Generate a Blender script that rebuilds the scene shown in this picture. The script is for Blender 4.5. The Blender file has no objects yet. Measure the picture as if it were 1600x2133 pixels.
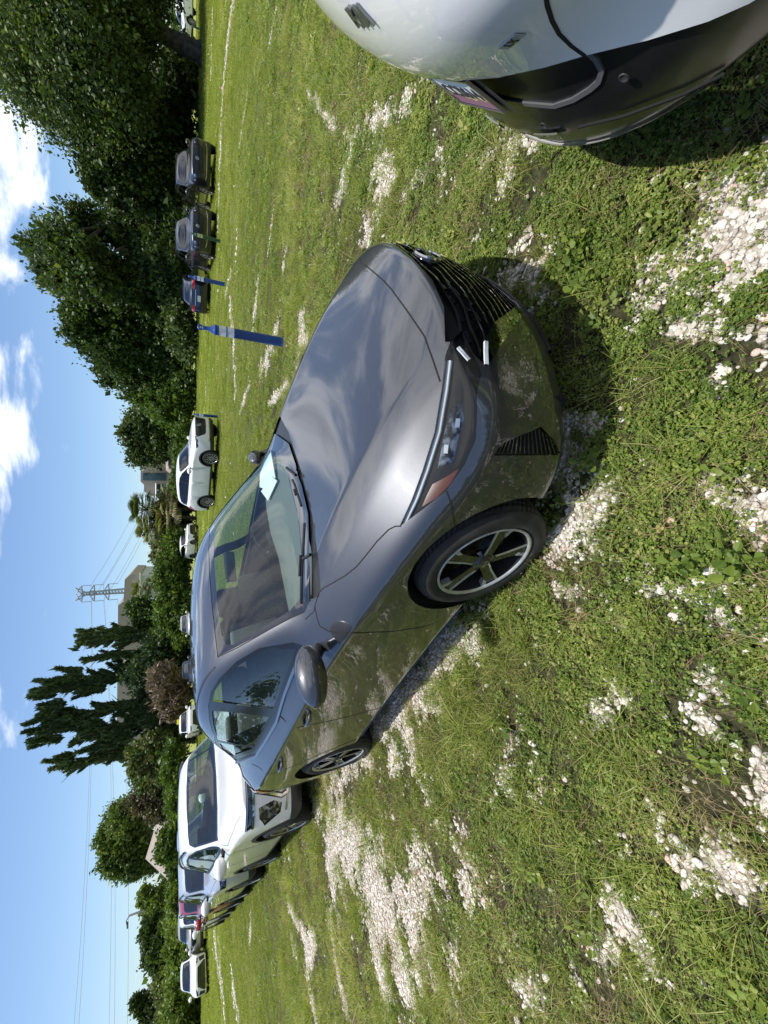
import bpy, bmesh, math, random
import numpy as np
from mathutils import Vector, Matrix
from mathutils.bvhtree import BVHTree
from mathutils.interpolate import poly_3d_calc

R = math.radians
SC = bpy.context.scene
COL = SC.collection

# ------------------------------------------------------------------ camera
# the phone was held on its side: the picture's left edge is the real "up"
F_PX, PITCH, CAM_H = 854.0, 0.4602, 1.546
cam_data = bpy.data.cameras.new('camera')
cam_data.sensor_width = 36.0
cam_data.sensor_fit = 'AUTO'
cam_data.lens = F_PX / 2133.0 * 36.0
cam_data.clip_start = 0.02
cam_data.clip_end = 3000.0
cam = bpy.data.objects.new('camera', cam_data)
COL.objects.link(cam)
_fw = Vector((0, math.cos(PITCH), -math.sin(PITCH)))
_up = Vector((0, math.sin(PITCH), math.cos(PITCH)))
_rt = Vector((1, 0, 0))
# local +Y = world right, local +X = world down, local -Z = forward
m = Matrix(((-_up.x, _rt.x, -_fw.x, 0), (-_up.y, _rt.y, -_fw.y, 0), (-_up.z, _rt.z, -_fw.z, CAM_H), (0, 0, 0, 1)))
cam.matrix_world = m
SC.camera = cam

# ------------------------------------------------------------------ light
SUN_EL, SUN_AZ_VEC = R(81.5), (-0.955, 0.295)     # the sun stands high, a little to the left
world = bpy.data.worlds.new("World")
SC.world = world
world.use_nodes = True
wn, wl = world.node_tree.nodes, world.node_tree.links
wn.clear()
def N(nt, typ, **kw):
    n = nt.nodes.new(typ)
    for k, v in kw.items():
        if k == 'i':
            for kk, vv in v.items():
                n.inputs[kk].default_value = vv
        else:
            setattr(n, k, v)
    return n
WT = world.node_tree
sky = N(WT, 'ShaderNodeTexSky')
sky.sky_type = 'NISHITA'
sky.sun_disc = False
sky.sun_elevation = SUN_EL
sky.sun_rotation = math.atan2(SUN_AZ_VEC[0], SUN_AZ_VEC[1])
sky.altitude = 0
sky.air_density = 1.0
sky.dust_density = 0.6
sky.ozone_density = 2.2
SKY_STR = 0.105
tc = N(WT, 'ShaderNodeTexCoord')
sep = N(WT, 'ShaderNodeSeparateXYZ')
wl.new(tc.outputs['Generated'], sep.inputs[0])
def M(nt, op, a, b=None, c=None, clamp=False):
    n = nt.nodes.new('ShaderNodeMath'); n.operation = op; n.use_clamp = clamp
    for k, v in enumerate((a, b, c)):
        if v is None: continue
        if isinstance(v, (int, float)): n.inputs[k].default_value = v
        else: nt.links.new(v, n.inputs[k])
    return n.outputs[0]
zc = M(WT, 'ADD', M(WT, 'MAXIMUM', sep.outputs[2], 0.0), 0.20)
cx = M(WT, 'DIVIDE', sep.outputs[0], zc)
cy = M(WT, 'DIVIDE', sep.outputs[1], zc)
cmb = N(WT, 'ShaderNodeCombineXYZ')
wl.new(cx, cmb.inputs[0]); wl.new(cy, cmb.inputs[1])
cmap = N(WT, 'ShaderNodeMapping')
cmap.inputs['Location'].default_value = (3.1, 1.7, 0.4)
cmap.inputs['Scale'].default_value = (0.85, 1.15, 1)
wl.new(cmb.outputs[0], cmap.inputs[0])
cn = N(WT, 'ShaderNodeTexNoise', i={'Scale': 2.0, 'Detail': 10.0, 'Roughness': 0.57, 'Distortion': 0.3})
wl.new(cmap.outputs[0], cn.inputs['Vector'])
# more cloud high up and to the right, none low on the left
az = M(WT, 'MULTIPLY', M(WT, 'ADD', sep.outputs[0], -0.12), 0.20)
el = M(WT, 'MULTIPLY', M(WT, 'SUBTRACT', M(WT, 'MINIMUM', sep.outputs[2], 0.75), 0.36), 0.12)
low = M(WT, 'MULTIPLY', M(WT, 'MAXIMUM', M(WT, 'SUBTRACT', 0.225, sep.outputs[2]), 0.0), -3.2)
bias = M(WT, 'ADD', M(WT, 'ADD', az, el), low)
dens = M(WT, 'ADD', cn.outputs['Fac'], bias)
cr = N(WT, 'ShaderNodeMapRange', interpolation_type='SMOOTHSTEP')
cr.inputs['From Min'].default_value = 0.485; cr.inputs['From Max'].default_value = 0.66
wl.new(dens, cr.inputs['Value'])
core = N(WT, 'ShaderNodeMapRange')
core.inputs['From Min'].default_value = 0.60; core.inputs['From Max'].default_value = 0.80
core.inputs['To Min'].default_value = 1.0; core.inputs['To Max'].default_value = 0.30
wl.new(dens, core.inputs['Value'])
ccol = N(WT, 'ShaderNodeMix', data_type='RGBA', blend_type='MULTIPLY')
ccol.inputs['Factor'].default_value = 1.0
ccol.inputs[6].default_value = (11.5, 11.5, 11.7, 1)
wl.new(core.outputs[0], ccol.inputs[7])
# a touch more blue than the bare sky model
tint = N(WT, 'ShaderNodeMix', data_type='RGBA', blend_type='MULTIPLY')
tint.inputs['Factor'].default_value = 1.0
tint.inputs[7].default_value = (0.92, 1.0, 1.10, 1)
wl.new(sky.outputs[0], tint.inputs[6])
cmix = N(WT, 'ShaderNodeMix', data_type='RGBA')
cfac = M(WT, 'MULTIPLY', cr.outputs[0], 0.86)
wl.new(cfac, cmix.inputs['Factor'])
wl.new(tint.outputs[2], cmix.inputs[6]); wl.new(ccol.outputs[2], cmix.inputs[7])
bg = N(WT, 'ShaderNodeBackground', i={'Strength': SKY_STR})
wl.new(cmix.outputs[2], bg.inputs[0])
wo = N(WT, 'ShaderNodeOutputWorld')
wl.new(bg.outputs[0], wo.inputs[0])

sun_data = bpy.data.lights.new('sun', 'SUN')
sun_data.energy = 4.2
sun_data.angle = R(0.53)
sun_data.color = (1.0, 0.96, 0.89)
sun = bpy.data.objects.new('sun', sun_data)
_sd = Vector((SUN_AZ_VEC[0] * math.cos(SUN_EL), SUN_AZ_VEC[1] * math.cos(SUN_EL), math.sin(SUN_EL)))
sun.rotation_euler = _sd.to_track_quat('Z', 'Y').to_euler()
sun.location = (0, 0, 60)
COL.objects.link(sun)
SC.view_settings.view_transform = 'Standard'
SC.view_settings.look = 'None'
SC.view_settings.exposure = 0.48
SC.view_settings.gamma = 1.0
SC.cycles.max_bounces = 10
SC.cycles.transparent_max_bounces = 16
SC.cycles.caustics_reflective = False
SC.cycles.caustics_refractive = False
SC.cycles.use_denoising = True

# ------------------------------------------------------------------ helpers
def principled(name, col, rough=0.5, metal=0.0, coat=0.0, coat_r=0.03, spec=0.5, **kw):
    mt = bpy.data.materials.new(name); mt.use_nodes = True
    b = mt.node_tree.nodes['Principled BSDF']
    b.inputs['Base Color'].default_value = (*col, 1)
    b.inputs['Roughness'].default_value = rough
    b.inputs['Metallic'].default_value = metal
    b.inputs['Coat Weight'].default_value = coat
    b.inputs['Coat Roughness'].default_value = coat_r
    b.inputs['Specular IOR Level'].default_value = spec
    for k, v in kw.items(): b.inputs[k.replace('_', ' ')].default_value = v
    return mt
def noisy(mt, scale, c1, c2, coord='Object', detail=5, bump=0.0, bscale=None, lo=.35, hi=.65, dist=0.01):
    nt = mt.node_tree; b = nt.nodes['Principled BSDF']
    t = N(nt, 'ShaderNodeTexCoord')
    n = N(nt, 'ShaderNodeTexNoise', i={'Scale': scale, 'Detail': detail, 'Roughness': 0.6})
    nt.links.new(t.outputs[coord], n.inputs['Vector'])
    r = N(nt, 'ShaderNodeMapRange'); r.inputs['From Min'].default_value = lo; r.inputs['From Max'].default_value = hi
    nt.links.new(n.outputs['Fac'], r.inputs['Value'])
    mx = N(nt, 'ShaderNodeMix', data_type='RGBA')
    mx.inputs[6].default_value = (*c1, 1); mx.inputs[7].default_value = (*c2, 1)
    nt.links.new(r.outputs[0], mx.inputs['Factor']); nt.links.new(mx.outputs[2], b.inputs['Base Color'])
    if bump:
        n2 = N(nt, 'ShaderNodeTexNoise', i={'Scale': bscale or scale * 4, 'Detail': 4})
        nt.links.new(t.outputs[coord], n2.inputs['Vector'])
        bp = N(nt, 'ShaderNodeBump', i={'Strength': bump, 'Distance': dist})
        nt.links.new(n2.outputs['Fac'], bp.inputs['Height']); nt.links.new(bp.outputs[0], b.inputs['Normal'])
    return mt
def glass(name, tint=(0.62, 0.78, 0.70), gcol=(1, 1, 1), ior=1.6, rough=0.0):
    mt = bpy.data.materials.new(name); mt.use_nodes = True
    nt = mt.node_tree; nt.nodes.clear()
    fr = N(nt, 'ShaderNodeFresnel', i={'IOR': ior})
    ge = N(nt, 'ShaderNodeNewGeometry')      # a single sheet: reflect the same from both sides
    nt.links.new(M(nt, 'ADD', ior, M(nt, 'MULTIPLY', ge.outputs['Backfacing'], 1 / ior - ior)), fr.inputs[0])
    tr = N(nt, 'ShaderNodeBsdfTransparent'); tr.inputs[0].default_value = (*tint, 1)
    gl = N(nt, 'ShaderNodeBsdfGlossy', i={'Roughness': rough}); gl.inputs[0].default_value = (*gcol, 1)
    mx = N(nt, 'ShaderNodeMixShader'); o = N(nt, 'ShaderNodeOutputMaterial')
    nt.links.new(fr.outputs[0], mx.inputs[0]); nt.links.new(tr.outputs[0], mx.inputs[1])
    nt.links.new(gl.outputs[0], mx.inputs[2]); nt.links.new(mx.outputs[0], o.inputs[0])
    return mt
def paint(name, col, metal=0.6, rough=0.38, flake=0.0):
    mt = principled(name, col, rough, metal, 1.0, 0.02)
    if flake:
        nt = mt.node_tree; b = nt.nodes['Principled BSDF']
        t = N(nt, 'ShaderNodeTexCoord')
        v = N(nt, 'ShaderNodeTexVoronoi', i={'Scale': 900.0})
        nt.links.new(t.outputs['Object'], v.inputs['Vector'])
        hs = N(nt, 'ShaderNodeMix', data_type='RGBA')
        hs.inputs[6].default_value = (*[c * (1 - flake) for c in col], 1); hs.inputs[7].default_value = (*[c * (1 + flake) for c in col], 1)
        s = N(nt, 'ShaderNodeSeparateColor'); nt.links.new(v.outputs['Color'], s.inputs[0])
        nt.links.new(s.outputs[0], hs.inputs['Factor'])
        # road dust thrown up on the lower body
        sx = N(nt, 'ShaderNodeSeparateXYZ'); nt.links.new(t.outputs['Object'], sx.inputs[0])
        zr = N(nt, 'ShaderNodeMapRange'); zr.inputs['From Min'].default_value = .50; zr.inputs['From Max'].default_value = .16; nt.links.new(sx.outputs[2], zr.inputs['Value'])
        dn = N(nt, 'ShaderNodeTexNoise', i={'Scale': 14.0, 'Detail': 8.0, 'Roughness': .75}); nt.links.new(t.outputs['Object'], dn.inputs['Vector'])
        dm = M(nt, 'MULTIPLY', M(nt, 'MULTIPLY', zr.outputs[0], zr.outputs[0]), M(nt, 'MULTIPLY', M(nt, 'SUBTRACT', dn.outputs['Fac'], .38, None, True), 2.6), None, True)
        dmx = N(nt, 'ShaderNodeMix', data_type='RGBA'); dmx.inputs[7].default_value = (.20, .17, .13, 1)
        nt.links.new(dm, dmx.inputs['Factor']); nt.links.new(hs.outputs[2], dmx.inputs[6]); nt.links.new(dmx.outputs[2], b.inputs['Base Color'])
        nt.links.new(M(nt, 'SUBTRACT', 1.0, M(nt, 'MULTIPLY', dm, .8)), b.inputs['Coat Weight'])
        # thin film of dust, more on some places
        n = N(nt, 'ShaderNodeTexNoise', i={'Scale': 3.0, 'Detail': 6.0, 'Roughness': .7})
        nt.links.new(t.outputs['Object'], n.inputs['Vector'])
        rr = N(nt, 'ShaderNodeMapRange'); rr.inputs['From Min'].default_value = .3; rr.inputs['From Max'].default_value = .75
        rr.inputs['To Min'].default_value = .004; rr.inputs['To Max'].default_value = .022
        nt.links.new(n.outputs['Fac'], rr.inputs['Value']); nt.links.new(rr.outputs[0], b.inputs['Coat Roughness'])
    return mt
def mesh_obj(name, V, Fc, mat, parent=None, smooth=False, mats=None, midx=None):
    me = bpy.data.meshes.new(name)
    me.from_pydata([tuple(map(float, v)) for v in V], [], [tuple(map(int, f)) for f in Fc])
    for x in (mats or [mat]): me.materials.append(x)
    if midx is not None: me.polygons.foreach_set('material_index', midx)
    if smooth: me.polygons.foreach_set('use_smooth', [True] * len(me.polygons))
    me.update()
    o = bpy.data.objects.new(name, me); COL.objects.link(o)
    if parent is not None: o.parent = parent
    return o
def bm_obj(name, bm, mat, parent=None, smooth=False, auto=None):
    me = bpy.data.meshes.new(name); bm.to_mesh(me); bm.free()
    for x in (mat if isinstance(mat, list) else [mat]): me.materials.append(x)
    if smooth or auto: me.polygons.foreach_set('use_smooth', [True] * len(me.polygons))
    if auto: me.set_sharp_from_angle(angle=R(auto))
    o = bpy.data.objects.new(name, me); COL.objects.link(o)
    if parent is not None: o.parent = parent
    return o
def thing(name, label, cat, loc=(0, 0, 0), rz=0, group=None):
    o = bpy.data.objects.new(name, None); COL.objects.link(o)
    o.empty_display_size = 0.2
    o.location = loc; o.rotation_euler = (0, 0, rz)
    o['label'] = label; o['category'] = cat
    if group: o['group'] = group
    return o
def tag(o, label, cat, group=None):
    o['label'] = label; o['category'] = cat
    if group: o['group'] = group
    return o
def copy_tree(o, parent=None):
    c = o.copy(); COL.objects.link(c); c.parent = parent
    for ch in list(o.children): copy_tree(ch, c)
    return c
def add_box(bm, c, s, rot=None, bevel=0.0, seg=2):
    r = bmesh.ops.create_cube(bm, size=1.0)
    vs = r['verts']
    bmesh.ops.scale(bm, vec=s, verts=vs)
    if bevel:
        es = list({e for v in vs for e in v.link_edges})
        rb = bmesh.ops.bevel(bm, geom=es, offset=bevel, segments=seg, affect='EDGES', profile=0.5)
        vs = list({v for f in rb['faces'] for v in f.verts} | {v for v in vs if v.is_valid})
    if rot is not None: bmesh.ops.rotate(bm, cent=(0, 0, 0), matrix=rot, verts=vs)
    bmesh.ops.translate(bm, vec=c, verts=vs)
    return vs
def tube_geo(pts, radii, n=8, caps=True):
    pts = [Vector(p) for p in pts]
    if isinstance(radii, (int, float)): radii = [radii] * len(pts)
    V, Fc = [], []
    up = Vector((0, 0, 1))
    pv = None
    for i, p in enumerate(pts):
        a = pts[max(i - 1, 0)]; b = pts[min(i + 1, len(pts) - 1)]
        d = (b - a)
        if d.length < 1e-9: d = Vector((0, 0, 1))
        d.normalize()
        if pv is None:
            u = d.cross(up)
            if u.length < 1e-3: u = d.cross(Vector((1, 0, 0)))
            u.normalize()
        else:
            u = pv - d * pv.dot(d); u.normalize()
        pv = u
        w = d.cross(u)
        for k in range(n):
            t = 2 * math.pi * k / n
            V.append(p + (u * math.cos(t) + w * math.sin(t)) * radii[i])
    for i in range(len(pts) - 1):
        for k in range(n):
            a = i * n + k; b = i * n + (k + 1) % n
            Fc.append((a, b, b + n, a + n))
    if caps:
        Fc.append(tuple(range(n - 1, -1, -1))); Fc.append(tuple((len(pts) - 1) * n + k for k in range(n)))
    return V, Fc
def tube(name, pts, radii, mat, parent=None, n=8):
    V, Fc = tube_geo(pts, radii, n)
    return mesh_obj(name, V, Fc, mat, parent, smooth=True)
class MB:
    def __init__(s): s.V = []; s.F = []
    def add(s, V, Fc):
        b = len(s.V); s.V += [tuple(v) for v in V]; s.F += [tuple(i + b for i in f) for f in Fc]
        return s
    def tube(s, pts, r, n=6): return s.add(*tube_geo(pts, r, n))
    def box(s, c, d, M3=None):
        V = [Vector((x * d[0] / 2, y * d[1] / 2, z * d[2] / 2)) for z in (-1, 1) for y in (-1, 1) for x in (-1, 1)]
        if M3 is not None: V = [M3 @ v for v in V]
        V = [v + Vector(c) for v in V]
        return s.add(V, [(0, 2, 3, 1), (4, 5, 7, 6), (0, 1, 5, 4), (2, 6, 7, 3), (0, 4, 6, 2), (1, 3, 7, 5)])
    def lathe(s, prof, c=(0, 0, 0), n=24, axis='z'):
        V = []
        for r, h in prof:
            for k in range(n):
                t = 2 * math.pi * k / n
                x, y = r * math.cos(t), r * math.sin(t)
                V.append((c[0] + x, c[1] + y, c[2] + h) if axis == 'z' else (c[0] + x, c[1] + h, c[2] + y))
        Fc = []
        for i in range(len(prof) - 1):
            for k in range(n):
                a = i * n + k; b = i * n + (k + 1) % n
                Fc.append((a, b, b + n, a + n) if axis == 'z' else (b, a, a + n, b + n))
        return s.add(V, Fc)
    def build(s, name, mat, parent=None, smooth=False): return mesh_obj(name, s.V, s.F, mat, parent, smooth)

# value noise on numpy arrays
def _h(ix, iy, seed):
    n = (ix.astype(np.int64) * 374761393 + iy.astype(np.int64) * 668265263 + seed * 974711) & 0x7fffffff
    n = ((n ^ (n >> 13)) * 1274126177) & 0x7fffffff
    return ((n ^ (n >> 16)) & 0xffff) / 65535.0
def vnoise(x, y, seed=0):
    ix, iy = np.floor(x), np.floor(y); fx, fy = x - ix, y - iy
    fx = fx * fx * (3 - 2 * fx); fy = fy * fy * (3 - 2 * fy)
    a, b = _h(ix, iy, seed), _h(ix + 1, iy, seed); c, d = _h(ix, iy + 1, seed), _h(ix + 1, iy + 1, seed)
    return (a * (1 - fx) + b * fx) * (1 - fy) + (c * (1 - fx) + d * fx) * fy
def fbm(x, y, seed=0, o=4):
    s = 0; a = 0.5; t = 0
    for k in range(o):
        s = s + a * vnoise(x * 2 ** k, y * 2 ** k, seed + k * 17); t += a; a *= 0.55
    return s / t
def px_ray(x, y):
    u = (2133 - y) - 1066.5; v = x - 800.0
    return np.array([u / F_PX, math.cos(PITCH) - v / F_PX * math.sin(PITCH), -math.sin(PITCH) - v / F_PX * math.cos(PITCH)])
def at_ground(x, y, z=0.0):
    d = px_ray(x, y); t = (z - CAM_H) / d[2]
    return np.array([d[0] * t, d[1] * t])
def to_px(X, Y, Z):
    d = Y * math.cos(PITCH) - (Z - CAM_H) * math.sin(PITCH); up = Y * math.sin(PITCH) + (Z - CAM_H) * math.cos(PITCH)
    d = np.maximum(d, 1e-3)
    return 800 - F_PX * up / d, 1066.5 - F_PX * X / d      # photo x, photo y
# ------------------------------------------------------------------ car bodies
def lerp(a, b, t): return a + (b - a) * t
class CarBody:
    """One smooth body shell, cut along window, lamp and grille outlines into separate panels."""
    def __init__(s, sp, levels=3):
        st = sp['st']; nst = len(st); NJ = 6; NL = 5
        key = {}; V = []
        def vid(k, p):
            if k not in key: key[k] = len(V); V.append(tuple(p))
            return key[k]
        def top(k, j):
            c, r, b, sh = st[k]
            if j == 0: return (c[0], 0, c[1])
            if j in (1, 2):
                f = (0.10, 0.42)[j - 1]; yf = (0.37, 0.73)[j - 1]
                return (lerp(c[0], r[0], f), r[1] * yf, lerp(c[1], r[2], f))
            if j == 3: return r
            if j == 4:
                bg = sp.get('bulge', .018)
                q = [lerp(r[i], b[i], .5) for i in range(3)]; q[1] += bg; q[2] += bg * .3
                return q
            if j == 5: return b
            return sh
        def side(k, i):
            if i == 5: return st[k][3]
            x, y5, z5 = st[k][3]
            w = sp['w'](x)
            z0 = sp['z0'](x)
            zs = (z0, z0 + .07, z0 + (z5 - z0) * .36, z0 + (z5 - z0) * .62, z0 + (z5 - z0) * .86)
            off = sp.get('off', (-.09, -.03, -.008, 0.0, -.006))
            y = w + off[i]
            if k == 0: x, y = sp['fc'][i]
            if k == nst - 1: x, y = sp['rc'][i]
            return (x, y, zs[i])
        def face_band(which, j, i):
            k = 0 if which == 'f' else nst - 1
            prof = sp['fp'] if which == 'f' else sp['rp']       # centre (x,z) for levels 0..4
            T = top(k, j)
            if i == 5: return T
            Cn = side(k, i); t = T[1] / st[k][3][1]
            g = 1 - t ** sp.get('pw', 2.6)
            return (lerp(Cn[0], prof[i][0], g), Cn[1] * t, lerp(Cn[2], prof[i][1], g))
        def K(kind, a, b):
            if kind == 't':
                k, j = a, b
                if j == 6: return ('s', k, 5)
                if k == 0: return ('f', j, 5)
                if k == nst - 1: return ('r', j, 5)
                return ('t', k, j)
            if kind == 'f' and a == 6: return ('s', 0, b)
            if kind == 'r' and a == 6: return ('s', nst - 1, b)
            return (kind, a, b)
        Fc = []
        cre = {}
        for sgn in (1, -1):
            def vv(kk, p):
                onc = abs(p[1]) < 1e-9
                q = (p[0], p[1] * sgn, p[2])
                return vid((kk, 1 if onc else sgn), q)
            def quad(q): Fc.append(q if sgn == 1 else q[::-1])
            for k in range(nst - 1):
                for j in range(NJ):
                    quad([vv(K('t', a, b), top(a, b)) for a, b in ((k, j), (k, j + 1), (k + 1, j + 1), (k + 1, j))])
                for i in range(NL):
                    quad([vv(K('s', a, b), side(a, b)) for a, b in ((k, i), (k + 1, i), (k + 1, i + 1), (k, i + 1))])
            for j in range(NJ):
                for i in range(NL):
                    quad([vv(K('f', a, b), face_band('f', a, b)) for a, b in ((j, i), (j + 1, i), (j + 1, i + 1), (j, i + 1))])
                    quad([vv(K('r', a, b), face_band('r', a, b)) for a, b in ((j, i + 1), (j + 1, i + 1), (j + 1, i), (j, i))])
            def E_(k1, p1, k2, p2, c): cre[frozenset((vv(k1, p1), vv(k2, p2)))] = c
            for (kind, a, b, a2, b2, c) in sp.get('crease', []):
                fn = {'t': top, 's': side, 'f': lambda x, y: face_band('f', x, y), 'r': lambda x, y: face_band('r', x, y)}[kind]
                E_(K(kind, a, b), fn(a, b), K(kind, a2, b2), fn(a2, b2), c)
        bm = bmesh.new()
        vs = [bm.verts.new(v) for v in V]
        bm.verts.ensure_lookup_table()
        cl = bm.edges.layers.float.new('crease_edge')
        for f in Fc:
            try: bm.faces.new([vs[i] for i in f])
            except ValueError: pass
        bmesh.ops.recalc_face_normals(bm, faces=bm.faces)
        for e in bm.edges:
            c = cre.get(frozenset((e.verts[0].index, e.verts[1].index)))
            if c: e[cl] = c
        me = bpy.data.meshes.new('body_tmp'); bm.to_mesh(me); bm.free()
        ob = bpy.data.objects.new('body_tmp', me); COL.objects.link(ob)
        md = ob.modifiers.new('s', 'SUBSURF'); md.levels = levels; md.render_levels = levels
        dg = bpy.context.evaluated_depsgraph_get()
        ev = ob.evaluated_get(dg); m2 = ev.to_mesh()
        nv = len(m2.vertices)
        co = np.empty(nv * 3); m2.vertices.foreach_get('co', co); co = co.reshape(-1, 3)
        no = np.empty(nv * 3); m2.vertices.foreach_get('normal', no); no = no.reshape(-1, 3)
        polys = [tuple(p.vertices) for p in m2.polygons]
        ev.to_mesh_clear(); bpy.data.objects.remove(ob); bpy.data.meshes.remove(me)
        # normals must point out
        ctr = co.mean(0)
        if ((co - ctr) * no).sum() < 0: no = -no; polys = [p[::-1] for p in polys]
        s.co, s.no, s.polys = co, no, polys
        s.bvh = BVHTree.FromPolygons([Vector(c) for c in co], polys)
        s.vn = [Vector(n) for n in no]; s.vc = [Vector(c) for c in co]
        # the working half
        s.bm = bmesh.new()
        used = {}
        for p in polys:
            if co[list(p), 1].mean() > 1e-6:
                for i in p:
                    if i not in used: used[i] = s.bm.verts.new(co[i])
                s.bm.faces.new([used[i] for i in p])
        for v in s.bm.verts:
            if abs(v.co.y) < 1e-5: v.co.y = 0
        s.bm.normal_update()
        s.views = {}
    def normal(s, p):
        hit, n, fi, d = s.bvh.find_nearest(p)
        if fi is None: return Vector((0, 0, 1))
        pl = s.polys[fi]
        w = poly_3d_calc([s.vc[i] for i in pl], hit)
        r = Vector((0, 0, 0))
        for i, ww in zip(pl, w): r += s.vn[i] * ww
        return r.normalized() if r.length > 1e-6 else n
    # views: 2-D outline <-> rays
    def view(s, name, C=None, ray=None, px=None):
        if name == 'side': return (lambda p: (p.x, p.z), lambda a, b: (Vector((a[0], 0, a[1])), Vector((b[1] - a[1], 0, a[0] - b[0]))), lambda f: f.normal.y > .12, lambda q: (Vector((q[0], 3, q[1])), Vector((0, -1, 0))))
        if name == 'front': return (lambda p: (p.y, p.z), lambda a, b: (Vector((0, a[0], a[1])), Vector((0, b[1] - a[1], a[0] - b[0]))), lambda f: f.normal.x > .1 and f.calc_center_median().x > -.3, lambda q: (Vector((5, q[0], q[1])), Vector((-1, 0, 0))))
        if name == 'rear': return (lambda p: (p.y, p.z), lambda a, b: (Vector((0, a[0], a[1])), Vector((0, b[1] - a[1], a[0] - b[0]))), lambda f: f.normal.x < -.1 and f.calc_center_median().x < -1.8, lambda q: (Vector((-9, q[0], q[1])), Vector((1, 0, 0))))
        if name == 'top': return (lambda p: (p.x, p.y), lambda a, b: (Vector((a[0], a[1], 0)), Vector((b[1] - a[1], a[0] - b[0], 0))), lambda f: f.normal.z > .15, lambda q: (Vector((q[0], q[1], 4)), Vector((0, 0, -1))))
        return (px, lambda a, b: (C, ray(a).cross(ray(b))), lambda f: (f.calc_center_median() - C).dot(f.normal) < 0, lambda q: (C, ray(q).normalized()))
    def cut(s, poly, view, piece, only=None):
        pj, pl, facing, _ = view
        bm = s.bm
        X0 = min(p[0] for p in poly); X1 = max(p[0] for p in poly); Y0 = min(p[1] for p in poly); Y1 = max(p[1] for p in poly)
        def bb(f):
            q = [pj(v.co) for v in f.verts]
            return min(a[0] for a in q), max(a[0] for a in q), min(a[1] for a in q), max(a[1] for a in q)
        cand = []
        for f in bm.faces:
            if not facing(f) or (only and not only(f)): continue
            b = bb(f)
            if b[0] <= X1 and b[1] >= X0 and b[2] <= Y1 and b[3] >= Y0: cand.append(f)
        n = len(poly)
        for i in range(n):
            a, b = poly[i], poly[(i + 1) % n]
            if abs(a[0] - b[0]) + abs(a[1] - b[1]) < 1e-9: continue
            ax0, ax1 = min(a[0], b[0]), max(a[0], b[0]); ay0, ay1 = min(a[1], b[1]), max(a[1], b[1])
            sub = []
            for f in cand:
                q = bb(f)
                if q[0] <= ax1 and q[1] >= ax0 and q[2] <= ay1 and q[3] >= ay0: sub.append(f)
            if not sub: continue
            co, no = pl(a, b)
            if no.length < 1e-12: continue
            ss = set(sub)
            rest = [f for f in cand if f not in ss]
            geom = sub + list({e for f in sub for e in f.edges}) + list({v for f in sub for v in f.verts})
            r = bmesh.ops.bisect_plane(bm, geom=geom, dist=2e-5, plane_co=co, plane_no=no.normalized())
            new = {g for g in r['geom'] if isinstance(g, bmesh.types.BMFace)}
            new |= {f for f in sub if f.is_valid}
            cand = rest + list(new)
        cnt = 0
        for f in cand:
            if not f.is_valid: continue
            c = pj(f.calc_center_median())
            ins = False; j = n - 1
            for i in range(n):
                yi, yj = poly[i][1], poly[j][1]
                if (yi > c[1]) != (yj > c[1]) and c[0] < (poly[j][0] - poly[i][0]) * (c[1] - yi) / (yj - yi) + poly[i][0]: ins = not ins
                j = i
            if ins: f.material_index = piece; cnt += 1
        return cnt
    def piece(s, ids, off=0.0, sides=(1, -1), exact=True, thick=0.0):
        """Return V, F, N of the panels with these ids, pushed in by off (metres)."""
        V, Fc, Nn, MI = [], [], [], []
        cache = {}
        for f in s.bm.faces:
            if f.material_index not in ids: continue
            for sg in sides:
                idx = []
                for v in f.verts:
                    onc = abs(v.co.y) < 1e-5 and len(sides) == 2
                    kk = (v.index if v.index >= 0 else id(v), 1 if onc else sg)
                    if kk not in cache:
                        nn = s.normal(v.co)
                        if onc: nn = Vector((nn.x, 0, nn.z)).normalized()
                        p = v.co - nn * off
                        cache[kk] = len(V); V.append((p.x, p.y * sg, p.z)); Nn.append((nn.x, nn.y * sg, nn.z))
                    idx.append(cache[kk])
                Fc.append(idx if sg == 1 else idx[::-1]); MI.append(f.material_index)
        return V, Fc, Nn, MI
    def panel(s, name, ids, mat, parent, off=0.0, sides=(1, -1), idmats=None):
        s.bm.verts.index_update()
        V, Fc, Nn, MI = s.piece(ids, off, sides)
        if not Fc: print('EMPTY PANEL', name); return None
        mats, mi = [mat], None
        if idmats:
            mats = [mat] + list(idmats.values()); ks = list(idmats.keys())
            mi = [ks.index(x) + 1 if x in ks else 0 for x in MI]
        o = mesh_obj(name, V, Fc, mat, parent, smooth=True, mats=mats, midx=mi)
        o.data.normals_split_custom_set_from_vertices(Nn)
        return o
    def project(s, q, view):
        o, d = view[3](q)
        hit = s.bvh.ray_cast(o, d)
        if hit[0] is None: return None, None
        return hit[0], s.normal(hit[0])
    def path(s, pts, view, closed=False, step=None):
        out = []
        P = list(pts) + ([pts[0]] if closed else [])
        for i in range(len(P) - 1):
            a, b = P[i], P[i + 1]
            L = math.hypot(b[0] - a[0], b[1] - a[1]); n = max(1, int(math.ceil(L / (step or L or 1))))
            for k in range(n):
                q = (lerp(a[0], b[0], k / n), lerp(a[1], b[1], k / n))
                h, nn = s.project(q, view)
                if h is not None and h.y > -.002: out.append((h, nn))
        if not closed:
            h, nn = s.project(P[-1], view)
            if h is not None and h.y > -.002: out.append((h, nn))
        return out
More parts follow.
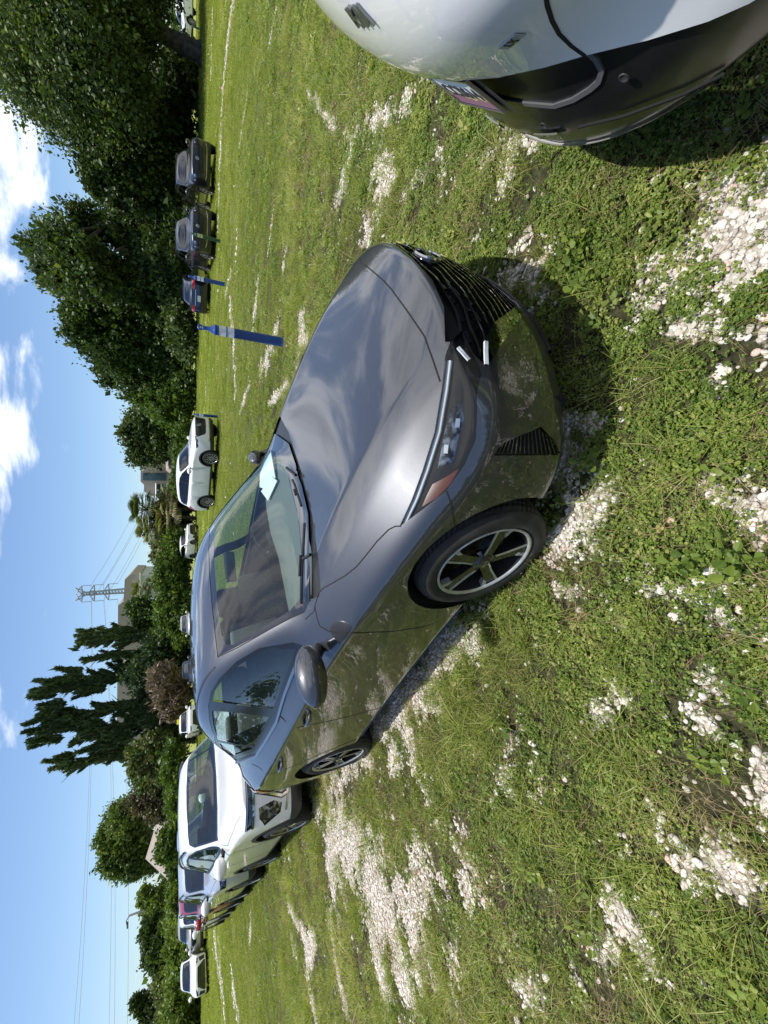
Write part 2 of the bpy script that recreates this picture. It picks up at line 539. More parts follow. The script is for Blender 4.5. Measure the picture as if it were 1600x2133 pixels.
def ribbon(mb, path, w, h=0.0012, sides=(1, -1), closed=False, depth=0.004, jump=0.25):
    """A raised strip of width w following a path of (point, normal) on a body."""
    n = len(path)
    if n < 2: return
    for sg in sides:
        V, Fc = [], []
        for i in range(n):
            a = path[(i - 1) % n if closed else max(i - 1, 0)][0]; b = path[(i + 1) % n if closed else min(i + 1, n - 1)][0]
            t = (b - a); p, nn = path[i]
            if t.length < 1e-7: t = Vector((1, 0, 0))
            sd = t.cross(nn).normalized() * (w / 2)
            for q in (p - sd - nn * depth, p - sd + nn * h, p + sd + nn * h, p + sd - nn * depth):
                V.append((q.x, q.y * sg, q.z))
        rng = range(n if closed else n - 1)
        for i in rng:
            if (path[i][0] - path[(i + 1) % n][0]).length > jump: continue
            for k in range(3):
                a = i * 4 + k; b = ((i + 1) % n) * 4 + k
                q = (a, a + 1, b + 1, b)
                Fc.append(q if sg == 1 else q[::-1])
        mb.add(V, Fc)
def rim_strip(mb, path, depth, sides=(1, -1), dirn=None, closed=True):
    n = len(path)
    for sg in sides:
        V, Fc = [], []
        for p, nn in path:
            q = p - (Vector(dirn) if dirn is not None else nn) * depth
            V.append((p.x, p.y * sg, p.z)); V.append((q.x, q.y * sg, q.z))
        for i in range(n if closed else n - 1):
            a = 2 * i; b = 2 * ((i + 1) % n)
            Fc.append((a, a + 1, b + 1, b) if sg == 1 else (b, b + 1, a + 1, a))
        mb.add(V, Fc)
# ------------------------------------------------------------------ car materials
MAT_GLASS = glass('window_glass', (0.84, 0.95, 0.90), ior=1.55)
MAT_TINT = glass('tinted_glass', (0.20, 0.25, 0.24), ior=1.62)
MAT_LENS = glass('lamp_lens', (0.86, 0.88, 0.88), ior=1.38)
MAT_FRIT = principled('glass_frit', (0.012, 0.012, 0.013), 0.04, 0, 1.0, 0.01)
MAT_GLOSSBLK = principled('gloss_black', (0.008, 0.008, 0.009), 0.08, 0, 1.0, 0.02)
MAT_TRIM = principled('black_trim', (0.010, 0.010, 0.011), 0.36)
MAT_CLAD = noisy(principled('cladding', (0.03, 0.03, 0.032), 0.5), 40, (0.024, 0.025, 0.028), (0.034, 0.035, 0.038), bump=.15, bscale=600, dist=.001)
MAT_RUBBER = principled('seal', (0.01, 0.01, 0.01), 0.6)
MAT_GAP = principled('panel_gap', (0.003, 0.003, 0.003), 0.9)
MAT_CHROME = principled('chrome', (0.75, 0.76, 0.78), 0.10, 1.0)
MAT_SATIN = principled('satin_metal', (0.42, 0.42, 0.44), 0.28, 1.0)
MAT_MACH = noisy(principled('machined_alloy', (0.6, 0.6, 0.58), 0.3, 0.6), 30, (.42, .42, .40), (.58, .58, .56))
MAT_RIMBLK = principled('rim_black', (0.012, 0.012, 0.013), 0.22, 0, .6, .08)
MAT_DISC = principled('brake_disc', (0.30, 0.29, 0.28), 0.4, 1.0)
MAT_DARK = principled('underside', (0.006, 0.006, 0.006), 0.9)
MAT_AMBER = principled('amber_reflector', (0.11, 0.032, 0.010), 0.25, 0, 1.0)
MAT_RED = principled('red_lamp', (0.40, 0.012, 0.012), 0.12, 0, 1.0)
MAT_REFL = principled('lamp_reflector', (0.55, 0.60, 0.66), 0.12, 1.0)
MAT_SEAT = noisy(principled('seat_cloth', (0.1, 0.1, 0.1), 0.8), 60, (.09, .095, .10), (.14, .145, .15))
MAT_DASH = principled('dashboard_plastic', (0.085, 0.095, 0.096), 0.6)
MAT_ROOFLIN = principled('headliner', (0.32, 0.33, 0.33), 0.9)
MAT_PAPER = principled('paper', (0.55, 0.58, 0.57), 0.7)
MAT_SILVERRIM = principled('alloy_rim', (0.45, 0.45, 0.46), 0.25, 0.9)
def tyre_mat():
    mt = principled('tyre_rubber', (0.022, 0.021, 0.020), 0.72)
    nt = mt.node_tree; b = nt.nodes['Principled BSDF']
    t = N(nt, 'ShaderNodeTexCoord'); s = N(nt, 'ShaderNodeSeparateXYZ'); nt.links.new(t.outputs['Object'], s.inputs[0])
    ang = M(nt, 'ARCTAN2', s.outputs[2], s.outputs[0])
    rib = M(nt, 'SINE', M(nt, 'ADD', M(nt, 'MULTIPLY', ang, 74.0), M(nt, 'MULTIPLY', s.outputs[1], 160.0)))
    r2 = M(nt, 'GREATER_THAN', M(nt, 'ADD', M(nt, 'MULTIPLY', s.outputs[0], s.outputs[0]), M(nt, 'MULTIPLY', s.outputs[2], s.outputs[2])), .0)
    grv = M(nt, 'SINE', M(nt, 'MULTIPLY', s.outputs[1], 210.0))
    h = M(nt, 'MULTIPLY', M(nt, 'ADD', rib, grv), M(nt, 'LESS_THAN', M(nt, 'ABSOLUTE', s.outputs[1]), .078))
    bp = N(nt, 'ShaderNodeBump', i={'Strength': 0.55, 'Distance': 0.004}); nt.links.new(h, bp.inputs['Height']); nt.links.new(bp.outputs[0], b.inputs['Normal'])
    n = N(nt, 'ShaderNodeTexNoise', i={'Scale': 9.0, 'Detail': 6}); nt.links.new(t.outputs['Object'], n.inputs['Vector'])
    mx = N(nt, 'ShaderNodeMix', data_type='RGBA'); mx.inputs[6].default_value = (.016, .0155, .015, 1); mx.inputs[7].default_value = (.045, .04, .034, 1)
    rr = N(nt, 'ShaderNodeMapRange'); rr.inputs['From Min'].default_value = .45; rr.inputs['From Max'].default_value = .8; nt.links.new(n.outputs['Fac'], rr.inputs['Value'])
    nt.links.new(rr.outputs[0], mx.inputs['Factor']); nt.links.new(mx.outputs[2], b.inputs['Base Color'])
    return mt
MAT_TYRE = tyre_mat()

# a wheel standing at the origin, axle along y, outer face towards -y
def wheel_meshes(r=0.325, rr=0.225, w=0.21, style='five', dark=MAT_RIMBLK, bright=MAT_MACH, n=64):
    t = MB()
    h = w / 2; o = -h
    prof = [(rr - .012, o + .03), (rr + .004, o + .012), (rr + .016, o + .004), ((rr + r) / 2, o - .004), (r - .028, o + .006), (r - .010, o + .022), (r - .002, o + .040), (r, 0), (r - .002, h - .040), (r - .010, h - .022), (r - .028, h - .006), ((rr + r) / 2, h), (rr, h - .02)]
    t.lathe(prof, n=n, axis='y')
    tyre = t
    rim = MB()      # bright ring and barrel
    rim.lathe([(rr + .001, o + .014), (rr + .004, o + .006), (rr - .001, o + .003), (rr - .008, o + .006), (rr - .012, o + .016)], n=n, axis='y')
    barrel = MB()
    barrel.lathe([(rr - .012, o + .014), (rr - .018, o + .06), (rr - .022, o + .10), (rr - .03, h - .01)], n=n, axis='y')
    barrel.lathe([(rr - .03, o + .13), (.0, o + .13)], n=n, axis='y')
    disc = MB(); disc.lathe([(.0, o + .10), (.07, o + .10), (.075, o + .095), (.145, o + .095), (.145, o + .12)], n=40, axis='y')
    spk, brt = MB(), MB()
    def prism(mb, pts, y0, y1):     # pts in (x,z), face towards -y
        k = len(pts)
        a = sum(pts[i][0] * pts[(i + 1) % k][1] - pts[(i + 1) % k][0] * pts[i][1] for i in range(k))
        if a < 0: pts = pts[::-1]
        V = [(p[0], y0[i] if isinstance(y0, (list, tuple)) else y0, p[1]) for i, p in enumerate(pts)] + [(p[0], y1, p[1]) for p in pts]
        Fc = [tuple(range(k))] + [(i, i + k, (i + 1) % k + k, (i + 1) % k) for i in range(k)]
        mb.add(V, Fc)
    def pol(a, q): return (q * math.sin(a), q * math.cos(a))
    yo = o + .012
    ns = {'five': 5, 'ten': 10, 'multi': 12, 'cover': 7}[style]
    for k in range(ns):
        a = 2 * math.pi * k / ns + .22
        def P(u, v):        # u along the spoke, v across
            return (u * math.sin(a) + v * math.cos(a), u * math.cos(a) - v * math.sin(a))
        if style == 'five':
            Rr = rr - .006
            prism(spk, [P(.03, -.026), P(.10, -.024), P(Rr, -.034), P(Rr, .040), P(.12, .026), P(.03, .026)], yo + .006, yo + .05)
            # machined edge bar on one flank, and the hook at the rim on the other
            prism(brt, [P(.055, -.024), P(.11, -.0235), P(Rr, -.034), P(Rr + .002, -.022), P(.115, -.015), P(.06, -.017)], yo + .002, yo + .03)
            prism(brt, [P(.165, .030), P(Rr, .062), P(Rr + .004, .036), P(.185, .022)], yo + .002, yo + .03)
        else:
            q = {'ten': .013, 'multi': .010, 'cover': .026}[style]
            Rr = rr - .006
            prism(brt, [P(.03, -q * .9), P(Rr, -q * 1.1), P(Rr, q * 1.1), P(.03, q * .9)], yo + .003, yo + .03)
    hub = MB(); hub.lathe([(.0, yo - .004), (.027, yo - .004), (.031, yo), (.052, yo + .006), (.06, yo + .03)], n=28, axis='y')
    for k in range(5):
        a = 2 * math.pi * k / 5 + .8
        hub.lathe([(.0, yo + .004), (.008, yo + .005), (.009, yo + .014)], c=(.040 * math.sin(a), 0, .040 * math.cos(a)), n=8, axis='y')
    cap = MB(); cap.lathe([(.018, yo - .0065), (.0205, yo - .0065)], n=24, axis='y')
    cap.box((0, yo - .0065, 0), (.048, .001, .008))
    return dict(tyre=tyre, rim=rim, barrel=barrel, disc=disc, spk=spk, brt=brt, hub=hub, cap=cap)
def add_wheel(parent, x, y, z, cfg, scale=1.0, steer=0.0, spin=0.0, simple=False):
    """y<0 is the local right-hand side."""
    right = y < 0
    src = cfg.get('obj')
    if src is None:
        ms = wheel_meshes(**cfg['args'])
        w = ms['barrel'].build('wheel', MAT_DARK if not simple else MAT_DARK, None, True)
        ms['tyre'].build('tyre', MAT_TYRE, w, True)
        rim = MB(); 
        ro = ms['rim'].build('rim', cfg.get('bright', MAT_MACH), w, True)
        if ms['spk'].V: ms['spk'].build('spokes', cfg.get('dark', MAT_RIMBLK), w)
        ms['brt'].build('spoke_faces', cfg.get('bright', MAT_MACH), w)
        ms['hub'].build('hub_cap', cfg.get('dark', MAT_RIMBLK), w, True)
        if not simple:
            ms['disc'].build('brake_disc', MAT_DISC, w, True); ms['cap'].build('hub_emblem', MAT_SATIN, w)
        cfg['obj'] = w
    else:
        w = copy_tree(src)
    w.parent = parent
    w.location = (x, y, z); w.scale = (scale,) * 3
    w.rotation_euler = (0, spin, steer + (0 if right else math.pi))
    return w

def local_y(pts): return [(p[0], -p[1], p[2]) for p in pts]
def arch_poly(xc, zc, r, z_low, n=28, fl=1.0):
    pts = []
    for k in range(n + 1):
        t = math.pi * (-.12) + (math.pi * 1.24) * k / n
        pts.append((xc + r * math.cos(t) * fl, max(zc + r * math.sin(t), z_low)))
    pts = [(pts[0][0], z_low - .3)] + pts + [(pts[-1][0], z_low - .3)]
    return pts
MAT_LAMPIN = noisy(principled('lamp_bowl', (.2, .2, .2), .15, .8), 14, (.05, .05, .055), (.62, .65, .70), lo=.48, hi=.56)
# ------------------------------------------------------------------ the dark grey sedan
SEN_X, SEN_Y, SEN_H = 0.391, 2.082, -0.7836
_ch, _sh = math.cos(SEN_H), math.sin(SEN_H)
def sen_world(p): return (SEN_X + p[0] * _ch + p[1] * _sh, SEN_Y + p[0] * _sh - p[1] * _ch, p[2])
_cdx, _cdy = -SEN_X, -SEN_Y
SEN_C = Vector((_cdx * _ch + _cdy * _sh, _cdx * _sh - _cdy * _ch, CAM_H))
def sen_ray(q):
    d = px_ray(q[0], q[1]); return Vector((d[0] * _ch + d[1] * _sh, d[0] * _sh - d[1] * _ch, d[2]))
def sen_px(p):
    X, Y, Z = sen_world(p); a, b = to_px(X, Y, Z); return (float(a), float(b))

SEN = dict(
    st=[((.915, .735), (.80, .50, .725), (.745, .64, .705), (.69, .735, .66)),
        ((.74, .79), (.66, .50, .792), (.56, .69, .738), (.50, .84, .695)),
        ((.45, .860), (.40, .515, .872), (.32, .735, .805), (.27, .885, .755)),
        ((.08, .915), (.03, .54, .942), (.0, .77, .862), (-.02, .905, .80)),
        ((-.20, .95), (-.26, .57, .98), (-.30, .785, .90), (-.32, .905, .835)),
        ((-.36, .975), (-.47, .60, .985), (-.52, .785, .935), (-.56, .90, .86)),
        ((-.47, 1.02), (-.66, .655, 1.015), (-.80, .775, .955), (-.85, .895, .885)),
        ((-.80, 1.225), (-.97, .63, 1.195), (-1.15, .765, .97), (-1.15, .893, .905)),
        ((-1.12, 1.39), (-1.27, .60, 1.35), (-1.42, .755, .985), (-1.42, .892, .915)),
        ((-1.38, 1.465), (-1.50, .58, 1.425), (-1.64, .75, .99), (-1.64, .89, .92)),
        ((-1.75, 1.492), (-1.82, .57, 1.455), (-1.92, .745, 1.0), (-1.92, .888, .928)),
        ((-2.10, 1.48), (-2.14, .56, 1.44), (-2.22, .738, 1.01), (-2.22, .885, .938)),
        ((-2.42, 1.44), (-2.44, .545, 1.395), (-2.50, .73, 1.02), (-2.50, .88, .948)),
        ((-2.70, 1.365), (-2.70, .53, 1.31), (-2.76, .715, 1.03), (-2.76, .872, .955)),
        ((-3.00, 1.215), (-2.96, .545, 1.165), (-3.00, .70, 1.035), (-3.00, .86, .962)),
        ((-3.28, 1.09), (-3.22, .585, 1.07), (-3.22, .70, 1.025), (-3.22, .835, .965)),
        ((-3.46, 1.06), (-3.40, .60, 1.045), (-3.38, .70, 1.01), (-3.38, .80, .955)),
        ((-3.64, 1.04), (-3.58, .54, 1.03), (-3.55, .62, 1.0), (-3.50, .69, .93))],
    w=lambda x: .902 - .06 * max(0, (x - .2) / .5) ** 2 - .05 * max(0, (-2.9 - x) / .5) ** 2 - .012 * math.exp(-((x + 1.3) / .8) ** 2),
    z0=lambda x: .175 + (.02 if -2.3 < x < -.4 else 0),
    off=(-.075, -.018, -.004, .0, -.004),
    fc=[(.60, .73), (.63, .775), (.655, .795), (.67, .795), (.685, .775)],
    rc=[(-3.45, .70), (-3.50, .74), (-3.53, .76), (-3.53, .75), (-3.52, .72)],
    fp=[(.84, .175), (.905, .245), (.93, .375), (.938, .50), (.935, .63)],
    rp=[(-3.60, .20), (-3.67, .28), (-3.70, .45), (-3.69, .65), (-3.66, .85)],
    crease=[('t', k, 6, k + 1, 6, .45) for k in range(4, 16)] + [('t', k, 3, k + 1, 3, .8) for k in range(0, 6)] +
           [('t', k, 3, k + 1, 3, .25) for k in range(6, 14)] + [('f', j, 5, j + 1, 5, .55) for j in range(6)] +
           [('f', j, 1, j + 1, 1, .6) for j in range(6)] + [('f', j, 4, j + 1, 4, .45) for j in range(6)] + [('s', k, 4, k + 1, 4, .5) for k in range(0, 5)] + [('s', k, 1, k + 1, 1, .5) for k in range(0, 17)] +
           [('r', j, 5, j + 1, 5, .6) for j in range(6)] + [('s', k, 3, k + 1, 3, .25) for k in range(3, 14)],
    bulge=.022)

MAT_SENT = paint('grey_metallic_paint', (0.036, 0.039, 0.047), .55, .40, .2); MAT_SENT.node_tree.nodes['Principled BSDF'].inputs['Coat IOR'].default_value = 1.75

def build_sedan():
    cb = CarBody(SEN, 3)
    CV = cb.view('cam', SEN_C, sen_ray, sen_px)
    SV = cb.view('side'); TV = cb.view('top'); FV = cb.view('front'); RV = cb.view('rear')
    root = thing('parked_sedan', 'dark grey metallic four-door sedan parked on the grass in the foreground, nose towards the camera', 'car', (SEN_X, SEN_Y, 0), SEN_H)
    # ids: 1 deleted, 2 windshield, 3 side glass front, 4 side glass rear, 5 quarter, 6 black trim, 7 grille, 8 lamp, 9 frit, 10 rear glass, 11 vent, 12 cowl, 13 gloss strip, 14 tail lamp
    archF = arch_poly(0.03, .335, .372, .16); archR = arch_poly(-2.70, .335, .365, .16)
    P = dict(
        cowl=[(664, 1243), (668, 1228), (664, 1170), (651, 1075), (624, 968), (590, 872), (556, 838), (556, 800), (500, 800), (560, 1020), (640, 1110), (640, 1250)],
        frit=[(636, 1273), (647, 1250), (644, 1163), (641, 1070), (627, 1010), (604, 950), (585, 900), (540, 860), (480, 860), (424, 960), (424, 1000), (426, 1057), (430, 1116), (441, 1260), (453, 1368)],
        wind=[(604, 1272), (627, 1243), (628, 1163), (620, 1075), (603, 1010), (578, 950), (556, 900), (520, 870), (480, 880), (440, 960), (436, 1010), (437, 1060), (442, 1116), (452, 1255), (462, 1330), (472, 1343), (486, 1343)],
        dlo=[(630, 1344), (622, 1360), (590, 1444), (574, 1501), (532, 1571), (494, 1583), (484, 1582), (464, 1574), (448, 1546), (436, 1500), (434, 1468), (440, 1440), (456, 1414), (494, 1377), (540, 1350), (610, 1338)],
        gf=[(616, 1353), (584, 1440), (568, 1477), (522, 1473), (443, 1461), (447, 1440), (461, 1420), (498, 1386), (560, 1349)],
        gr=[(560, 1494), (530, 1555), (490, 1550), (454, 1541), (444, 1510), (441, 1481), (500, 1486)],
        gq=[(527, 1559), (498, 1570), (484, 1575), (467, 1568), (456, 1547), (490, 1553)],
        grille=[(927, 712), (925, 640), (901, 583), (858, 536), (824, 508), (824, 470), (900, 470), (940, 500), (1000, 548), (1060, 610), (1088, 645), (1086, 660), (1012, 762), (985, 736), (962, 688), (940, 712)],
        lamp=[(832, 1097), (858, 1040), (880, 980), (905, 900), (920, 810), (928, 740), (938, 713), (962, 688), (986, 736), (1004, 775), (994, 815), (994, 862), (991, 917), (967, 970), (930, 1022), (880, 1062)],
        vent=[(1028, 949), (1046, 924), (1127, 889), (1152, 915), (1167, 943), (1160, 948)],
        strip=[(1010, 708), (1030, 672), (1074, 640), (1088, 646), (1085, 662), (1062, 692), (1014, 764)],
    )
    cb.P = P
    cb.cut([(-.2, -.8), (-.2, .8), (.9, .8), (.9, -.8)], TV, 0)      # no-op outline, keeps mesh tidy
    cb.cut(P['cowl'], CV, 12, only=lambda f: f.normal.z > .3)
    cb.cut(P['frit'], CV, 9, only=lambda f: f.normal.x > .05 and f.normal.z > .2)
    cb.cut(P['wind'], CV, 2, only=lambda f: f.normal.x > .05 and f.normal.z > .2)
    cb.cut(P['dlo'], CV, 6, only=lambda f: f.normal.y > .5)
    for k, i in (('gf', 3), ('gr', 4), ('gq', 5)): cb.cut(P[k], CV, i, only=lambda f: f.normal.y > .5)
    cb.cut([(.99, -.1), (.99, .56), (.62, .66), (.62, -.1)], FV, 0) if False else None
    cb.cut(P['grille'], CV, 7, only=lambda f: f.normal.x > .1)
    cb.cut(P['lamp'], CV, 8, only=lambda f: True)
    cb.cut(P['strip'], CV, 13)
    in8 = lambda f: f.material_index == 8
    cb.cut([(955, 978), (936, 1012), (906, 1040), (872, 1058), (882, 1034), (894, 1010), (930, 992)], CV, 16, only=in8)
    cb.cut([(905, 975), (918, 905), (930, 850), (955, 838), (962, 872), (948, 920), (940, 965)], CV, 17, only=in8)
    cb.cut(P['vent'], CV, 11)
    cb.cut([(-2.72, .10), (-2.72, .60), (-2.80, .60), (-3.26, .60), (-3.26, 0), (-2.72, 0)][0:0] or [(-2.66, -.1), (-2.66, .47), (-3.12, .53), (-3.20, .50), (-3.20, -.1)], TV, 10, only=lambda f: f.normal.x < -.1)
    cb.cut([(.50, .86), (.72, .98), (.95, .97), (.95, .80), (.62, .80), (.48, .82)], RV, 14)
    cb.cut([(-4, .1), (-4, .30), (-3.2, .26), (-3.2, .1)], SV, 6)
    cb.cut([(-.1, .1), (-.1, .235), (.66, .235), (.78, .1)], FV, 6)
    cb.cut(archF, SV, 1); cb.cut(archR, SV, 1)
    body = cb.panel('body', {0}, MAT_SENT, root)
    for sg in (1, -1): cb.panel('window_surround', {6}, MAT_GLOSSBLK2, root, .002, (sg,))
    cb.panel('cowl_panel', {12}, MAT_TRIM, root, .014)
    ws = cb.panel('windshield', {2}, MAT_GLASS, root, .002)
    o = cb.panel('ceramic_border', {9}, MAT_FRIT, ws, .002)
    for sg in (1, -1):
        cb.panel('front_door_glass', {3}, MAT_TINT_SOFT, root, .008, (sg,))
        cb.panel('rear_door_glass', {4}, MAT_TINT_SOFT, root, .008, (sg,))
        cb.panel('quarter_glass', {5}, MAT_TINT_SOFT, root, .008, (sg,))
        cb.panel('tail_lamp', {14}, MAT_RED, root, -.006, (sg,))
    cb.panel('rear_window', {10}, MAT_GLASS, root, .003)
    # grille: dark hollow, wavy bars in front of it
    g = cb.panel('grille', {7}, MAT_DARK, root, .045)
    mb = MB()
    import itertools
    zs = [.705 - .037 * k for k in range(13)]
    for k, z in enumerate(zs):
        ylim = .60 - .0 * k
        pts = []
        for i in range(40):
            y = ylim * i / 39
            zz = z - .03 * math.sin(y * 3.2) - .004 * math.cos(y * 30 + k * 1.7)
            h, nn = cb.project((y, zz), FV)
            if h is None: continue
            q = sen_px(h)
            if not inpoly(q, P['grille']) : 
                continue
            pts.append((h, nn))
        if len(pts) > 2: ribbon(mb, [(h - nn * .016, nn) for h, nn in pts], .006, .010, depth=.012)
        # short tongues between the bars
        if k < len(zs) - 1:
            for y in np.arange(.04 + (k % 2) * .045, ylim, .09):
                zc_ = z - .0185 - .03 * math.sin(y * 3.2)
                a = cb.project((y, zc_ + .007), FV); b = cb.project((y + .045, zc_ - .002), FV)
                if a[0] is None or b[0] is None: continue
                if not (inpoly(sen_px(a[0]), P['grille']) and inpoly(sen_px(b[0]), P['grille'])): continue
                ribbon(mb, [(a[0] - a[1] * .022, a[1]), (b[0] - b[1] * .022, b[1])], .015, .004, depth=.01)
    mb.build('grille_bars', MAT_GLOSSBLK, g)
    mb = MB()
    rim_strip(mb, cb.path(P['grille'], CV, True, 14), .045)
    mb.build('grille_frame', MAT_GLOSSBLK, g, True)
    mb = MB()
    # round maker's badge on the grille
    h, nn = cb.project((0.0, .64), FV)
    bz = Matrix.Rotation(-.12, 3, 'Y')
    bg = MB(); bg.lathe([(.0, 0), (.058, 0), (.064, -.006), (.066, -.002), (.066, .01)], n=36, axis='y')
    Vb = [Vector((-(v[1]) , v[0], v[2] * .86)) for v in bg.V]
    Vb = [bz @ v + Vector((h.x - .002, 0, .64)) for v in Vb]
    bo = mesh_obj('badge', Vb, bg.F, MAT_GLOSSBLK, root, True)
    rg = MB(); rg.lathe([(.056, -.004), (.058, -.010), (.064, -.010), (.067, -.003)], n=36, axis='y')
    rg.box((0, -.008, 0), (.128, .006, .020))
    Vb = [bz @ Vector((-(v[1]), v[0], v[2] * .86)) + Vector((h.x, 0, .64)) for v in rg.V]
    mesh_obj('badge_ring', Vb, rg.F, MAT_DKCHROME, bo)
    text_obj('NISSAN', .0185, MAT_GLOSSBLK, bo, Matrix.Translation((h.x + .0125, .0 - .046, .6585)) @ Matrix.Rotation(-.12, 4, 'Y') @ Matrix.Rotation(math.pi / 2, 4, 'Z') @ Matrix.Rotation(math.pi / 2, 4, 'X'))
    for sg in (1, -1):
        ft = cb.panel('front_trim_strip', {13}, MAT_DKCHROME, root, -.004, (sg,))
        mb = MB(); ribbon(mb, cb.path([(1012, 712), (1012, 735), (1013, 760)], CV, False, 5), .013, .005, sides=(sg,)); mb.build('chrome_accent_glint', MAT_DRL_GLINT, ft)  # chrome slit; the sky's reflection in it is put in as white colour
    # headlamps
    for sg in (1, -1):
        lens = cb.panel('headlight', {8, 16, 17}, MAT_LENS, root, .001, (sg,))
        cb.panel('lamp_housing', {8, 16, 17}, MAT_DARK, lens, .028, (sg,), idmats={16: MAT_AMBER, 17: MAT_LAMPDK})
        mb = MB()
        pth = cb.path([(836, 1092), (862, 1036), (884, 975), (908, 898), (922, 815), (929, 748)], CV, False, 40)
        ribbon(mb, [(h - nn * .016 + Vector((0, 0, -.006)), nn) for h, nn in pth], .016, .006, sides=(sg,))
        mb.build('light_bar', MAT_DRL_GLINT, lens, True)
        mb = MB(); rim_strip(mb, cb.path(P['lamp'], CV, True, 10), .035, sides=(sg,)); mb.build('lamp_frame', MAT_GLOSSBLK, lens, True)
        for ci, q in enumerate([(925, 935), (950, 880)]):
            mb = MB(); h, nn = cb.project(q, CV)
            c = h - nn * .024
            c = Vector((c.x, c.y * sg, c.z)); n2 = Vector((nn.x, nn.y * sg, nn.z))
            Mx = n2.to_track_quat('Z', 'Y').to_matrix()
            s_ = (.03, .016, .012)
            mb.box(c, s_, Mx); mb.build('reflector', MAT_REFL, lens)
        # bright square lamp by the grille
        mb = MB(); pth = cb.path([(955, 722), (978, 748)], CV, False, 6)
        ribbon(mb, [(h - nn * .004, nn) for h, nn in pth], .011, .003, sides=(sg,)); mb.build('lamp_accent', MAT_DRL_GLINT, lens)
        v = cb.panel('bumper_vent', {11}, MAT_TRIM, root, .010, (sg,))
        mb = MB()
        for k in range(14):
            t = (k + .5) / 14
            a = (1046 + (1150 - 1046) * t, 924 - 30 * min(1, t * 1.3) + 18 * max(0, t - .75) * 4); b = (1034 + (1162 - 1034) * t, 947 - 2)
            pth = cb.path([a, b], CV, False, 12)
            ribbon(mb, [(h - nn * .006, nn) for h, nn in pth], .004, .003, sides=(sg,))
        mb.build('vent_ribs', MAT_GLOSSBLK, v)
    # seams
    def seam(pts, view=CV, w=.005, step=6):
        for sg in (1, -1):
            mb = MB(); ribbon(mb, cb.path(pts, view, False, step), w, sides=(sg,)); mb.build('panel_seam', MAT_GAP, root)
    seam([(741, 520), (741, 533), (776, 560), (815, 602), (850, 650), (884, 700), (902, 750), (917, 795)], w=.006)
    seam([(836, 1096), (824, 1096), (810, 1103), (785, 1128), (760, 1160), (742, 1181), (718, 1200), (690, 1216), (672, 1226), (664, 1236), (656, 1262), (654, 1274), (636, 1290)])
    seam([(656, 1262), (660, 1285), (666, 1304), (685, 1315), (703, 1318), (760, 1318), (821, 1315), (880, 1306), (908, 1296)])
    seam([(930, 1022), (940, 1050), (947, 1098)])
    seam([(-1.60, .985), (-1.61, .80), (-1.63, .40), (-1.66, .20)], SV, step=.04)
    seam([(-2.70, 1.03), (-2.60, .98), (-2.52, .86), (-2.42, .70), (-2.32, .58), (-2.24, .35), (-2.20, .20)], SV, step=.04)
    seam([(-.46, .20), (-1.66, .235), (-2.20, .20)], SV, step=.04)
    seam([(-3.02, .70), (-3.45, .72)], SV, step=.04)
    # A pillar base / roof ditch seams
    seam([(453, 1369), (497, 1348), (560, 1312), (600, 1290), (634, 1275)])
    dit = cb.path([(-1.30, .548), (-1.5, .535), (-1.85, .525), (-2.2, .515), (-2.5, .505), (-2.75, .50)], TV, False, .03)
    for sg in (1, -1): mb = MB(); ribbon(mb, dit, .012, .002, sides=(sg,)); mb.build('roof_moulding', MAT_TRIM, root)
    # bright belt moulding
    for sg in (1, -1):
        mb = MB()
        ribbon(mb, cb.path([(634, 1350), (610, 1402), (593, 1447), (577, 1503), (556, 1540), (534, 1574), (514, 1580), (492, 1588)], CV, False, 6), .016, .010, sides=(sg,))
        mb.build('belt_moulding', MAT_SATIN, root)
    # sill moulding
    for sg in (1, -1):
        mb = MB(); ribbon(mb, cb.path([(-.40, .225), (-1.2, .215), (-2.25, .225)], SV, False, .05), .03, .012, sides=(sg,)); mb.build('sill_moulding', MAT_TRIM, root)
    # chin lip
    mb = MB()
    ribbon(mb, [(h + Vector((-.01, 0, -.005)), nn) for h, nn in cb.path([(0, .235), (.2, .235), (.4, .235), (.47, .24)], FV, False, .03)], .022, .018)
    mb.build('chin_lip', MAT_TRIM, root)
    # wheel housings
    for xc, zc, r in ((.03, .335, .372), (-2.70, .335, .365)):
        pth = cb.path([q for q in arch_poly(xc, zc, r, .16)[1:-1]], SV, False, .03)
        n_ = len(pth)
        for sg in (1, -1):
            mb = MB(); rim_strip(mb, pth, .42, sides=(sg,), dirn=(0, 1, 0), closed=False)
            mb.add([(p.x, .46 * sg, p.z) for p, _ in pth] + [(xc, .46 * sg, zc)], [(i, i + 1, n_) for i in range(n_ - 1)])
            wh = mb.build('wheel_housing', MAT_DARK, root)
            mb = MB(); rim_strip(mb, pth, .022, sides=(sg,), dirn=(0, 1, 0), closed=False); mb.build('arch_edge', MAT_SENT, wh, True)
    # floor pan
    mb = MB(); mb.box((-1.37, 0, .27), (4.2, 1.35, .10)); mb.box((-1.37, 0, .27), (1.95, 1.62, .10)); mb.build('floor_pan', MAT_DARK, root)
    # wheels
    cfg = dict(args=dict(r=.325, rr=.228, w=.205, style='five'))
    for x in (0, -2.71):
        for sy in (-1, 1): add_wheel(root, x, sy * .79, .318, cfg, spin=.35 if x else .0)
    interior(root)
    mirrors(root, cb)
    wipers(root, cb, CV)
    handles(root, cb)
    return root, cb
def inpoly(c, poly):
    ins = False; j = len(poly) - 1
    for i in range(len(poly)):
        yi, yj = poly[i][1], poly[j][1]
        if (yi > c[1]) != (yj > c[1]) and c[0] < (poly[j][0] - poly[i][0]) * (c[1] - yi) / (yj - yi) + poly[i][0]: ins = not ins
        j = i
    return ins
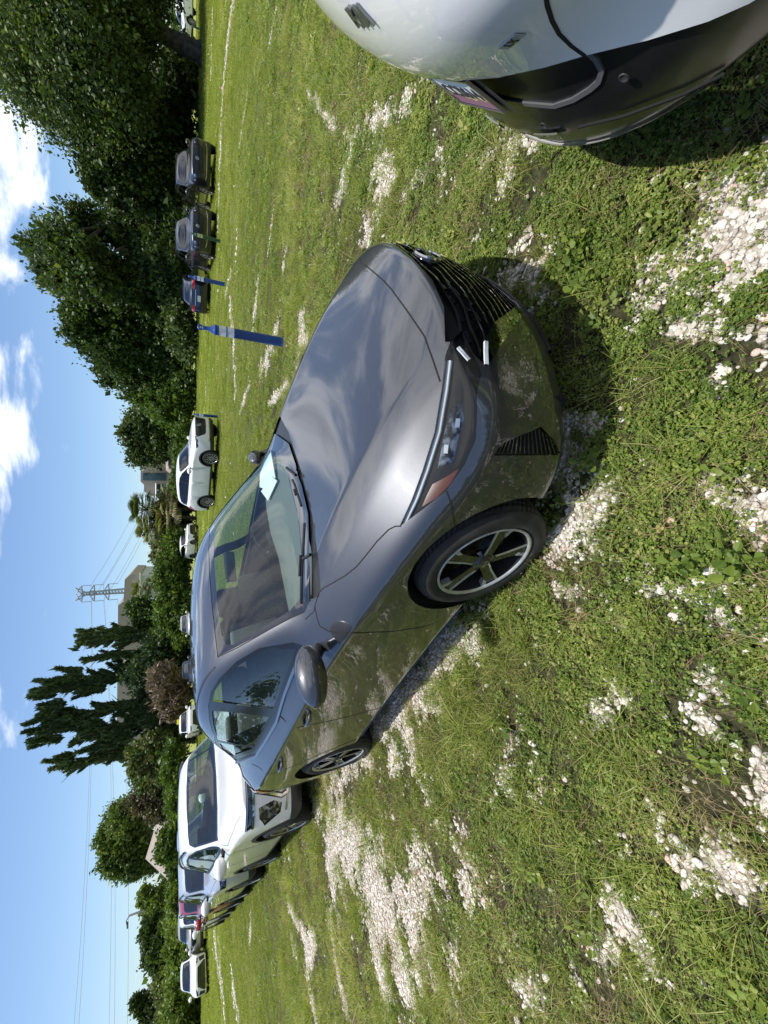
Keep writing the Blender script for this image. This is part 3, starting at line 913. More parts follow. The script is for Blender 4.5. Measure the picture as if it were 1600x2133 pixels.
def text_obj(txt, size, mat, parent, mtx, depth=.0015, name='lettering', bold=False, shear=0.0, space=1.0):
    cu = bpy.data.curves.new('txt', 'FONT'); cu.body = txt; cu.size = size; cu.extrude = depth
    cu.shear = shear; cu.space_character = space
    if bold: cu.offset = size * .03
    to = bpy.data.objects.new('txt', cu); COL.objects.link(to)
    dg = bpy.context.evaluated_depsgraph_get()
    me = bpy.data.meshes.new_from_object(to.evaluated_get(dg)); bpy.data.objects.remove(to); bpy.data.curves.remove(cu)
    me.materials.clear(); me.materials.append(mat); me.name = name
    me.transform(mtx)
    o = bpy.data.objects.new(name, me); COL.objects.link(o); o.parent = parent
    return o
MAT_LAMPDK = noisy(principled('projector_bowl', (.1, .1, .1), .12, .9), 22, (.02, .024, .03), (.17, .20, .25), lo=.46, hi=.6)
MAT_DKCHROME = principled('dark_mirror_chrome', (.42, .43, .44), .04, 1.0)
MAT_GLOSSBLK2 = principled('pillar_black', (0.006, 0.006, 0.006), 0.22, 0, .3, .1)
MAT_TINT_SOFT = glass('door_glass', (0.66, 0.76, 0.73), ior=1.75)
MAT_DRL_GLINT = principled('light_guide_and_glint', (0.80, 0.84, 0.88), 0.18, 0.1, 1.0)  # lamp light guides, and the painted sky glint on the chrome slits

def seat_mesh(bm, x, y, rear=False):
    w = .50 if not rear else 1.25
    add_box(bm, (x, y, .52), (.50, w, .16), Matrix.Rotation(-.12, 3, 'Y'), .05, 3)
    add_box(bm, (x - .30, y, .82), (.14, w * .94, .60), Matrix.Rotation(-.30, 3, 'Y'), .055, 3)
def interior(root):
    for sy in (1, -1):
        bm = bmesh.new(); 
        v0 = add_box(bm, (0, 0, 0), (.50, .50, .15), None, .05, 3)
        bmesh.ops.rotate(bm, cent=(0, 0, 0), matrix=Matrix.Rotation(-.12, 3, 'Y'), verts=v0); bmesh.ops.translate(bm, vec=(-1.62, sy * .37, .50), verts=v0)
        v1 = add_box(bm, (0, 0, 0), (.13, .47, .60), None, .055, 3)
        bmesh.ops.rotate(bm, cent=(0, 0, 0), matrix=Matrix.Rotation(-.28, 3, 'Y'), verts=v1); bmesh.ops.translate(bm, vec=(-1.92, sy * .37, .80), verts=v1)
        st = bm_obj('front_seat', bm, MAT_SEAT, root, True)
        bm = bmesh.new()
        v2 = add_box(bm, (0, 0, 0), (.10, .27, .19), None, .045, 3)
        bmesh.ops.rotate(bm, cent=(0, 0, 0), matrix=Matrix.Rotation(-.15, 3, 'Y'), verts=v2); bmesh.ops.translate(bm, vec=(-2.02, sy * .37, 1.18), verts=v2)
        bm_obj('headrest', bm, MAT_SEAT, st, True)
    bm = bmesh.new()
    v = add_box(bm, (0, 0, 0), (.50, 1.25, .16), None, .05, 3); bmesh.ops.translate(bm, vec=(-2.45, 0, .52), verts=v)
    v = add_box(bm, (0, 0, 0), (.14, 1.20, .58), None, .05, 3); bmesh.ops.rotate(bm, cent=(0, 0, 0), matrix=Matrix.Rotation(-.35, 3, 'Y'), verts=v); bmesh.ops.translate(bm, vec=(-2.72, 0, .82), verts=v)
    for y in (-.4, .4):
        v = add_box(bm, (0, 0, 0), (.09, .24, .13), None, .04, 3); bmesh.ops.translate(bm, vec=(-2.84, y, 1.13), verts=v)
    bm_obj('rear_seat', bm, MAT_SEAT, root, True)
    # dashboard
    prof = [(-.42, .935), (-.60, .955), (-.85, .965), (-1.00, .955), (-1.07, .90), (-1.06, .78), (-.98, .62), (-.95, .45), (-.5, .40)]
    V, Fc = [], []
    ys = [-.70, -.5, -.25, 0, .25, .5, .70]
    for y in ys:
        hump = .03 * math.exp(-((y - .36) / .2) ** 2)
        for x, z in prof: V.append((x - (.05 if abs(y) > .6 else 0) * 0, y, z + (hump if z > .89 and x < -.7 else 0)))
    n = len(prof)
    for i in range(len(ys) - 1):
        for k in range(n - 1): Fc.append((i * n + k, i * n + k + 1, (i + 1) * n + k + 1, (i + 1) * n + k))
    mesh_obj('dashboard', V, Fc, MAT_DASH, root, True)
    mb = MB(); mb.box((-1.085, 0, .93), (.02, .26, .15), Matrix.Rotation(.2, 3, 'Y')); mb.build('centre_screen', MAT_GLOSSBLK, root)
    # steering wheel (left-hand drive: local +y)
    c = Vector((-1.22, .37, .90)); Mx = Matrix.Rotation(-1.15, 3, 'Y')
    pts = [c + Mx @ Vector((.185 * math.cos(t), .185 * math.sin(t), 0)) for t in np.linspace(0, 2 * math.pi, 33)]
    mb = MB(); mb.tube(pts, .016, 8)
    for t in (math.pi * .5, math.pi * 1.5, math.pi):
        mb.tube([c, c + Mx @ Vector((.18 * math.cos(t), .18 * math.sin(t), 0))], .016, 6)
    sw = mb.build('steering_wheel', MAT_TRIM, root, True)
    bm = bmesh.new(); v = add_box(bm, (0, 0, 0), (.12, .15, .05), None, .02, 2); bmesh.ops.rotate(bm, cent=(0, 0, 0), matrix=Mx, verts=v); bmesh.ops.translate(bm, vec=c, verts=v)
    bm_obj('airbag_cover', bm, MAT_DASH, sw, True)
    bm = bmesh.new(); v = add_box(bm, (0, 0, 0), (.03, .24, .065), None, .012, 2); bmesh.ops.translate(bm, vec=(-1.05, 0, 1.26), verts=v)
    bm_obj('interior_mirror', bm, MAT_TRIM, root, True)
    # papers lying on the dashboard, driver's side
    mb = MB()
    V = [(-.62, .40, .975), (-.56, .62, .985), (-.72, .67, 1.03), (-.80, .50, 1.045), (-.76, .42, 1.0)]
    V2 = [(-.60, .34, .975), (-.66, .46, .99), (-.84, .50, 1.03), (-.82, .38, 1.0)]
    V3 = [(v[0], v[1], v[2] - .006) for v in V]; V4 = [(v[0], v[1], v[2] - .006) for v in V2]
    mb.add(V, [(0, 1, 2, 3, 4)]); mb.add(V3, [(4, 3, 2, 1, 0)]); mb.add(V2, [(0, 1, 2, 3)]); mb.add(V4, [(3, 2, 1, 0)])
    o = mb.build('paper_sheet', MAT_PAPER); 
    o.matrix_world = root_matrix(root)
    tag(o, 'crumpled white papers lying on the dark grey sedan dashboard behind the windshield', 'papers')
    # headliner
    V, Fc = [], []
    xs = [-1.25, -1.5, -1.8, -2.15, -2.45, -2.65]; zs_ = [1.335, 1.375, 1.40, 1.385, 1.345, 1.29]
    for x, z in zip(xs, zs_):
        for y in (-.50, -.25, 0, .25, .50): V.append((x, y, z + .012 - .09 * y * y))
    for i in range(5):
        for k in range(4): Fc.append((i * 5 + k, i * 5 + k + 1, (i + 1) * 5 + k + 1, (i + 1) * 5 + k))
    mesh_obj('headliner', V, Fc, MAT_ROOFLIN, root, True)
    # door cards
    mb = MB()
    for sy in (1, -1): mb.box((-1.75, sy * .80, .62), (2.0, .03, .66))
    mb.build('door_lining', MAT_DASH, root)
def root_matrix(o): return Matrix.Translation(o.location) @ Matrix.Rotation(o.rotation_euler[2], 4, 'Z')
def mirrors(root, cb):
    for sg in (-1, 1):
        # housing shell: squashed, swept-back ellipsoid cut flat at the glass
        V, Fc = [], []
        nu, nv = 22, 14
        for i in range(nv + 1):
            ph = math.pi * i / nv
            for k in range(nu):
                t = 2 * math.pi * k / nu
                x = (.095 if sg < 0 else .06) * math.sin(ph) * math.cos(t); z = (.078 if sg < 0 else .062) * math.sin(ph) * math.sin(t); y = (.135 if sg < 0 else .10) * math.cos(ph)
                if x < 0: x *= .45
                x += -.035 * (y / .135) ; z += -.012 * (y / .135) 
                if z < 0: z *= .85
                V.append(((-.66 if sg < 0 else -.84) + x, sg * ((.975 if sg < 0 else .885) + y), (1.0 if sg < 0 else 1.02) + z))
        for i in range(nv):
            for k in range(nu):
                a = i * nu + k; b = i * nu + (k + 1) % nu
                q = (a, b, b + nu, a + nu); Fc.append(q if sg < 0 else q[::-1])
        mi = [1 if V[f[0]][2] < .965 and V[f[2]][2] < .970 else 0 for f in Fc]
        o = mesh_obj('door_mirror', V, Fc, MAT_SENT, root, True, mats=[MAT_SENT, MAT_TRIM], midx=mi)
        mb = MB(); mb.tube([(-.70, sg * .78, .895), (-.69 - (.06 if sg > 0 else 0), sg * .86, .94), (-.69 - (.12 if sg > 0 else 0), sg * .90, .98)], [.028, .026, .024], 8)
        mb.build('mirror_arm', MAT_TRIM, o, True)
def wipers(root, cb, CV):
    mb = MB()
    for pts in ([(636, 1255), (638, 1200), (641, 1145), (644, 1090)][::1], [(637, 1055), (622, 1010), (600, 965), (583, 915)]):
        pth = cb.path(pts, CV, False, 12)
        P3 = [h + nn * .024 for h, nn in pth]
        P3 = [Vector((p.x, -p.y, p.z)) for p in P3]
        mb.tube(P3, .007, 6)
        mb.tube([p + Vector((0, 0, .012)) for p in P3[len(P3) // 3: 2 * len(P3) // 3]], .006, 6)
    w = mb.build('wiper', MAT_TRIM, root)
    mb = MB()
    for a, b in (((644, 1163), (655, 1155)), ((608, 975), (624, 990))):
        h, nn = cb.project(a, CV); h2, n2 = cb.project(b, CV)
        if h is None or h2 is None: continue
        mb.tube([Vector((h.x, -h.y, h.z + .03)), Vector((h2.x, -h2.y, h2.z + .02))], .009, 6)
        mb.build('wiper_arm', MAT_TRIM, w); mb = MB()
def handles(root, cb):
    for sg in (-1, 1):
        for x, z in ((-1.46, .845), (-2.34, .875)):
            h, nn = cb.project((x, z), cb.view('side'))
            y = h.y
            mb = MB()
            pts = [(x + .085, sg * (y - .004), z), (x + .06, sg * (y + .030), z + .002), (x, sg * (y + .036), z + .004), (x - .06, sg * (y + .030), z + .004), (x - .09, sg * (y - .004), z + .002)]
            mb.tube(pts, [.009, .013, .014, .013, .010], 8)
            o = mb.build('door_handle', MAT_SENT, root, True)
            mb = MB()
            p2 = [(h_ - n_ * .002, n_) for h_, n_ in cb.path([(x + .05, z + .002), (x - .05, z + .002)], cb.view('side'), False, .02)]
            ribbon(mb, p2, .042, .0035, sides=(sg,)); mb.build('handle_cup', MAT_GLOSSBLK, o)
SEDAN, SEDAN_CB = build_sedan()
# ------------------------------------------------------------------ ground
GROUND = True
STROKES = [
    ([(1380, 600), (1480, 570), (1600, 480)], .17), ([(1440, 660), (1480, 640), (1550, 560)], .12), ([(1430, 700), (1500, 690)], .05),
    ([(1010, 330), (1050, 300), (1120, 310)], .10), ([(990, 470), (1040, 420), (1060, 350)], .10), ([(985, 500), (1060, 540), (1110, 600)], .09),
    ([(1560, 330), (1470, 380)], .06), ([(1500, 400), (1540, 440)], .05), ([(1590, 300), (1530, 330)], .08),
    ([(770, 480), (800, 400), (790, 340)], .13), ([(700, 300), (780, 250), (860, 200)], .11), ([(640, 190), (700, 270)], .09), ([(860, 380), (900, 330), (960, 400)], .09),
    ([(1215, 990), (1190, 1080), (1150, 1120)], .12), ([(1235, 870), (1205, 960)], .09), ([(1180, 880), (1190, 1000)], .1),
    ([(980, 1290), (900, 1370), (860, 1420), (800, 1500), (770, 1560), (700, 1640), (655, 1680)], .165), ([(880, 1440), (860, 1520), (810, 1600)], .11),
    ([(1100, 1560), (1130, 1630)], .09), ([(1280, 1480), (1250, 1540)], .07), ([(1035, 1640), (1060, 1600)], .06), ([(1090, 1510), (1060, 1560)], .05), ([(1340, 1560), (1280, 1520)], .06),
    ([(1570, 1640), (1490, 1700), (1530, 1780), (1590, 1830)], .065), ([(1390, 1700), (1420, 1800)], .08), ([(1440, 1760), (1500, 1820)], .07), ([(1480, 1440), (1450, 1480)], .05),
    ([(1270, 1870), (1290, 1960), (1230, 1990)], .07), ([(1110, 2080), (1090, 2133)], .10), ([(1330, 2060), (1380, 2000)], .07), ([(1250, 1700), (1290, 1760)], .04),
    ([(735, 1830), (760, 1900), (790, 1980), (800, 2060)], .165), ([(650, 1950), (640, 2030), (660, 2133)], .18), ([(700, 1800), (720, 1860)], .13), ([(870, 1870), (870, 1960)], .13),
    ([(690, 1900), (700, 2000), (720, 2100)], .12), ([(780, 1760), (800, 1830)], .10), ([(600, 1880), (640, 1960)], .12), ([(850, 1780), (880, 1860)], .08),
    ([(470, 2133), (465, 2060), (452, 1990), (447, 1950)], .55), ([(497, 2133), (485, 2040)], .4), ([(450, 1900), (448, 1860)], .3), ([(520, 1960), (523, 1920)], .15),
    ([(545, 770), (560, 735), (575, 690)], .32), ([(490, 820), (487, 700), (480, 630)], .32), ([(528, 690), (537, 600)], .2), ([(430, 830), (428, 790)], .3), ([(500, 860), (520, 800)], .2), ([(560, 840), (600, 800)], .14),
    ([(455, 470), (458, 380), (462, 250), (466, 180), (478, 60), (488, 0)], .42), ([(440, 160), (444, 0)], .5), ([(492, 560), (495, 480)], .16), ([(470, 620), (482, 560)], .2), ([(432, 690), (430, 600)], .3), ([(500, 300), (515, 200)], .12), ([(590, 560), (600, 500)], .12), ([(700, 420), (730, 330)], .1),
    ([(560, 520), (570, 440)], .1), ([(640, 130), (660, 60)], .08), ([(560, 100), (575, 20)], .1),
]
_SW = [(np.array([at_ground(*p) for p in pts]), w) for pts, w in STROKES]
def gmask(X, Y):
    X = np.asarray(X, float); Y = np.asarray(Y, float)
    best = np.full(X.shape, -9.0)
    nz = fbm(X * 3.1, Y * 3.1, 5, 4) - .5
    nf = (fbm(X * 11, Y * 11, 9, 3) - .5) + (fbm(X * 27, Y * 27, 19, 2) - .5) * .7
    for P, w in _SW:
        near_ = [np.hypot(*P[0]) < 6]; sg_ = (.85 if w >= .16 else .5) if near_[0] else 1.0
        for i in range(len(P) - 1):
            a, b = P[i], P[i + 1]; ab = b - a; L2 = max(1e-9, ab @ ab)
            if L2 > 400: pass
            t = np.clip(((X - a[0]) * ab[0] + (Y - a[1]) * ab[1]) / L2, 0, 1)
            d = np.hypot(X - a[0] - t * ab[0], Y - a[1] - t * ab[1])
            best = np.maximum(best, sg_ * (1 - d / (w * (1.15 if near_[0] else .95))))
    dist = np.hypot(X, Y)
    sp = (fbm(X * .9 + 7, Y * .9, 31, 4) - .64 - .3 * np.clip((dist - 6) / 8, 0, 1)) * 5.0        # sparse patches elsewhere
    best = np.maximum(best, sp)
    v = best + nz * 1.7 + nf * 1.5
    return np.clip((v - .05) / .75, 0, 1)
def gz(X, Y):
    d = np.hypot(X, Y)
    return (fbm(X * 1.3, Y * 1.3, 3, 3) - .5) * .03 * np.exp(-d / 14) - .004

def nonuni(lo, hi, near, c, step, grow):
    out = [c]; s = step; x = c
    while x < hi: x += s; out.append(x); s = s if x < c + near else s * grow
    x = c; s = step
    while x > lo: x -= s; out.insert(0, x); s = s if x > c - near else s * grow
    return np.array(out)
gxs = nonuni(-420, 420, 5.5, 0.0, .07, 1.045); gys = nonuni(-60, 700, 3.4, 3.8, .07, 1.045)
GX, GY = np.meshgrid(gxs, gys)
GZ = gz(GX, GY)
V = np.stack([GX.ravel(), GY.ravel(), GZ.ravel()], 1)
nx_, ny_ = len(gxs), len(gys)
I = np.arange(ny_ * nx_).reshape(ny_, nx_)
Fq = np.stack([I[:-1, :-1].ravel(), I[:-1, 1:].ravel(), I[1:, 1:].ravel(), I[1:, :-1].ravel()], 1)
gme = bpy.data.meshes.new('ground')
gme.vertices.add(len(V)); gme.vertices.foreach_set('co', V.ravel())
gme.loops.add(Fq.size); gme.loops.foreach_set('vertex_index', Fq.ravel())
gme.polygons.add(len(Fq)); gme.polygons.foreach_set('loop_start', np.arange(0, Fq.size, 4)); gme.polygons.foreach_set('loop_total', np.full(len(Fq), 4))
gme.update(calc_edges=True); gme.validate()
at = gme.attributes.new('gravel', 'FLOAT', 'POINT'); at.data.foreach_set('value', gmask(GX, GY).ravel())
ground = bpy.data.objects.new('ground', gme); COL.objects.link(ground); ground['kind'] = 'structure'
gm = bpy.data.materials.new('ground'); gm.use_nodes = True
nt = gm.node_tree; b = nt.nodes['Principled BSDF']; b.inputs['Roughness'].default_value = .95; b.inputs['Specular IOR Level'].default_value = .2
t = N(nt, 'ShaderNodeTexCoord')
ga = N(nt, 'ShaderNodeAttribute', attribute_name='gravel')
vo = N(nt, 'ShaderNodeTexVoronoi', i={'Scale': 55.0}); nt.links.new(t.outputs['Object'], vo.inputs['Vector'])
vs_ = N(nt, 'ShaderNodeSeparateColor'); nt.links.new(vo.outputs['Color'], vs_.inputs[0])
gc = N(nt, 'ShaderNodeValToRGB'); nt.links.new(vs_.outputs[0], gc.inputs[0])
gc.color_ramp.elements[0].color = (.24, .21, .17, 1); gc.color_ramp.elements[1].color = (.56, .52, .46, 1)
n1 = N(nt, 'ShaderNodeTexNoise', i={'Scale': 1.7, 'Detail': 8, 'Roughness': .65}); nt.links.new(t.outputs['Object'], n1.inputs['Vector'])
n2 = N(nt, 'ShaderNodeTexNoise', i={'Scale': 26.0, 'Detail': 6, 'Roughness': .7}); nt.links.new(t.outputs['Object'], n2.inputs['Vector'])
sr = N(nt, 'ShaderNodeValToRGB'); nt.links.new(n2.outputs['Fac'], sr.inputs[0])
sr.color_ramp.elements[0].position = .35; sr.color_ramp.elements[0].color = (.020, .020, .010, 1)
sr.color_ramp.elements[1].position = .72; sr.color_ramp.elements[1].color = (.13, .11, .062, 1)
e = sr.color_ramp.elements.new(.55); e.color = (.045, .046, .020, 1)
# away from the camera the lawn itself carries the colour
cd = N(nt, 'ShaderNodeSeparateXYZ'); nt.links.new(t.outputs['Object'], cd.inputs[0])
dd = N(nt, 'ShaderNodeVectorMath', operation='LENGTH'); nt.links.new(t.outputs['Object'], dd.inputs[0])
fr = N(nt, 'ShaderNodeMapRange'); fr.inputs['From Min'].default_value = 8; fr.inputs['From Max'].default_value = 30; nt.links.new(dd.outputs['Value'], fr.inputs['Value'])
lr = N(nt, 'ShaderNodeValToRGB'); nt.links.new(n1.outputs['Fac'], lr.inputs[0])
lr.color_ramp.elements[0].position = .3; lr.color_ramp.elements[0].color = (.15, .20, .036, 1)
lr.color_ramp.elements[1].position = .7; lr.color_ramp.elements[1].color = (.30, .31, .085, 1)
mx1 = N(nt, 'ShaderNodeMix', data_type='RGBA'); nt.links.new(fr.outputs[0], mx1.inputs['Factor']); nt.links.new(sr.outputs[0], mx1.inputs[6]); nt.links.new(lr.outputs[0], mx1.inputs[7])
gf = M(nt, 'ADD', ga.outputs['Fac'], M(nt, 'MULTIPLY', M(nt, 'SUBTRACT', n2.outputs['Fac'], .5), 1.3))
gr_ = N(nt, 'ShaderNodeMapRange'); gr_.inputs['From Min'].default_value = .42; gr_.inputs['From Max'].default_value = .58; nt.links.new(gf, gr_.inputs['Value'])
mx2 = N(nt, 'ShaderNodeMix', data_type='RGBA'); nt.links.new(gr_.outputs[0], mx2.inputs['Factor']); nt.links.new(mx1.outputs[2], mx2.inputs[6]); nt.links.new(gc.outputs[0], mx2.inputs[7])
nt.links.new(mx2.outputs[2], b.inputs['Base Color'])
bp = N(nt, 'ShaderNodeBump', i={'Strength': .9, 'Distance': .02}); nt.links.new(vo.outputs['Distance'], bp.inputs['Height']); bp.invert = True
nt.links.new(bp.outputs[0], b.inputs['Normal'])
gme.materials.append(gm)
# packed earth strip at the foot of the trees
# ------------------------------------------------------------------ scattered ground cover
def leaf_mat(name, c1, c2, c3=None, trans=.35, rough=.55, world_scale=.6):
    mt = bpy.data.materials.new(name); mt.use_nodes = True
    nt = mt.node_tree; nt.nodes.clear()
    oi = N(nt, 'ShaderNodeObjectInfo'); ge = N(nt, 'ShaderNodeNewGeometry')
    n = N(nt, 'ShaderNodeTexNoise', i={'Scale': world_scale, 'Detail': 4, 'Roughness': .6}); nt.links.new(ge.outputs['Position'], n.inputs['Vector'])
    f = M(nt, 'ADD', M(nt, 'MULTIPLY', oi.outputs['Random'], .40), M(nt, 'MULTIPLY', M(nt, 'ADD', M(nt, 'MULTIPLY', M(nt, 'SUBTRACT', n.outputs['Fac'], .5), 1.7), .5), .60))
    f2 = M(nt, 'ADD', f, M(nt, 'MULTIPLY', M(nt, 'SUBTRACT', ge.outputs['Random Per Island'], .5), .5))
    r = N(nt, 'ShaderNodeValToRGB'); nt.links.new(f2, r.inputs[0])
    r.color_ramp.elements[0].position = .22; r.color_ramp.elements[0].color = (*c1, 1)
    r.color_ramp.elements[1].position = .78; r.color_ramp.elements[1].color = (*c2, 1)
    if c3: e = r.color_ramp.elements.new(.93); e.color = (*c3, 1)
    d = N(nt, 'ShaderNodeBsdfPrincipled', i={'Roughness': rough, 'Specular IOR Level': .35}); nt.links.new(r.outputs[0], d.inputs['Base Color'])
    tl = N(nt, 'ShaderNodeBsdfTranslucent')
    g = N(nt, 'ShaderNodeMix', data_type='RGBA', blend_type='MULTIPLY'); g.inputs['Factor'].default_value = 1; g.inputs[7].default_value = (1.5, 1.6, .7, 1); nt.links.new(r.outputs[0], g.inputs[6])
    nt.links.new(g.outputs[2], tl.inputs[0])
    mx = N(nt, 'ShaderNodeMixShader'); mx.inputs[0].default_value = trans
    o = N(nt, 'ShaderNodeOutputMaterial')
    nt.links.new(d.outputs[0], mx.inputs[1]); nt.links.new(tl.outputs[0], mx.inputs[2]); nt.links.new(mx.outputs[0], o.inputs[0])
    return mt
MAT_CLOVER = leaf_mat('clover_leaf', (.075, .13, .022), (.245, .31, .058), (.40, .37, .14), .38, .5, 2.0)
MAT_GRASS = leaf_mat('grass_blade', (.15, .195, .034), (.34, .37, .085), (.48, .43, .22), .42, .6, .9)
MAT_LAWN = leaf_mat('lawn_blade', (.15, .20, .030), (.30, .32, .070), (.44, .39, .19), .42, .65, .35)
MAT_DRY = leaf_mat('dry_stem', (.16, .10, .05), (.34, .25, .14), None, .2, .8, 2.0)
MAT_PEB = bpy.data.materials.new('pebble'); MAT_PEB.use_nodes = True
nt = MAT_PEB.node_tree; b = nt.nodes['Principled BSDF']; b.inputs['Roughness'].default_value = .85
oi = N(nt, 'ShaderNodeObjectInfo'); rp = N(nt, 'ShaderNodeValToRGB'); nt.links.new(oi.outputs['Random'], rp.inputs[0])
for pos, c in ((.0, (.34, .30, .25)), (.25, (.47, .43, .38)), (.6, (.58, .55, .50)), (.93, (.66, .64, .60))):
    e = rp.color_ramp.elements.new(pos) if pos not in (0.0,) else rp.color_ramp.elements[0]; e.color = (*c, 1)
rp.color_ramp.elements[-1].color = (.62, .40, .34, 1)
tc_ = N(nt, 'ShaderNodeTexCoord'); n = N(nt, 'ShaderNodeTexNoise', i={'Scale': 2.2, 'Detail': 5}); nt.links.new(tc_.outputs['Object'], n.inputs['Vector'])
mm = N(nt, 'ShaderNodeMix', data_type='RGBA', blend_type='MULTIPLY'); mm.inputs['Factor'].default_value = 1
rg_ = N(nt, 'ShaderNodeValToRGB'); nt.links.new(n.outputs['Fac'], rg_.inputs[0]); rg_.color_ramp.elements[0].position = .3; rg_.color_ramp.elements[0].color = (.74, .70, .64, 1); rg_.color_ramp.elements[1].position = .55; rg_.color_ramp.elements[1].color = (1, 1, 1, 1)
nt.links.new(rp.outputs[0], mm.inputs[6]); nt.links.new(rg_.outputs[0], mm.inputs[7]); nt.links.new(mm.outputs[2], b.inputs['Base Color'])

rng = np.random.default_rng(7)
def raw_mesh(name, V, Fc, mat, smooth=False):
    me = bpy.data.meshes.new(name); me.from_pydata([tuple(map(float, v)) for v in V], [], [tuple(map(int, f)) for f in Fc]); me.materials.append(mat)
    if smooth: me.polygons.foreach_set('use_smooth', [True] * len(me.polygons))
    return bpy.data.objects.new(name, me)
def blade_clump(name, nb, rad, h0, h1, w, mat, lean=.5, seed=0, segs=3):
    r = np.random.default_rng(seed); V, Fc = [], []
    for k in range(nb):
        a = r.uniform(0, 6.283); q = rad * math.sqrt(r.uniform()); bx, by = q * math.cos(a), q * math.sin(a)
        h = r.uniform(h0, h1); a2 = a + r.normal(0, .9); ln = lean * r.uniform(.2, 1.3); ww = w * r.uniform(.6, 1.2)
        dx, dy = math.cos(a2), math.sin(a2); sx, sy = -dy, dx; tw = r.uniform(-.8, .8)
        b0 = len(V)
        for s_ in range(segs + 1):
            t = s_ / segs; z = h * (t - .35 * ln * t * t); o = h * ln * t * t
            wd = ww * (1 - t) ** .7 if s_ < segs else 0.0004
            px, py = bx + dx * o, by + dy * o; cx_, sy_ = math.cos(tw * t), math.sin(tw * t)
            ex, ey = sx * cx_ + dx * sy_, sy * cx_ + dy * sy_
            V += [(px - ex * wd, py - ey * wd, z), (px + ex * wd, py + ey * wd, z)]
        for s_ in range(segs): Fc.append((b0 + 2 * s_, b0 + 2 * s_ + 1, b0 + 2 * s_ + 3, b0 + 2 * s_ + 2))
    return raw_mesh(name, V, Fc, mat)
def clover_clump(name, nl, rad, hmax, ls, mat, seed=0, trio=True):
    r = np.random.default_rng(seed); V, Fc = [], []
    for k in range(nl):
        a = r.uniform(0, 6.283); q = rad * math.sqrt(r.uniform()); cx_, cy_ = q * math.cos(a), q * math.sin(a)
        z = hmax * r.uniform(.25, 1) * (1 - .4 * (q / rad) ** 2)
        tx, ty = r.normal(0, .35, 2); a0 = r.uniform(0, 6.283); s_ = ls * r.uniform(.6, 1.25)
        for j in range(3 if trio else 2):
            an = a0 + j * (2.094 if trio else 3.14159) + r.normal(0, .15); ux, uy = math.cos(an), math.sin(an); vx, vy = -uy, ux
            fold = r.uniform(.1, .45) * s_
            pts = [(0.08, 0, 0), (.45, .48, fold), (.95, .50, fold), (1.28, .12, fold * .35), (1.28, -.12, fold * .35), (.95, -.50, fold), (.45, -.48, fold)]
            mid = (1.22, 0, 0)
            b0 = len(V)
            for (u, v, w) in pts + [mid]:
                x = cx_ + (ux * u + vx * v) * s_; y = cy_ + (uy * u + vy * v) * s_
                V.append((x, y, z + w + tx * (x - cx_) + ty * (y - cy_)))
            Fc += [(b0, b0 + 7, b0 + 3, b0 + 2, b0 + 1)[0:5], (b0, b0 + 6, b0 + 5, b0 + 4, b0 + 7)]
    return raw_mesh(name, V, Fc, mat)
def pebble(name, seed):
    r = np.random.default_rng(seed); bm = bmesh.new(); bmesh.ops.create_icosphere(bm, subdivisions=2, radius=1)
    ax = r.uniform(.7, 1.15, 3); ax[2] *= .62
    pl = [(Vector(r.normal(0, 1, 3)).normalized(), r.uniform(.62, .95)) for _ in range(7)]
    for v in bm.verts:
        for n_, d in pl:
            q = v.co.dot(n_)
            if q > d: v.co -= n_ * (q - d) * .85
        v.co = Vector((v.co.x * ax[0], v.co.y * ax[1], v.co.z * ax[2]))
    me = bpy.data.meshes.new(name); bm.to_mesh(me); bm.free(); me.materials.append(MAT_PEB); me.polygons.foreach_set('use_smooth', [True] * len(me.polygons))
    return bpy.data.objects.new(name, me)
def scatter(name, P, rot, scl, idx, protos, label=None):
    col = bpy.data.collections.new(name + '_kinds')
    for o in protos: col.objects.link(o)
    me = bpy.data.meshes.new(name); me.vertices.add(len(P)); me.vertices.foreach_set('co', np.asarray(P, float).ravel())
    a = me.attributes.new('rot', 'FLOAT_VECTOR', 'POINT'); a.data.foreach_set('vector', np.asarray(rot, float).ravel())
    a = me.attributes.new('scl', 'FLOAT', 'POINT'); a.data.foreach_set('value', np.asarray(scl, float))
    a = me.attributes.new('idx', 'INT', 'POINT'); a.data.foreach_set('value', np.asarray(idx, np.int32))
    o = bpy.data.objects.new(name, me); COL.objects.link(o); o['kind'] = 'stuff'
    ng = bpy.data.node_groups.new(name, 'GeometryNodeTree')
    ng.interface.new_socket('Geometry', in_out='INPUT', socket_type='NodeSocketGeometry'); ng.interface.new_socket('Geometry', in_out='OUTPUT', socket_type='NodeSocketGeometry')
    gi = ng.nodes.new('NodeGroupInput'); go = ng.nodes.new('NodeGroupOutput')
    ip = ng.nodes.new('GeometryNodeInstanceOnPoints'); ci = ng.nodes.new('GeometryNodeCollectionInfo')
    ci.inputs['Collection'].default_value = col; ci.inputs['Separate Children'].default_value = True; ci.inputs['Reset Children'].default_value = True
    def attr(nm, ty):
        q = ng.nodes.new('GeometryNodeInputNamedAttribute'); q.data_type = ty; q.inputs['Name'].default_value = nm; return q.outputs['Attribute']
    L = ng.links
    L.new(gi.outputs[0], ip.inputs['Points']); L.new(ci.outputs[0], ip.inputs['Instance'])
    ip.inputs['Pick Instance'].default_value = True
    L.new(attr('idx', 'INT'), ip.inputs['Instance Index'])
    er = ng.nodes.new('FunctionNodeEulerToRotation'); L.new(attr('rot', 'FLOAT_VECTOR'), er.inputs[0]); L.new(er.outputs[0], ip.inputs['Rotation'])
    L.new(attr('scl', 'FLOAT'), ip.inputs['Scale'])
    L.new(ip.outputs[0], go.inputs[0])
    md = o.modifiers.new('scatter', 'NODES'); md.node_group = ng
    return o
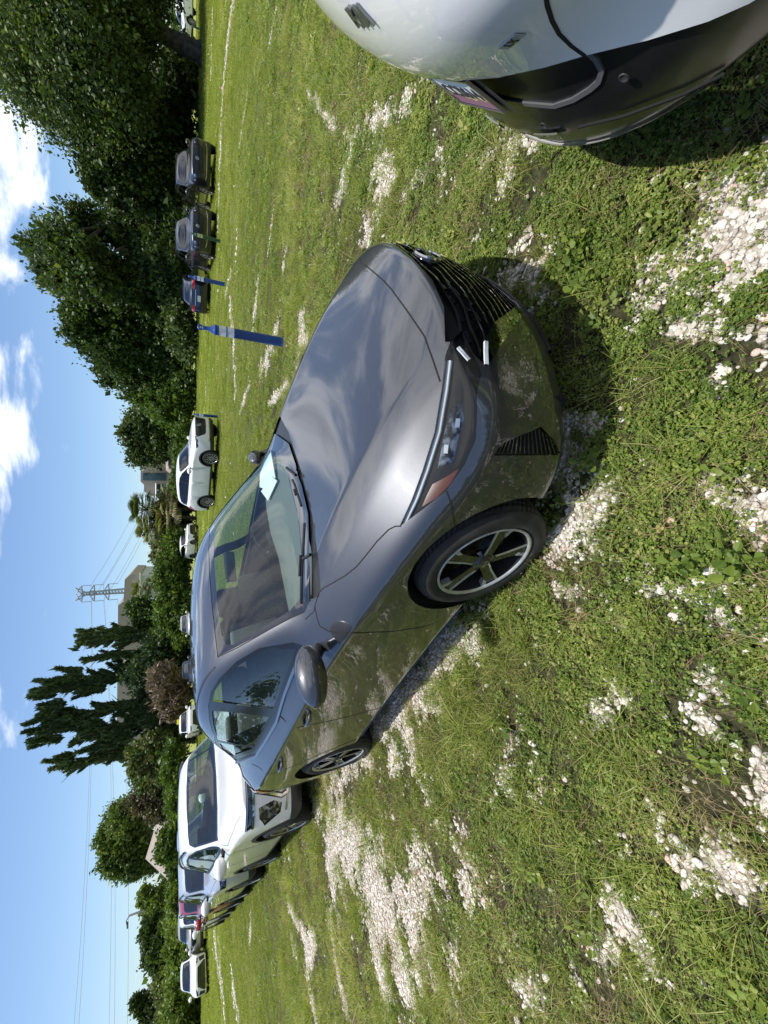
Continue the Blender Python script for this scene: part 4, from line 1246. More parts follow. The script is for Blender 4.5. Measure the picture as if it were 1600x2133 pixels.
def sample(n, d0, d1, mx=140, my=170):
    """n candidate points on the ground, uniform by area, inside the picture between depths d0 and d1."""
    Y = rng.uniform(d0, d1, n * 3); X = rng.uniform(-1.5 * d1 - .6, 1.5 * d1 + .6, n * 3)
    k = np.abs(X) < 1.42 * Y + .9
    X, Y = X[k], Y[k]
    x, y = to_px(X, Y, 0 * X); k = (x > 300) & (x < 1600 + mx) & (y > -my) & (y < 2133 + my)
    return X[k], Y[k]
def area_in(d0, d1):
    Y = np.linspace(d0, d1, 40); return np.trapezoid(2 * np.minimum(1.42 * Y + .9, 1.5 * d1 + .6), Y) if hasattr(np, 'trapezoid') else np.trapz(2 * (1.42 * Y + .9), Y)
def pts_density(dens, d0, d1):
    A = (d1 - d0) * 2 * (1.5 * d1 + .6); n = int(dens * A / 3)
    return sample(n, d0, d1)
def put(name, protos, sets):
    P, Rt, S, Ix = [], [], [], []
    for X, Y, s, tilt, dz, ids in sets:
        n = len(X)
        if n == 0: continue
        P.append(np.stack([X, Y, gz(X, Y) + dz], 1)); Rt.append(np.stack([rng.normal(0, tilt, n), rng.normal(0, tilt, n), rng.uniform(0, 6.283, n)], 1)); S.append(s); Ix.append(rng.choice(ids, n))
    P = np.concatenate(P); print(name, len(P))
    return scatter(name, P, np.concatenate(Rt), np.concatenate(S), np.concatenate(Ix), protos)
def zone(X, Y):
    """how much broad-leaved cover (1) or grass (0) grows here"""
    x, y = to_px(X, Y, 0 * X)
    z = (x - 900) / 420 + (1350 - y) / 900 * .8 + (fbm(X * 1.6, Y * 1.6, 77, 3) - .5) * 2.6
    return 1 / (1 + np.exp(-2.2 * (z - .35)))
# pebbles
peb = [pebble('stone_kind', i) for i in range(6)]
sets = []
for d0, d1, dens, sz in ((.35, 3.2, 5200, .0090), (3.2, 6.5, 4200, .0092), (6.5, 13, 1100, .013), (13, 34, 110, .032)):
    X, Y = pts_density(dens, d0, d1); g = gmask(X, Y); k = rng.uniform(size=len(X)) < np.clip(g * 1.2 - .10, 0.014 if d0 < 6 else .003, 1)
    X, Y = X[k], Y[k]; s = sz * np.exp(rng.normal(0, .30, len(X)))
    sets.append((X, Y, s, .35, s * .25, list(range(6))))
put('gravel', peb, sets)
# clover and small weeds
clo = [clover_clump('leaf_kind_a', 24, .055, .040, .0072, MAT_CLOVER, 1), clover_clump('leaf_kind_b', 18, .06, .050, .0098, MAT_CLOVER, 2, False), clover_clump('leaf_kind_c', 30, .06, .028, .006, MAT_CLOVER, 3), clover_clump('leaf_kind_d', 7, .05, .06, .019, MAT_CLOVER, 4, False)]
sets = []
for d0, d1, dens, sc in ((.35, 3.4, 680, .92), (3.4, 7, 300, 1.2), (7, 13, 34, 2.0)):
    X, Y = pts_density(dens, d0, d1); g = gmask(X, Y); zz = zone(X, Y); cl = fbm(X * 4, Y * 4, 55, 3)
    k = rng.uniform(size=len(X)) < np.clip(1 - g * 1.0, .02, 1) * (zz * .95 + .10) * np.clip((cl - .22) * 3.5, .25, 1)
    X, Y = X[k], Y[k]; cl = cl[k]
    s = sc * rng.uniform(.65, 1.25, len(X)) * (0.75 + .5 * cl)
    big = rng.uniform(size=len(X)) < .028
    sets.append((X[~big], Y[~big], s[~big], .12, -.002, [0, 1, 2, 2])); sets.append((X[big], Y[big], s[big], .15, 0, [3]))
put('clover', clo, sets)
# grass
gr = [blade_clump('tuft_kind_a', 22, .035, .025, .065, .0016, MAT_GRASS, .8, 11), blade_clump('tuft_kind_b', 16, .03, .05, .11, .0020, MAT_GRASS, 1.1, 12),
      blade_clump('tuft_kind_c', 34, .06, .012, .035, .0014, MAT_GRASS, .9, 13), blade_clump('tuft_kind_d', 8, .02, .09, .20, .0026, MAT_GRASS, 1.3, 14, 5),
      blade_clump('tuft_kind_e', 60, .16, .02, .055, .0045, MAT_LAWN, .8, 15, 2), blade_clump('tuft_kind_f', 70, .22, .02, .06, .007, MAT_LAWN, .7, 16, 2)]
sets = []
for d0, d1, dens, sc in ((.35, 3.4, 900, .9), (3.4, 7, 420, 1.2)):
    X, Y = pts_density(dens, d0, d1); g = gmask(X, Y); zz = zone(X, Y); cl = fbm(X * 2.6, Y * 2.6, 95, 3)
    k = rng.uniform(size=len(X)) < np.clip(1 - g * .95, .03, 1) * (1.12 - zz * .92) * np.clip((cl - .2) * 3, .3, 1)
    X, Y = X[k], Y[k]; cl = cl[k]; s = sc * rng.uniform(.6, 1.2, len(X)) * (.6 + .8 * cl)
    u = rng.uniform(size=len(X)); long_ = u < .022; mid_ = (u < .25) & ~long_ & (cl > .45); low = ~long_ & ~mid_
    sets += [(X[low], Y[low], s[low], .15, 0, [0, 2, 2]), (X[mid_], Y[mid_], s[mid_], .2, 0, [1]), (X[long_], Y[long_], s[long_], .25, 0, [3])]
for d0, d1, dens, sc, ids in ((7, 14, 42, 1.0, [4]), (14, 26, 13, 1.5, [4, 5]), (26, 48, 3.2, 2.3, [5])):
    X, Y = pts_density(dens, d0, d1); g = gmask(X, Y)
    k = rng.uniform(size=len(X)) < np.clip(1 - g * 1.3, .03, 1); X, Y = X[k], Y[k]
    sets.append((X, Y, sc * rng.uniform(.7, 1.25, len(X)), .08, -.004, ids))
put('grass', gr, sets)
# dead stems among the weeds
dr = [blade_clump('stem_kind_a', 12, .05, .02, .06, .0009, MAT_DRY, 1.8, 21), blade_clump('stem_kind_b', 7, .04, .05, .11, .0011, MAT_DRY, 1.9, 22)]
X, Y = pts_density(190, .35, 7.0); cl = fbm(X * 3, Y * 3, 123, 3); k = rng.uniform(size=len(X)) < np.clip((cl - .40) * 5, .10, 1); X, Y = X[k], Y[k]
put('dry_stems', dr, [(X, Y, rng.uniform(.7, 1.3, len(X)), .2, .004, [0, 0, 1])])
# ------------------------------------------------------------------ other vehicles
SUV = dict(
    st=[((.90, 1.00), (.82, .50, .99), (.76, .66, .97), (.70, .76, .92)),
        ((.72, 1.06), (.66, .54, 1.055), (.58, .72, 1.02), (.52, .85, .97)),
        ((.42, 1.10), (.38, .56, 1.10), (.33, .76, 1.06), (.30, .885, 1.01)),
        ((.05, 1.13), (0, .58, 1.14), (-.02, .79, 1.09), (-.02, .90, 1.03)),
        ((-.22, 1.15), (-.28, .60, 1.165), (-.33, .79, 1.11), (-.33, .90, 1.045)),
        ((-.38, 1.17), (-.48, .63, 1.18), (-.55, .79, 1.13), (-.55, .895, 1.05)),
        ((-.50, 1.22), (-.66, .67, 1.22), (-.80, .785, 1.15), (-.82, .89, 1.06)),
        ((-.80, 1.42), (-.95, .65, 1.40), (-1.1, .775, 1.16), (-1.1, .888, 1.065)),
        ((-1.05, 1.58), (-1.20, .615, 1.54), (-1.35, .77, 1.17), (-1.35, .886, 1.07)),
        ((-1.30, 1.66), (-1.42, .60, 1.62), (-1.6, .765, 1.18), (-1.6, .886, 1.08)),
        ((-1.75, 1.70), (-1.8, .595, 1.66), (-1.9, .76, 1.19), (-1.9, .885, 1.09)),
        ((-2.2, 1.69), (-2.2, .59, 1.65), (-2.25, .755, 1.20), (-2.25, .884, 1.10)),
        ((-2.6, 1.67), (-2.6, .58, 1.63), (-2.6, .75, 1.21), (-2.6, .88, 1.11)),
        ((-2.9, 1.64), (-2.9, .57, 1.595), (-2.9, .74, 1.22), (-2.9, .872, 1.12)),
        ((-3.12, 1.59), (-3.10, .56, 1.55), (-3.10, .725, 1.22), (-3.10, .84, 1.12)),
        ((-3.30, 1.40), (-3.22, .57, 1.37), (-3.20, .70, 1.20), (-3.20, .815, 1.10)),
        ((-3.40, 1.22), (-3.33, .58, 1.20), (-3.29, .70, 1.12), (-3.28, .80, 1.04)),
        ((-3.46, 1.05), (-3.41, .55, 1.04), (-3.37, .68, 1.0), (-3.33, .78, .95))],
    w=lambda x: .90 - .05 * max(0, (x - .25) / .5) ** 2 - .03 * max(0, (-2.9 - x) / .5) ** 2,
    z0=lambda x: .25, off=(-.06, -.015, .0, .0, -.005),
    fc=[(.62, .74), (.66, .79), (.68, .81), (.69, .81), (.70, .79)],
    rc=[(-3.30, .76), (-3.34, .80), (-3.36, .82), (-3.36, .82), (-3.34, .80)],
    fp=[(.84, .25), (.91, .34), (.94, .52), (.94, .70), (.93, .88)],
    rp=[(-3.42, .30), (-3.48, .38), (-3.50, .55), (-3.49, .75), (-3.47, .92)],
    crease=[('t', k, 6, k + 1, 6, .4) for k in range(3, 15)] + [('t', k, 3, k + 1, 3, .3) for k in range(0, 15)] + [('f', j, 5, j + 1, 5, .6) for j in range(6)] +
           [('s', k, 1, k + 1, 1, .5) for k in range(0, 17)] + [('r', j, 5, j + 1, 5, .3) for j in range(6)] + [('f', j, 1, j + 1, 1, .5) for j in range(6)],
    bulge=.02)
W_CFG = dict(five=dict(args=dict(r=.345, rr=.235, w=.22, style='five', n=40)), ten=dict(args=dict(r=.345, rr=.24, w=.22, style='ten', n=40), bright=MAT_SILVERRIM), multi=dict(args=dict(r=.345, rr=.25, w=.22, style='multi', n=40), bright=MAT_MACH))
_BODY = {}
def make_vehicle(name, label, cat, tpl, pt, front, xy, heading, scale=(1, 1, 1), style='plain', levels=2, wheel='ten', glassm=None, rails=False, clad=True, group=None, z=0.0, mirror_mat=None):
    """front: xy is where the middle of the nose stands on the ground (rear: where the tail stands)."""
    sp = SEN if tpl == 'sedan' else SUV
    c, s_ = math.cos(heading), math.sin(heading)
    nose = (.93 if front else (-3.70 if tpl == 'sedan' else -3.50)) * scale[0]
    root = thing(name, label, cat, (xy[0] - c * nose, xy[1] - s_ * nose, z), heading, group)
    root.scale = scale
    cb = CarBody(sp, levels)
    SV, TV, FV, RV = cb.view('side'), cb.view('top'), cb.view('front'), cb.view('rear')
    sed = tpl == 'sedan'
    gm_ = glassm or MAT_DKGLASS
    up = lambda f: f.normal.z > .15
    if sed:
        r_arch = [(.03, .335, .372), (-2.70, .335, .365)]
        dlo = [(-.72, .955), (-1.0, .965), (-2.3, 1.01), (-2.62, 1.06), (-2.66, 1.10), (-2.50, 1.24), (-2.2, 1.31), (-1.8, 1.345), (-1.5, 1.33), (-1.25, 1.26), (-1.0, 1.14)]
        gf = [(-.80, .985), (-1.60, 1.0), (-1.58, 1.31), (-1.48, 1.30), (-1.25, 1.23), (-1.02, 1.12)]
        gr_ = [(-1.68, 1.0), (-2.32, 1.035), (-2.55, 1.10), (-2.42, 1.22), (-2.2, 1.28), (-1.8, 1.315), (-1.67, 1.315)]
        wind = [(-.36, -.1), (-.42, .30), (-.50, .54), (-.60, .66), (-1.10, .565), (-1.20, .50), (-1.14, .25), (-1.12, -.1)]
        rear = [(-2.74, -.1), (-2.74, .42), (-3.14, .50), (-3.22, .46), (-3.24, -.1)]
    else:
        r_arch = [(.0, .36, .405), (-2.67, .36, .405)]
        dlo = [(-.62, 1.125), (-1.2, 1.15), (-2.7, 1.20), (-3.08, 1.24), (-3.06, 1.38), (-2.95, 1.48), (-2.6, 1.54), (-1.8, 1.57), (-1.45, 1.54), (-1.15, 1.45), (-.85, 1.28)]
        gf = [(-.74, 1.155), (-1.58, 1.185), (-1.55, 1.52), (-1.42, 1.50), (-1.15, 1.42), (-.90, 1.27)]
        gr_ = [(-1.68, 1.19), (-2.42, 1.22), (-2.45, 1.52), (-2.2, 1.53), (-1.8, 1.54), (-1.66, 1.53)]
        gq = [(-2.52, 1.225), (-2.98, 1.265), (-2.95, 1.38), (-2.86, 1.46), (-2.54, 1.51)]
        wind = [(-.40, -.1), (-.44, .35), (-.52, .58), (-.60, .68), (-1.05, .60), (-1.13, .54), (-1.05, .30), (-1.03, -.1)]
        rear = [(-3.14, -.1), (-3.14, .46), (-3.17, .50), (-3.335, .53), (-3.36, .48), (-3.37, -.1)]
    sideish = lambda f: f.normal.y > .45 and f.normal.z < .75
    cb.cut(dlo, SV, 6, only=sideish); cb.cut(gf, SV, 3, only=sideish); cb.cut(gr_, SV, 4, only=sideish)
    if not sed: cb.cut(gq, SV, 5, only=sideish)
    cb.cut([(q[0] + (.035 if q[0] > -.7 else -.03), q[1] * 1.035) for q in wind], TV, 9, only=lambda f: f.normal.x > .08)
    cb.cut(wind, TV, 2, only=lambda f: f.normal.x > .08)
    cb.cut(rear, TV, 10, only=lambda f: f.normal.x < -.08)
    # fronts: 7 grille, 8 lamps, 13 bright strip, 11 lower dark
    if style == 'shield':
        cb.cut([(-.1, .935), (.86, .945), (.86, .865), (-.1, .845)], FV, 7)
        cb.cut([(-.1, .79), (.40, .80), (.52, .55), (.52, .48), (-.1, .48)], FV, 7)
        cb.cut([(.72, .80), (.81, .79), (.87, .72), (.81, .54), (.73, .52), (.69, .62)], FV, 8)
        cb.cut([(-.1, .1), (-.1, .40), (.5, .40), (.86, .36), (.95, .1)], FV, 11)
    elif style == 'bold':
        cb.cut([(-.1, .96), (.50, .95), (.58, .86), (.48, .62), (.40, .56), (-.1, .55)], FV, 7)
        cb.cut([(.52, .975), (.70, .965), (.86, .93), (.86, .85), (.58, .87)], FV, 8)
        cb.cut([(-.1, .1), (-.1, .44), (.5, .44), (.86, .40), (.95, .1)], FV, 11)
    elif style == 'low':
        cb.cut([(-.1, .63), (.40, .62), (.62, .30), (.60, .22), (-.1, .22)] if sed else [(-.1, .80), (.45, .78), (.62, .42), (.60, .32), (-.1, .32)], FV, 7)
        cb.cut([(.44, .72), (.66, .69), (.80, .66), (.80, .58), (.62, .60)] if sed else [(.48, .96), (.86, .95), (.86, .86), (.60, .86)], FV, 8)
        cb.cut([(.62, .50), (.80, .56), (.80, .25), (.66, .25)], FV, 11)
    else:
        cb.cut([(-.1, .67), (.42, .66), (.50, .56), (.42, .40), (-.1, .38)] if sed else [(-.1, .93), (.48, .92), (.56, .82), (.46, .66), (-.1, .64)], FV, 7)
        cb.cut([(.44, .72), (.66, .69), (.86, .68), (.86, .58), (.60, .58)] if sed else [(.52, .97), (.72, .96), (.88, .93), (.88, .83), (.62, .83)], FV, 8)
        cb.cut([(-.1, .1), (-.1, .30), (.5, .30), (.78, .26), (.8, .1)] if sed else [(-.1, .1), (-.1, .44), (.5, .44), (.86, .40), (.95, .1)], FV, 11)
    # tails
    if sed: cb.cut([(.42, .98), (.80, .96), (.90, .86), (.62, .83), (.44, .86)], RV, 14)
    else: cb.cut([(.62, 1.12), (.90, 1.12), (.90, .92), (.64, .94)], RV, 14)
    if clad and not sed:
        cb.cut([(-4, .1), (-4, .42), (-3.2, .36), (-2.2, .34), (-.5, .34), (.5, .40), (1.2, .40), (1.2, .1)], SV, 15)
        for xc, zc, r in r_arch: cb.cut(arch_poly(xc, zc, r + .055, .2), SV, 15)
    for xc, zc, r in r_arch: cb.cut(arch_poly(xc, zc, r, .16 if sed else .24), SV, 1)
    cb.panel('body', {0}, pt, root)
    if any(f.material_index == 15 for f in cb.bm.faces): cb.panel('wheel_arch_cladding', {15}, MAT_CLAD, root, -.004)
    for sg in (1, -1): cb.panel('window_surround', {6}, MAT_TRIM, root, .002, (sg,))
    w_ = cb.panel('windshield', {2}, gm_, root, .001); cb.panel('ceramic_border', {9}, MAT_FRIT, w_, .001)
    cb.panel('rear_window', {10}, gm_, root, .002)
    for sg in (1, -1):
        cb.panel('front_door_glass', {3}, gm_, root, .006, (sg,)); cb.panel('rear_door_glass', {4}, gm_, root, .006, (sg,))
        if not sed: cb.panel('quarter_glass', {5}, gm_, root, .006, (sg,))
        hl = cb.panel('headlight', {8}, MAT_LENS, root, -.002, (sg,))
        cb.panel('lamp_housing', {8}, MAT_LAMPIN, hl, .02, (sg,))
        cb.panel('tail_lamp', {14}, MAT_RED, root, -.004, (sg,))
    g = cb.panel('grille', {7}, MAT_GLOSSBLK if style != 'bold' else MAT_TRIM, root, .02)
    mb = MB()
    z0_, z1_ = (.40, .66) if sed else ((.55, .95) if style == 'bold' else (.50, .92))
    for z_ in np.arange(z0_ + .03, z1_, .045):
        pth = [(h_ - n_ * .014, n_) for h_, n_ in cb.path([(0, z_), (.46, z_)], FV, False, .04)]
        if style in ('bold', 'plain'): ribbon(mb, pth, .010, .004)
    if mb.V: mb.build('grille_bars', MAT_GLOSSBLK, g)
    if any(f.material_index == 11 for f in cb.bm.faces): cb.panel('lower_bumper', {11}, MAT_CLAD, root, .004)
    h_, n_ = cb.project((0, .80 if not sed else .62), FV)
    if style in ('bold', 'plain'):
        bg = MB(); bg.lathe([(.05, 0), (.052, -.008), (.062, -.008), (.064, 0)], n=24, axis='y'); bg.box((0, -.006, 0), (.09, .005, .012))
        mesh_obj('badge', [Vector((-(v[1]) + h_.x, v[0], v[2] + h_.z)) for v in bg.V], bg.F, MAT_CHROME, root, True)
    if style == 'bold':
        mb = MB(); ribbon(mb, cb.path([(0, .42), (.55, .42), (.70, .46)], FV, False, .06), .018, .01); mb.build('lower_chrome', MAT_CHROME, root)
    if style == 'shield':
        for sg in (1, -1):
            mb = MB()
            dk = MB(); ribbon(dk, cb.path([(.42, .845), (.56, .82), (.665, .52), (.64, .45), (.5, .43)], FV, False, .03), .062, .004, sides=(sg,)); dk.build('trim_recess', MAT_GLOSSBLK, root)
            ribbon(mb, cb.path([(.42, .845), (.56, .82), (.665, .52), (.64, .45), (.5, .43)], FV, False, .03), .030, .014, sides=(sg,))
            ribbon(mb, cb.path([(0, .855), (.30, .85), (.86, .862)], FV, False, .05), .026, .010, sides=(sg,))
            mb.build('chrome_trim', MAT_CHROME, root)
            mb = MB(); ribbon(mb, cb.path([(.30, .925), (.86, .93)], FV, False, .04), .012, .006, sides=(sg,)); mb.build('slim_lamp', MAT_SATIN, root)
            for zz in (.72, .62):
                h2, n2 = cb.project((.78, zz), FV)
                mb = MB(); mb.box((h2.x - .01, h2.y * sg, zz), (.03, .08, .055)); mb.build('lamp_unit', MAT_REFL, root)
        mb = MB(); 
        for sg in (1, -1):
            mb = MB(); ribbon(mb, cb.path([(.30, .44), (.60, .43), (.80, .47)], FV, False, .04), .022, .008, sides=(sg,)); mb.build('bumper_trim', MAT_SATIN, root)
    # seams, mirrors, rails, wheels
    def seam(pts, view):
        for sg in (1, -1):
            mb = MB(); ribbon(mb, cb.path(pts, view, False, .06), .006, sides=(sg,)); mb.build('panel_seam', MAT_GAP, root)
    if sed:
        seam([(.60, .70), (.2, .76), (-.3, .80), (-.6, .74)], TV); seam([(-.45, .88), (-.48, .6), (-.46, .4)], SV); seam([(-1.60, .99), (-1.64, .2)], SV)
    else:
        seam([(.62, .72), (.2, .79), (-.3, .83), (-.55, .76)], TV); seam([(-.48, 1.06), (-.52, .7), (-.50, .4)], SV); seam([(-1.62, 1.15), (-1.66, .36)], SV); seam([(-2.60, 1.17), (-2.50, .85), (-2.24, .6), (-2.20, .36)], SV)
        seam([(-3.16, .93), (-3.5, .55)], SV)
    for sg in (-1, 1):
        zm = .98 if sed else 1.17
        V, Fc = [], []
        for i in range(11):
            ph = math.pi * i / 10
            for k in range(14):
                t_ = 2 * math.pi * k / 14
                x_ = .095 * math.sin(ph) * math.cos(t_) ; zz = .085 * math.sin(ph) * math.sin(t_); y_ = .12 * math.cos(ph)
                if x_ < 0: x_ *= .4
                V.append((-.66 + x_ - .2 * y_, sg * (.99 + y_), zm + zz))
        for i in range(10):
            for k in range(14):
                a = i * 14 + k; b_ = i * 14 + (k + 1) % 14; q = (a, b_, b_ + 14, a + 14); Fc.append(q if sg < 0 else q[::-1])
        o = mesh_obj('door_mirror', V, Fc, mirror_mat or pt, root, True)
        mb = MB(); mb.tube([(-.62, sg * .78, zm - .06), (-.66, sg * .93, zm - .03)], .03, 6); mb.build('mirror_arm', MAT_TRIM, o, True)
        for x_, z_ in (((-1.46, .845), (-2.34, .875)) if sed else ((-1.46, 1.0), (-2.38, 1.03))):
            h2, n2 = cb.project((x_, z_), SV); y = h2.y
            mb = MB(); mb.tube([(x_ + .09, sg * (y - .004), z_), (x_ + .05, sg * (y + .03), z_), (x_ - .05, sg * (y + .03), z_), (x_ - .09, sg * (y - .004), z_)], .012, 6); mb.build('door_handle', pt, root, True)
        if rails:
            pr = [(h2 + Vector((0, 0, .035)), n2) for h2, n2 in cb.path([(-1.35, .60), (-2.95, .575)], TV, False, .15)]
            mb = MB(); mb.tube([Vector((p.x, p.y * sg, p.z)) for p, _ in pr], .016, 6); mb.build('roof_rail', MAT_TRIM, root, True)
    mb_list = []
    for xc, zc, r in r_arch:
        for sg in (1, -1):
            mb = MB(); pth = cb.path(arch_poly(xc, zc, r, .16 if sed else .24)[1:-1], SV, False, .05)
            rim_strip(mb, pth, .40, sides=(sg,), dirn=(0, 1, 0), closed=False)
            V = [(p.x, .46 * sg, p.z) for p, _ in pth] + [(xc, .46 * sg, zc)]; n_ = len(pth)
            mb.add(V, [(i, i + 1, n_) for i in range(n_ - 1)]); mb.build('wheel_housing', MAT_DARK, root)
    mb = MB(); mb.box((-1.37, 0, .30), (4.0, 1.2, .08)); mb.box((-1.37, 0, .31), (1.9, 1.6, .08)); mb.build('floor_pan', MAT_DARK, root)
    # a plain dark cabin so that the panes show depth
    zt = 1.0 if sed else 1.15
    bm = bmesh.new()
    for y_ in (-.37, .37):
        v = add_box(bm, (0, 0, 0), (.14, .46, .62), None, .05, 2); bmesh.ops.rotate(bm, cent=(0, 0, 0), matrix=Matrix.Rotation(-.25, 3, 'Y'), verts=v); bmesh.ops.translate(bm, vec=(-1.85, y_, zt - .22), verts=v)
        v = add_box(bm, (0, 0, 0), (.09, .24, .16), None, .04, 2); bmesh.ops.translate(bm, vec=(-1.96, y_, zt + .17), verts=v)
    v = add_box(bm, (0, 0, 0), (.16, 1.2, .6), None, .05, 2); bmesh.ops.translate(bm, vec=(-2.6, 0, zt - .22), verts=v)
    v = add_box(bm, (0, 0, 0), (.55, 1.35, .28), None, .08, 2); bmesh.ops.translate(bm, vec=(-.85, 0, zt - .20), verts=v)
    bm_obj('seats', bm, MAT_SEAT, root, True)
    wz = .345 if not sed else .325
    sc_ = 1.0 if not sed else .325 / .345
    for x in (0, -2.67 if not sed else -2.70):
        for sy in (-1, 1): add_wheel(root, x, sy * .80, wz - .006, W_CFG[wheel], sc_, simple=True, spin=x)
    return root, cb
MAT_DKGLASS = glass('car_glass', (0.30, 0.38, 0.36), ior=1.75)
MAT_CLRGLASS = glass('suv_glass', (0.62, 0.74, 0.70), ior=1.7)
MAT_BLKGLASS = glass('privacy_glass', (0.07, 0.08, 0.09), ior=1.6)
MAT_WHITE = paint('white_paint', (.78, .78, .77), 0, .3)
MAT_WHITE2 = paint('pearl_white_paint', (.72, .73, .73), 0, .35)
MAT_SILVER = paint('silver_paint', (.50, .52, .54), .5, .35)
MAT_REDP = paint('red_paint', (.30, .012, .018), .2, .3)
MAT_BEIGE = paint('champagne_paint', (.38, .35, .31), .5, .35)
MAT_BLUE = paint('dark_blue_paint', (.003, .007, .032), .3, .3)
MAT_DKGREY = paint('charcoal_paint', (.006, .006, .008), .1, .3)
MAT_NAVY = paint('blue_grey_paint', (.05, .07, .11), .4, .3)
MAT_PALEBLUE = paint('pale_blue_paint', (.36, .42, .55), .4, .35)
def row_xy(x, y=0.0): p = sen_world((x, y, 0)); return (p[0], p[1])
ROW = 'vehicles parked nose to tail behind the grey sedan'
FAR = 'vehicles parked across the lawn'
make_vehicle('parked_suv', 'white SUV with black roof rails and chrome nose trim, directly behind the dark grey sedan', 'car', 'suv', MAT_WHITE, True, row_xy(-4.45, .0), SEN_H, (1.0, .99, .945), 'shield', 3, 'ten', glassm=MAT_CLRGLASS, rails=True, group=ROW, z=-.01)
make_vehicle('parked_suv', 'silver SUV in the row, between the white SUV and the red one', 'car', 'suv', MAT_SILVER, True, row_xy(-9.2, .05), SEN_H, (.98, .98, .945), 'plain', 2, 'five', rails=True, group=ROW, mirror_mat=MAT_WHITE)
make_vehicle('parked_suv', 'dark red SUV in the row, seen just past the silver one', 'car', 'suv', MAT_REDP, True, row_xy(-13.9, .05), SEN_H, (.95, .98, .95), 'plain', 2, 'five', rails=True, group=ROW)
make_vehicle('parked_suv', 'white SUV at the far end of the row, beyond the dark red one', 'car', 'suv', MAT_WHITE2, True, row_xy(-18.6, .05), SEN_H, (.95, .98, .95), 'plain', 2, 'ten', group=ROW)
make_vehicle('parked_suv', 'champagne-coloured SUV facing the camera past the end of the row', 'car', 'suv', MAT_BEIGE, True, (-26.4, 28.2), R(-62), (1.0, 1.02, 1.02), 'plain', 2, 'ten')
make_vehicle('parked_van', 'pale blue van whose roof shows above the silver SUV', 'van', 'suv', MAT_PALEBLUE, True, (-21.5, 29.5), R(-60), (1.05, 1.0, 1.06), 'plain', 2, 'ten')
hb, _ = make_vehicle('parked_hatchback', 'white hatchback with a green tag on its roof, at the far left of the lawn', 'car', 'sedan', MAT_WHITE, True, (-27.5, 26.6), R(-52), (.96, 1.03, 1.06), 'low', 2, 'ten')
mb = MB(); mb.box((-1.7, .1, 1.52), (.02, .35, .13)); o = mb.build('roof_tag', principled('green_tag', (.03, .35, .10), .5)); o.matrix_world = root_matrix(hb); tag(o, 'small green tag standing on the roof of the white hatchback', 'tag')
ms_, _ = make_vehicle('parked_suv', 'large white SUV with a dark grille and dark side windows, beside the house', 'car', 'suv', MAT_WHITE2, True, (3.75, 19.3), R(-52), (1.13, 1.08, 1.035), 'bold', 2, 'multi', glassm=MAT_BLKGLASS, group=FAR)
make_vehicle('parked_crossover', 'small white crossover with dark windows, between the large white SUV and the grey roof', 'car', 'suv', MAT_WHITE, True, (-1.6, 42.5), R(-55), (.98, 1.0, .98), 'low', 2, 'ten', glassm=MAT_BLKGLASS, group=FAR)
cr_, _ = make_vehicle('parked_crossover', 'white crossover carrying a yellow tag on its roof, right below the poplars', 'car', 'suv', MAT_WHITE, True, (-14.6, 32.2), R(-58), (.98, 1.0, .99), 'low', 2, 'ten', glassm=MAT_BLKGLASS, group=FAR)
mb = MB(); mb.box((-1.6, .2, 1.75), (.02, .34, .13)); o = mb.build('roof_tag', principled('yellow_tag', (.75, .62, .02), .5)); o.matrix_world = root_matrix(cr_); tag(o, 'small yellow tag standing on the roof of the white crossover', 'tag')
make_vehicle('parked_sedan', 'dark blue-grey sedan mostly hidden behind the grey sedan roof', 'car', 'sedan', MAT_NAVY, True, (-12.3, 35.0), R(-75), (1, 1, 1), 'plain', 2, 'ten', group=FAR)
make_vehicle('parked_suv', 'silver-grey SUV under the hedge, right of the dark blue-grey sedan', 'car', 'suv', MAT_SILVER, True, (-9.2, 37.0), R(-80), (1, 1, .95), 'plain', 2, 'ten', group=FAR)
bs, bcb = make_vehicle('parked_sedan', 'dark blue sedan seen from behind, between the blue posts', 'car', 'sedan', MAT_BLUE, False, (12.0, 25.3), R(52), (1.0, 1.0, 1.0), 'plain', 2, 'ten', glassm=MAT_BLKGLASS, group=FAR)
mb = MB(); mb.box((-3.715, 0, .62), (.02, .32, .16)); mb.build('licence_plate', MAT_PAPER, bs)
mb = MB(); ribbon(mb, bcb.path([(0, .80), (.42, .81)], bcb.view('rear'), False, .05), .02, .01); mb.build('chrome_strip', MAT_CHROME, bs)
d1, _ = make_vehicle('parked_suv', 'charcoal SUV behind the green post, nearer to the blue sedan', 'car', 'suv', MAT_DKGREY, True, (13.1, 20.6), R(-108), (1.10, 1.05, 1.07), 'bold', 2, 'five', glassm=MAT_BLKGLASS, rails=True, group=FAR)
d2 = copy_tree(d1); d2.location = d1.location + Vector((3.45, .35, 0)); d2.rotation_euler = (0, 0, R(-112))
d2['label'] = 'charcoal SUV next to the oak, rightmost of the two dark SUVs'
for o, gl in ((d1, 1), (d2, 1)): pass
make_vehicle('parked_van', 'white van standing in the shade far behind the oak trunk', 'van', 'suv', MAT_WHITE2, True, (52.0, 50.0), R(180), (1.2, 1.1, 1.25), 'plain', 2, 'ten')

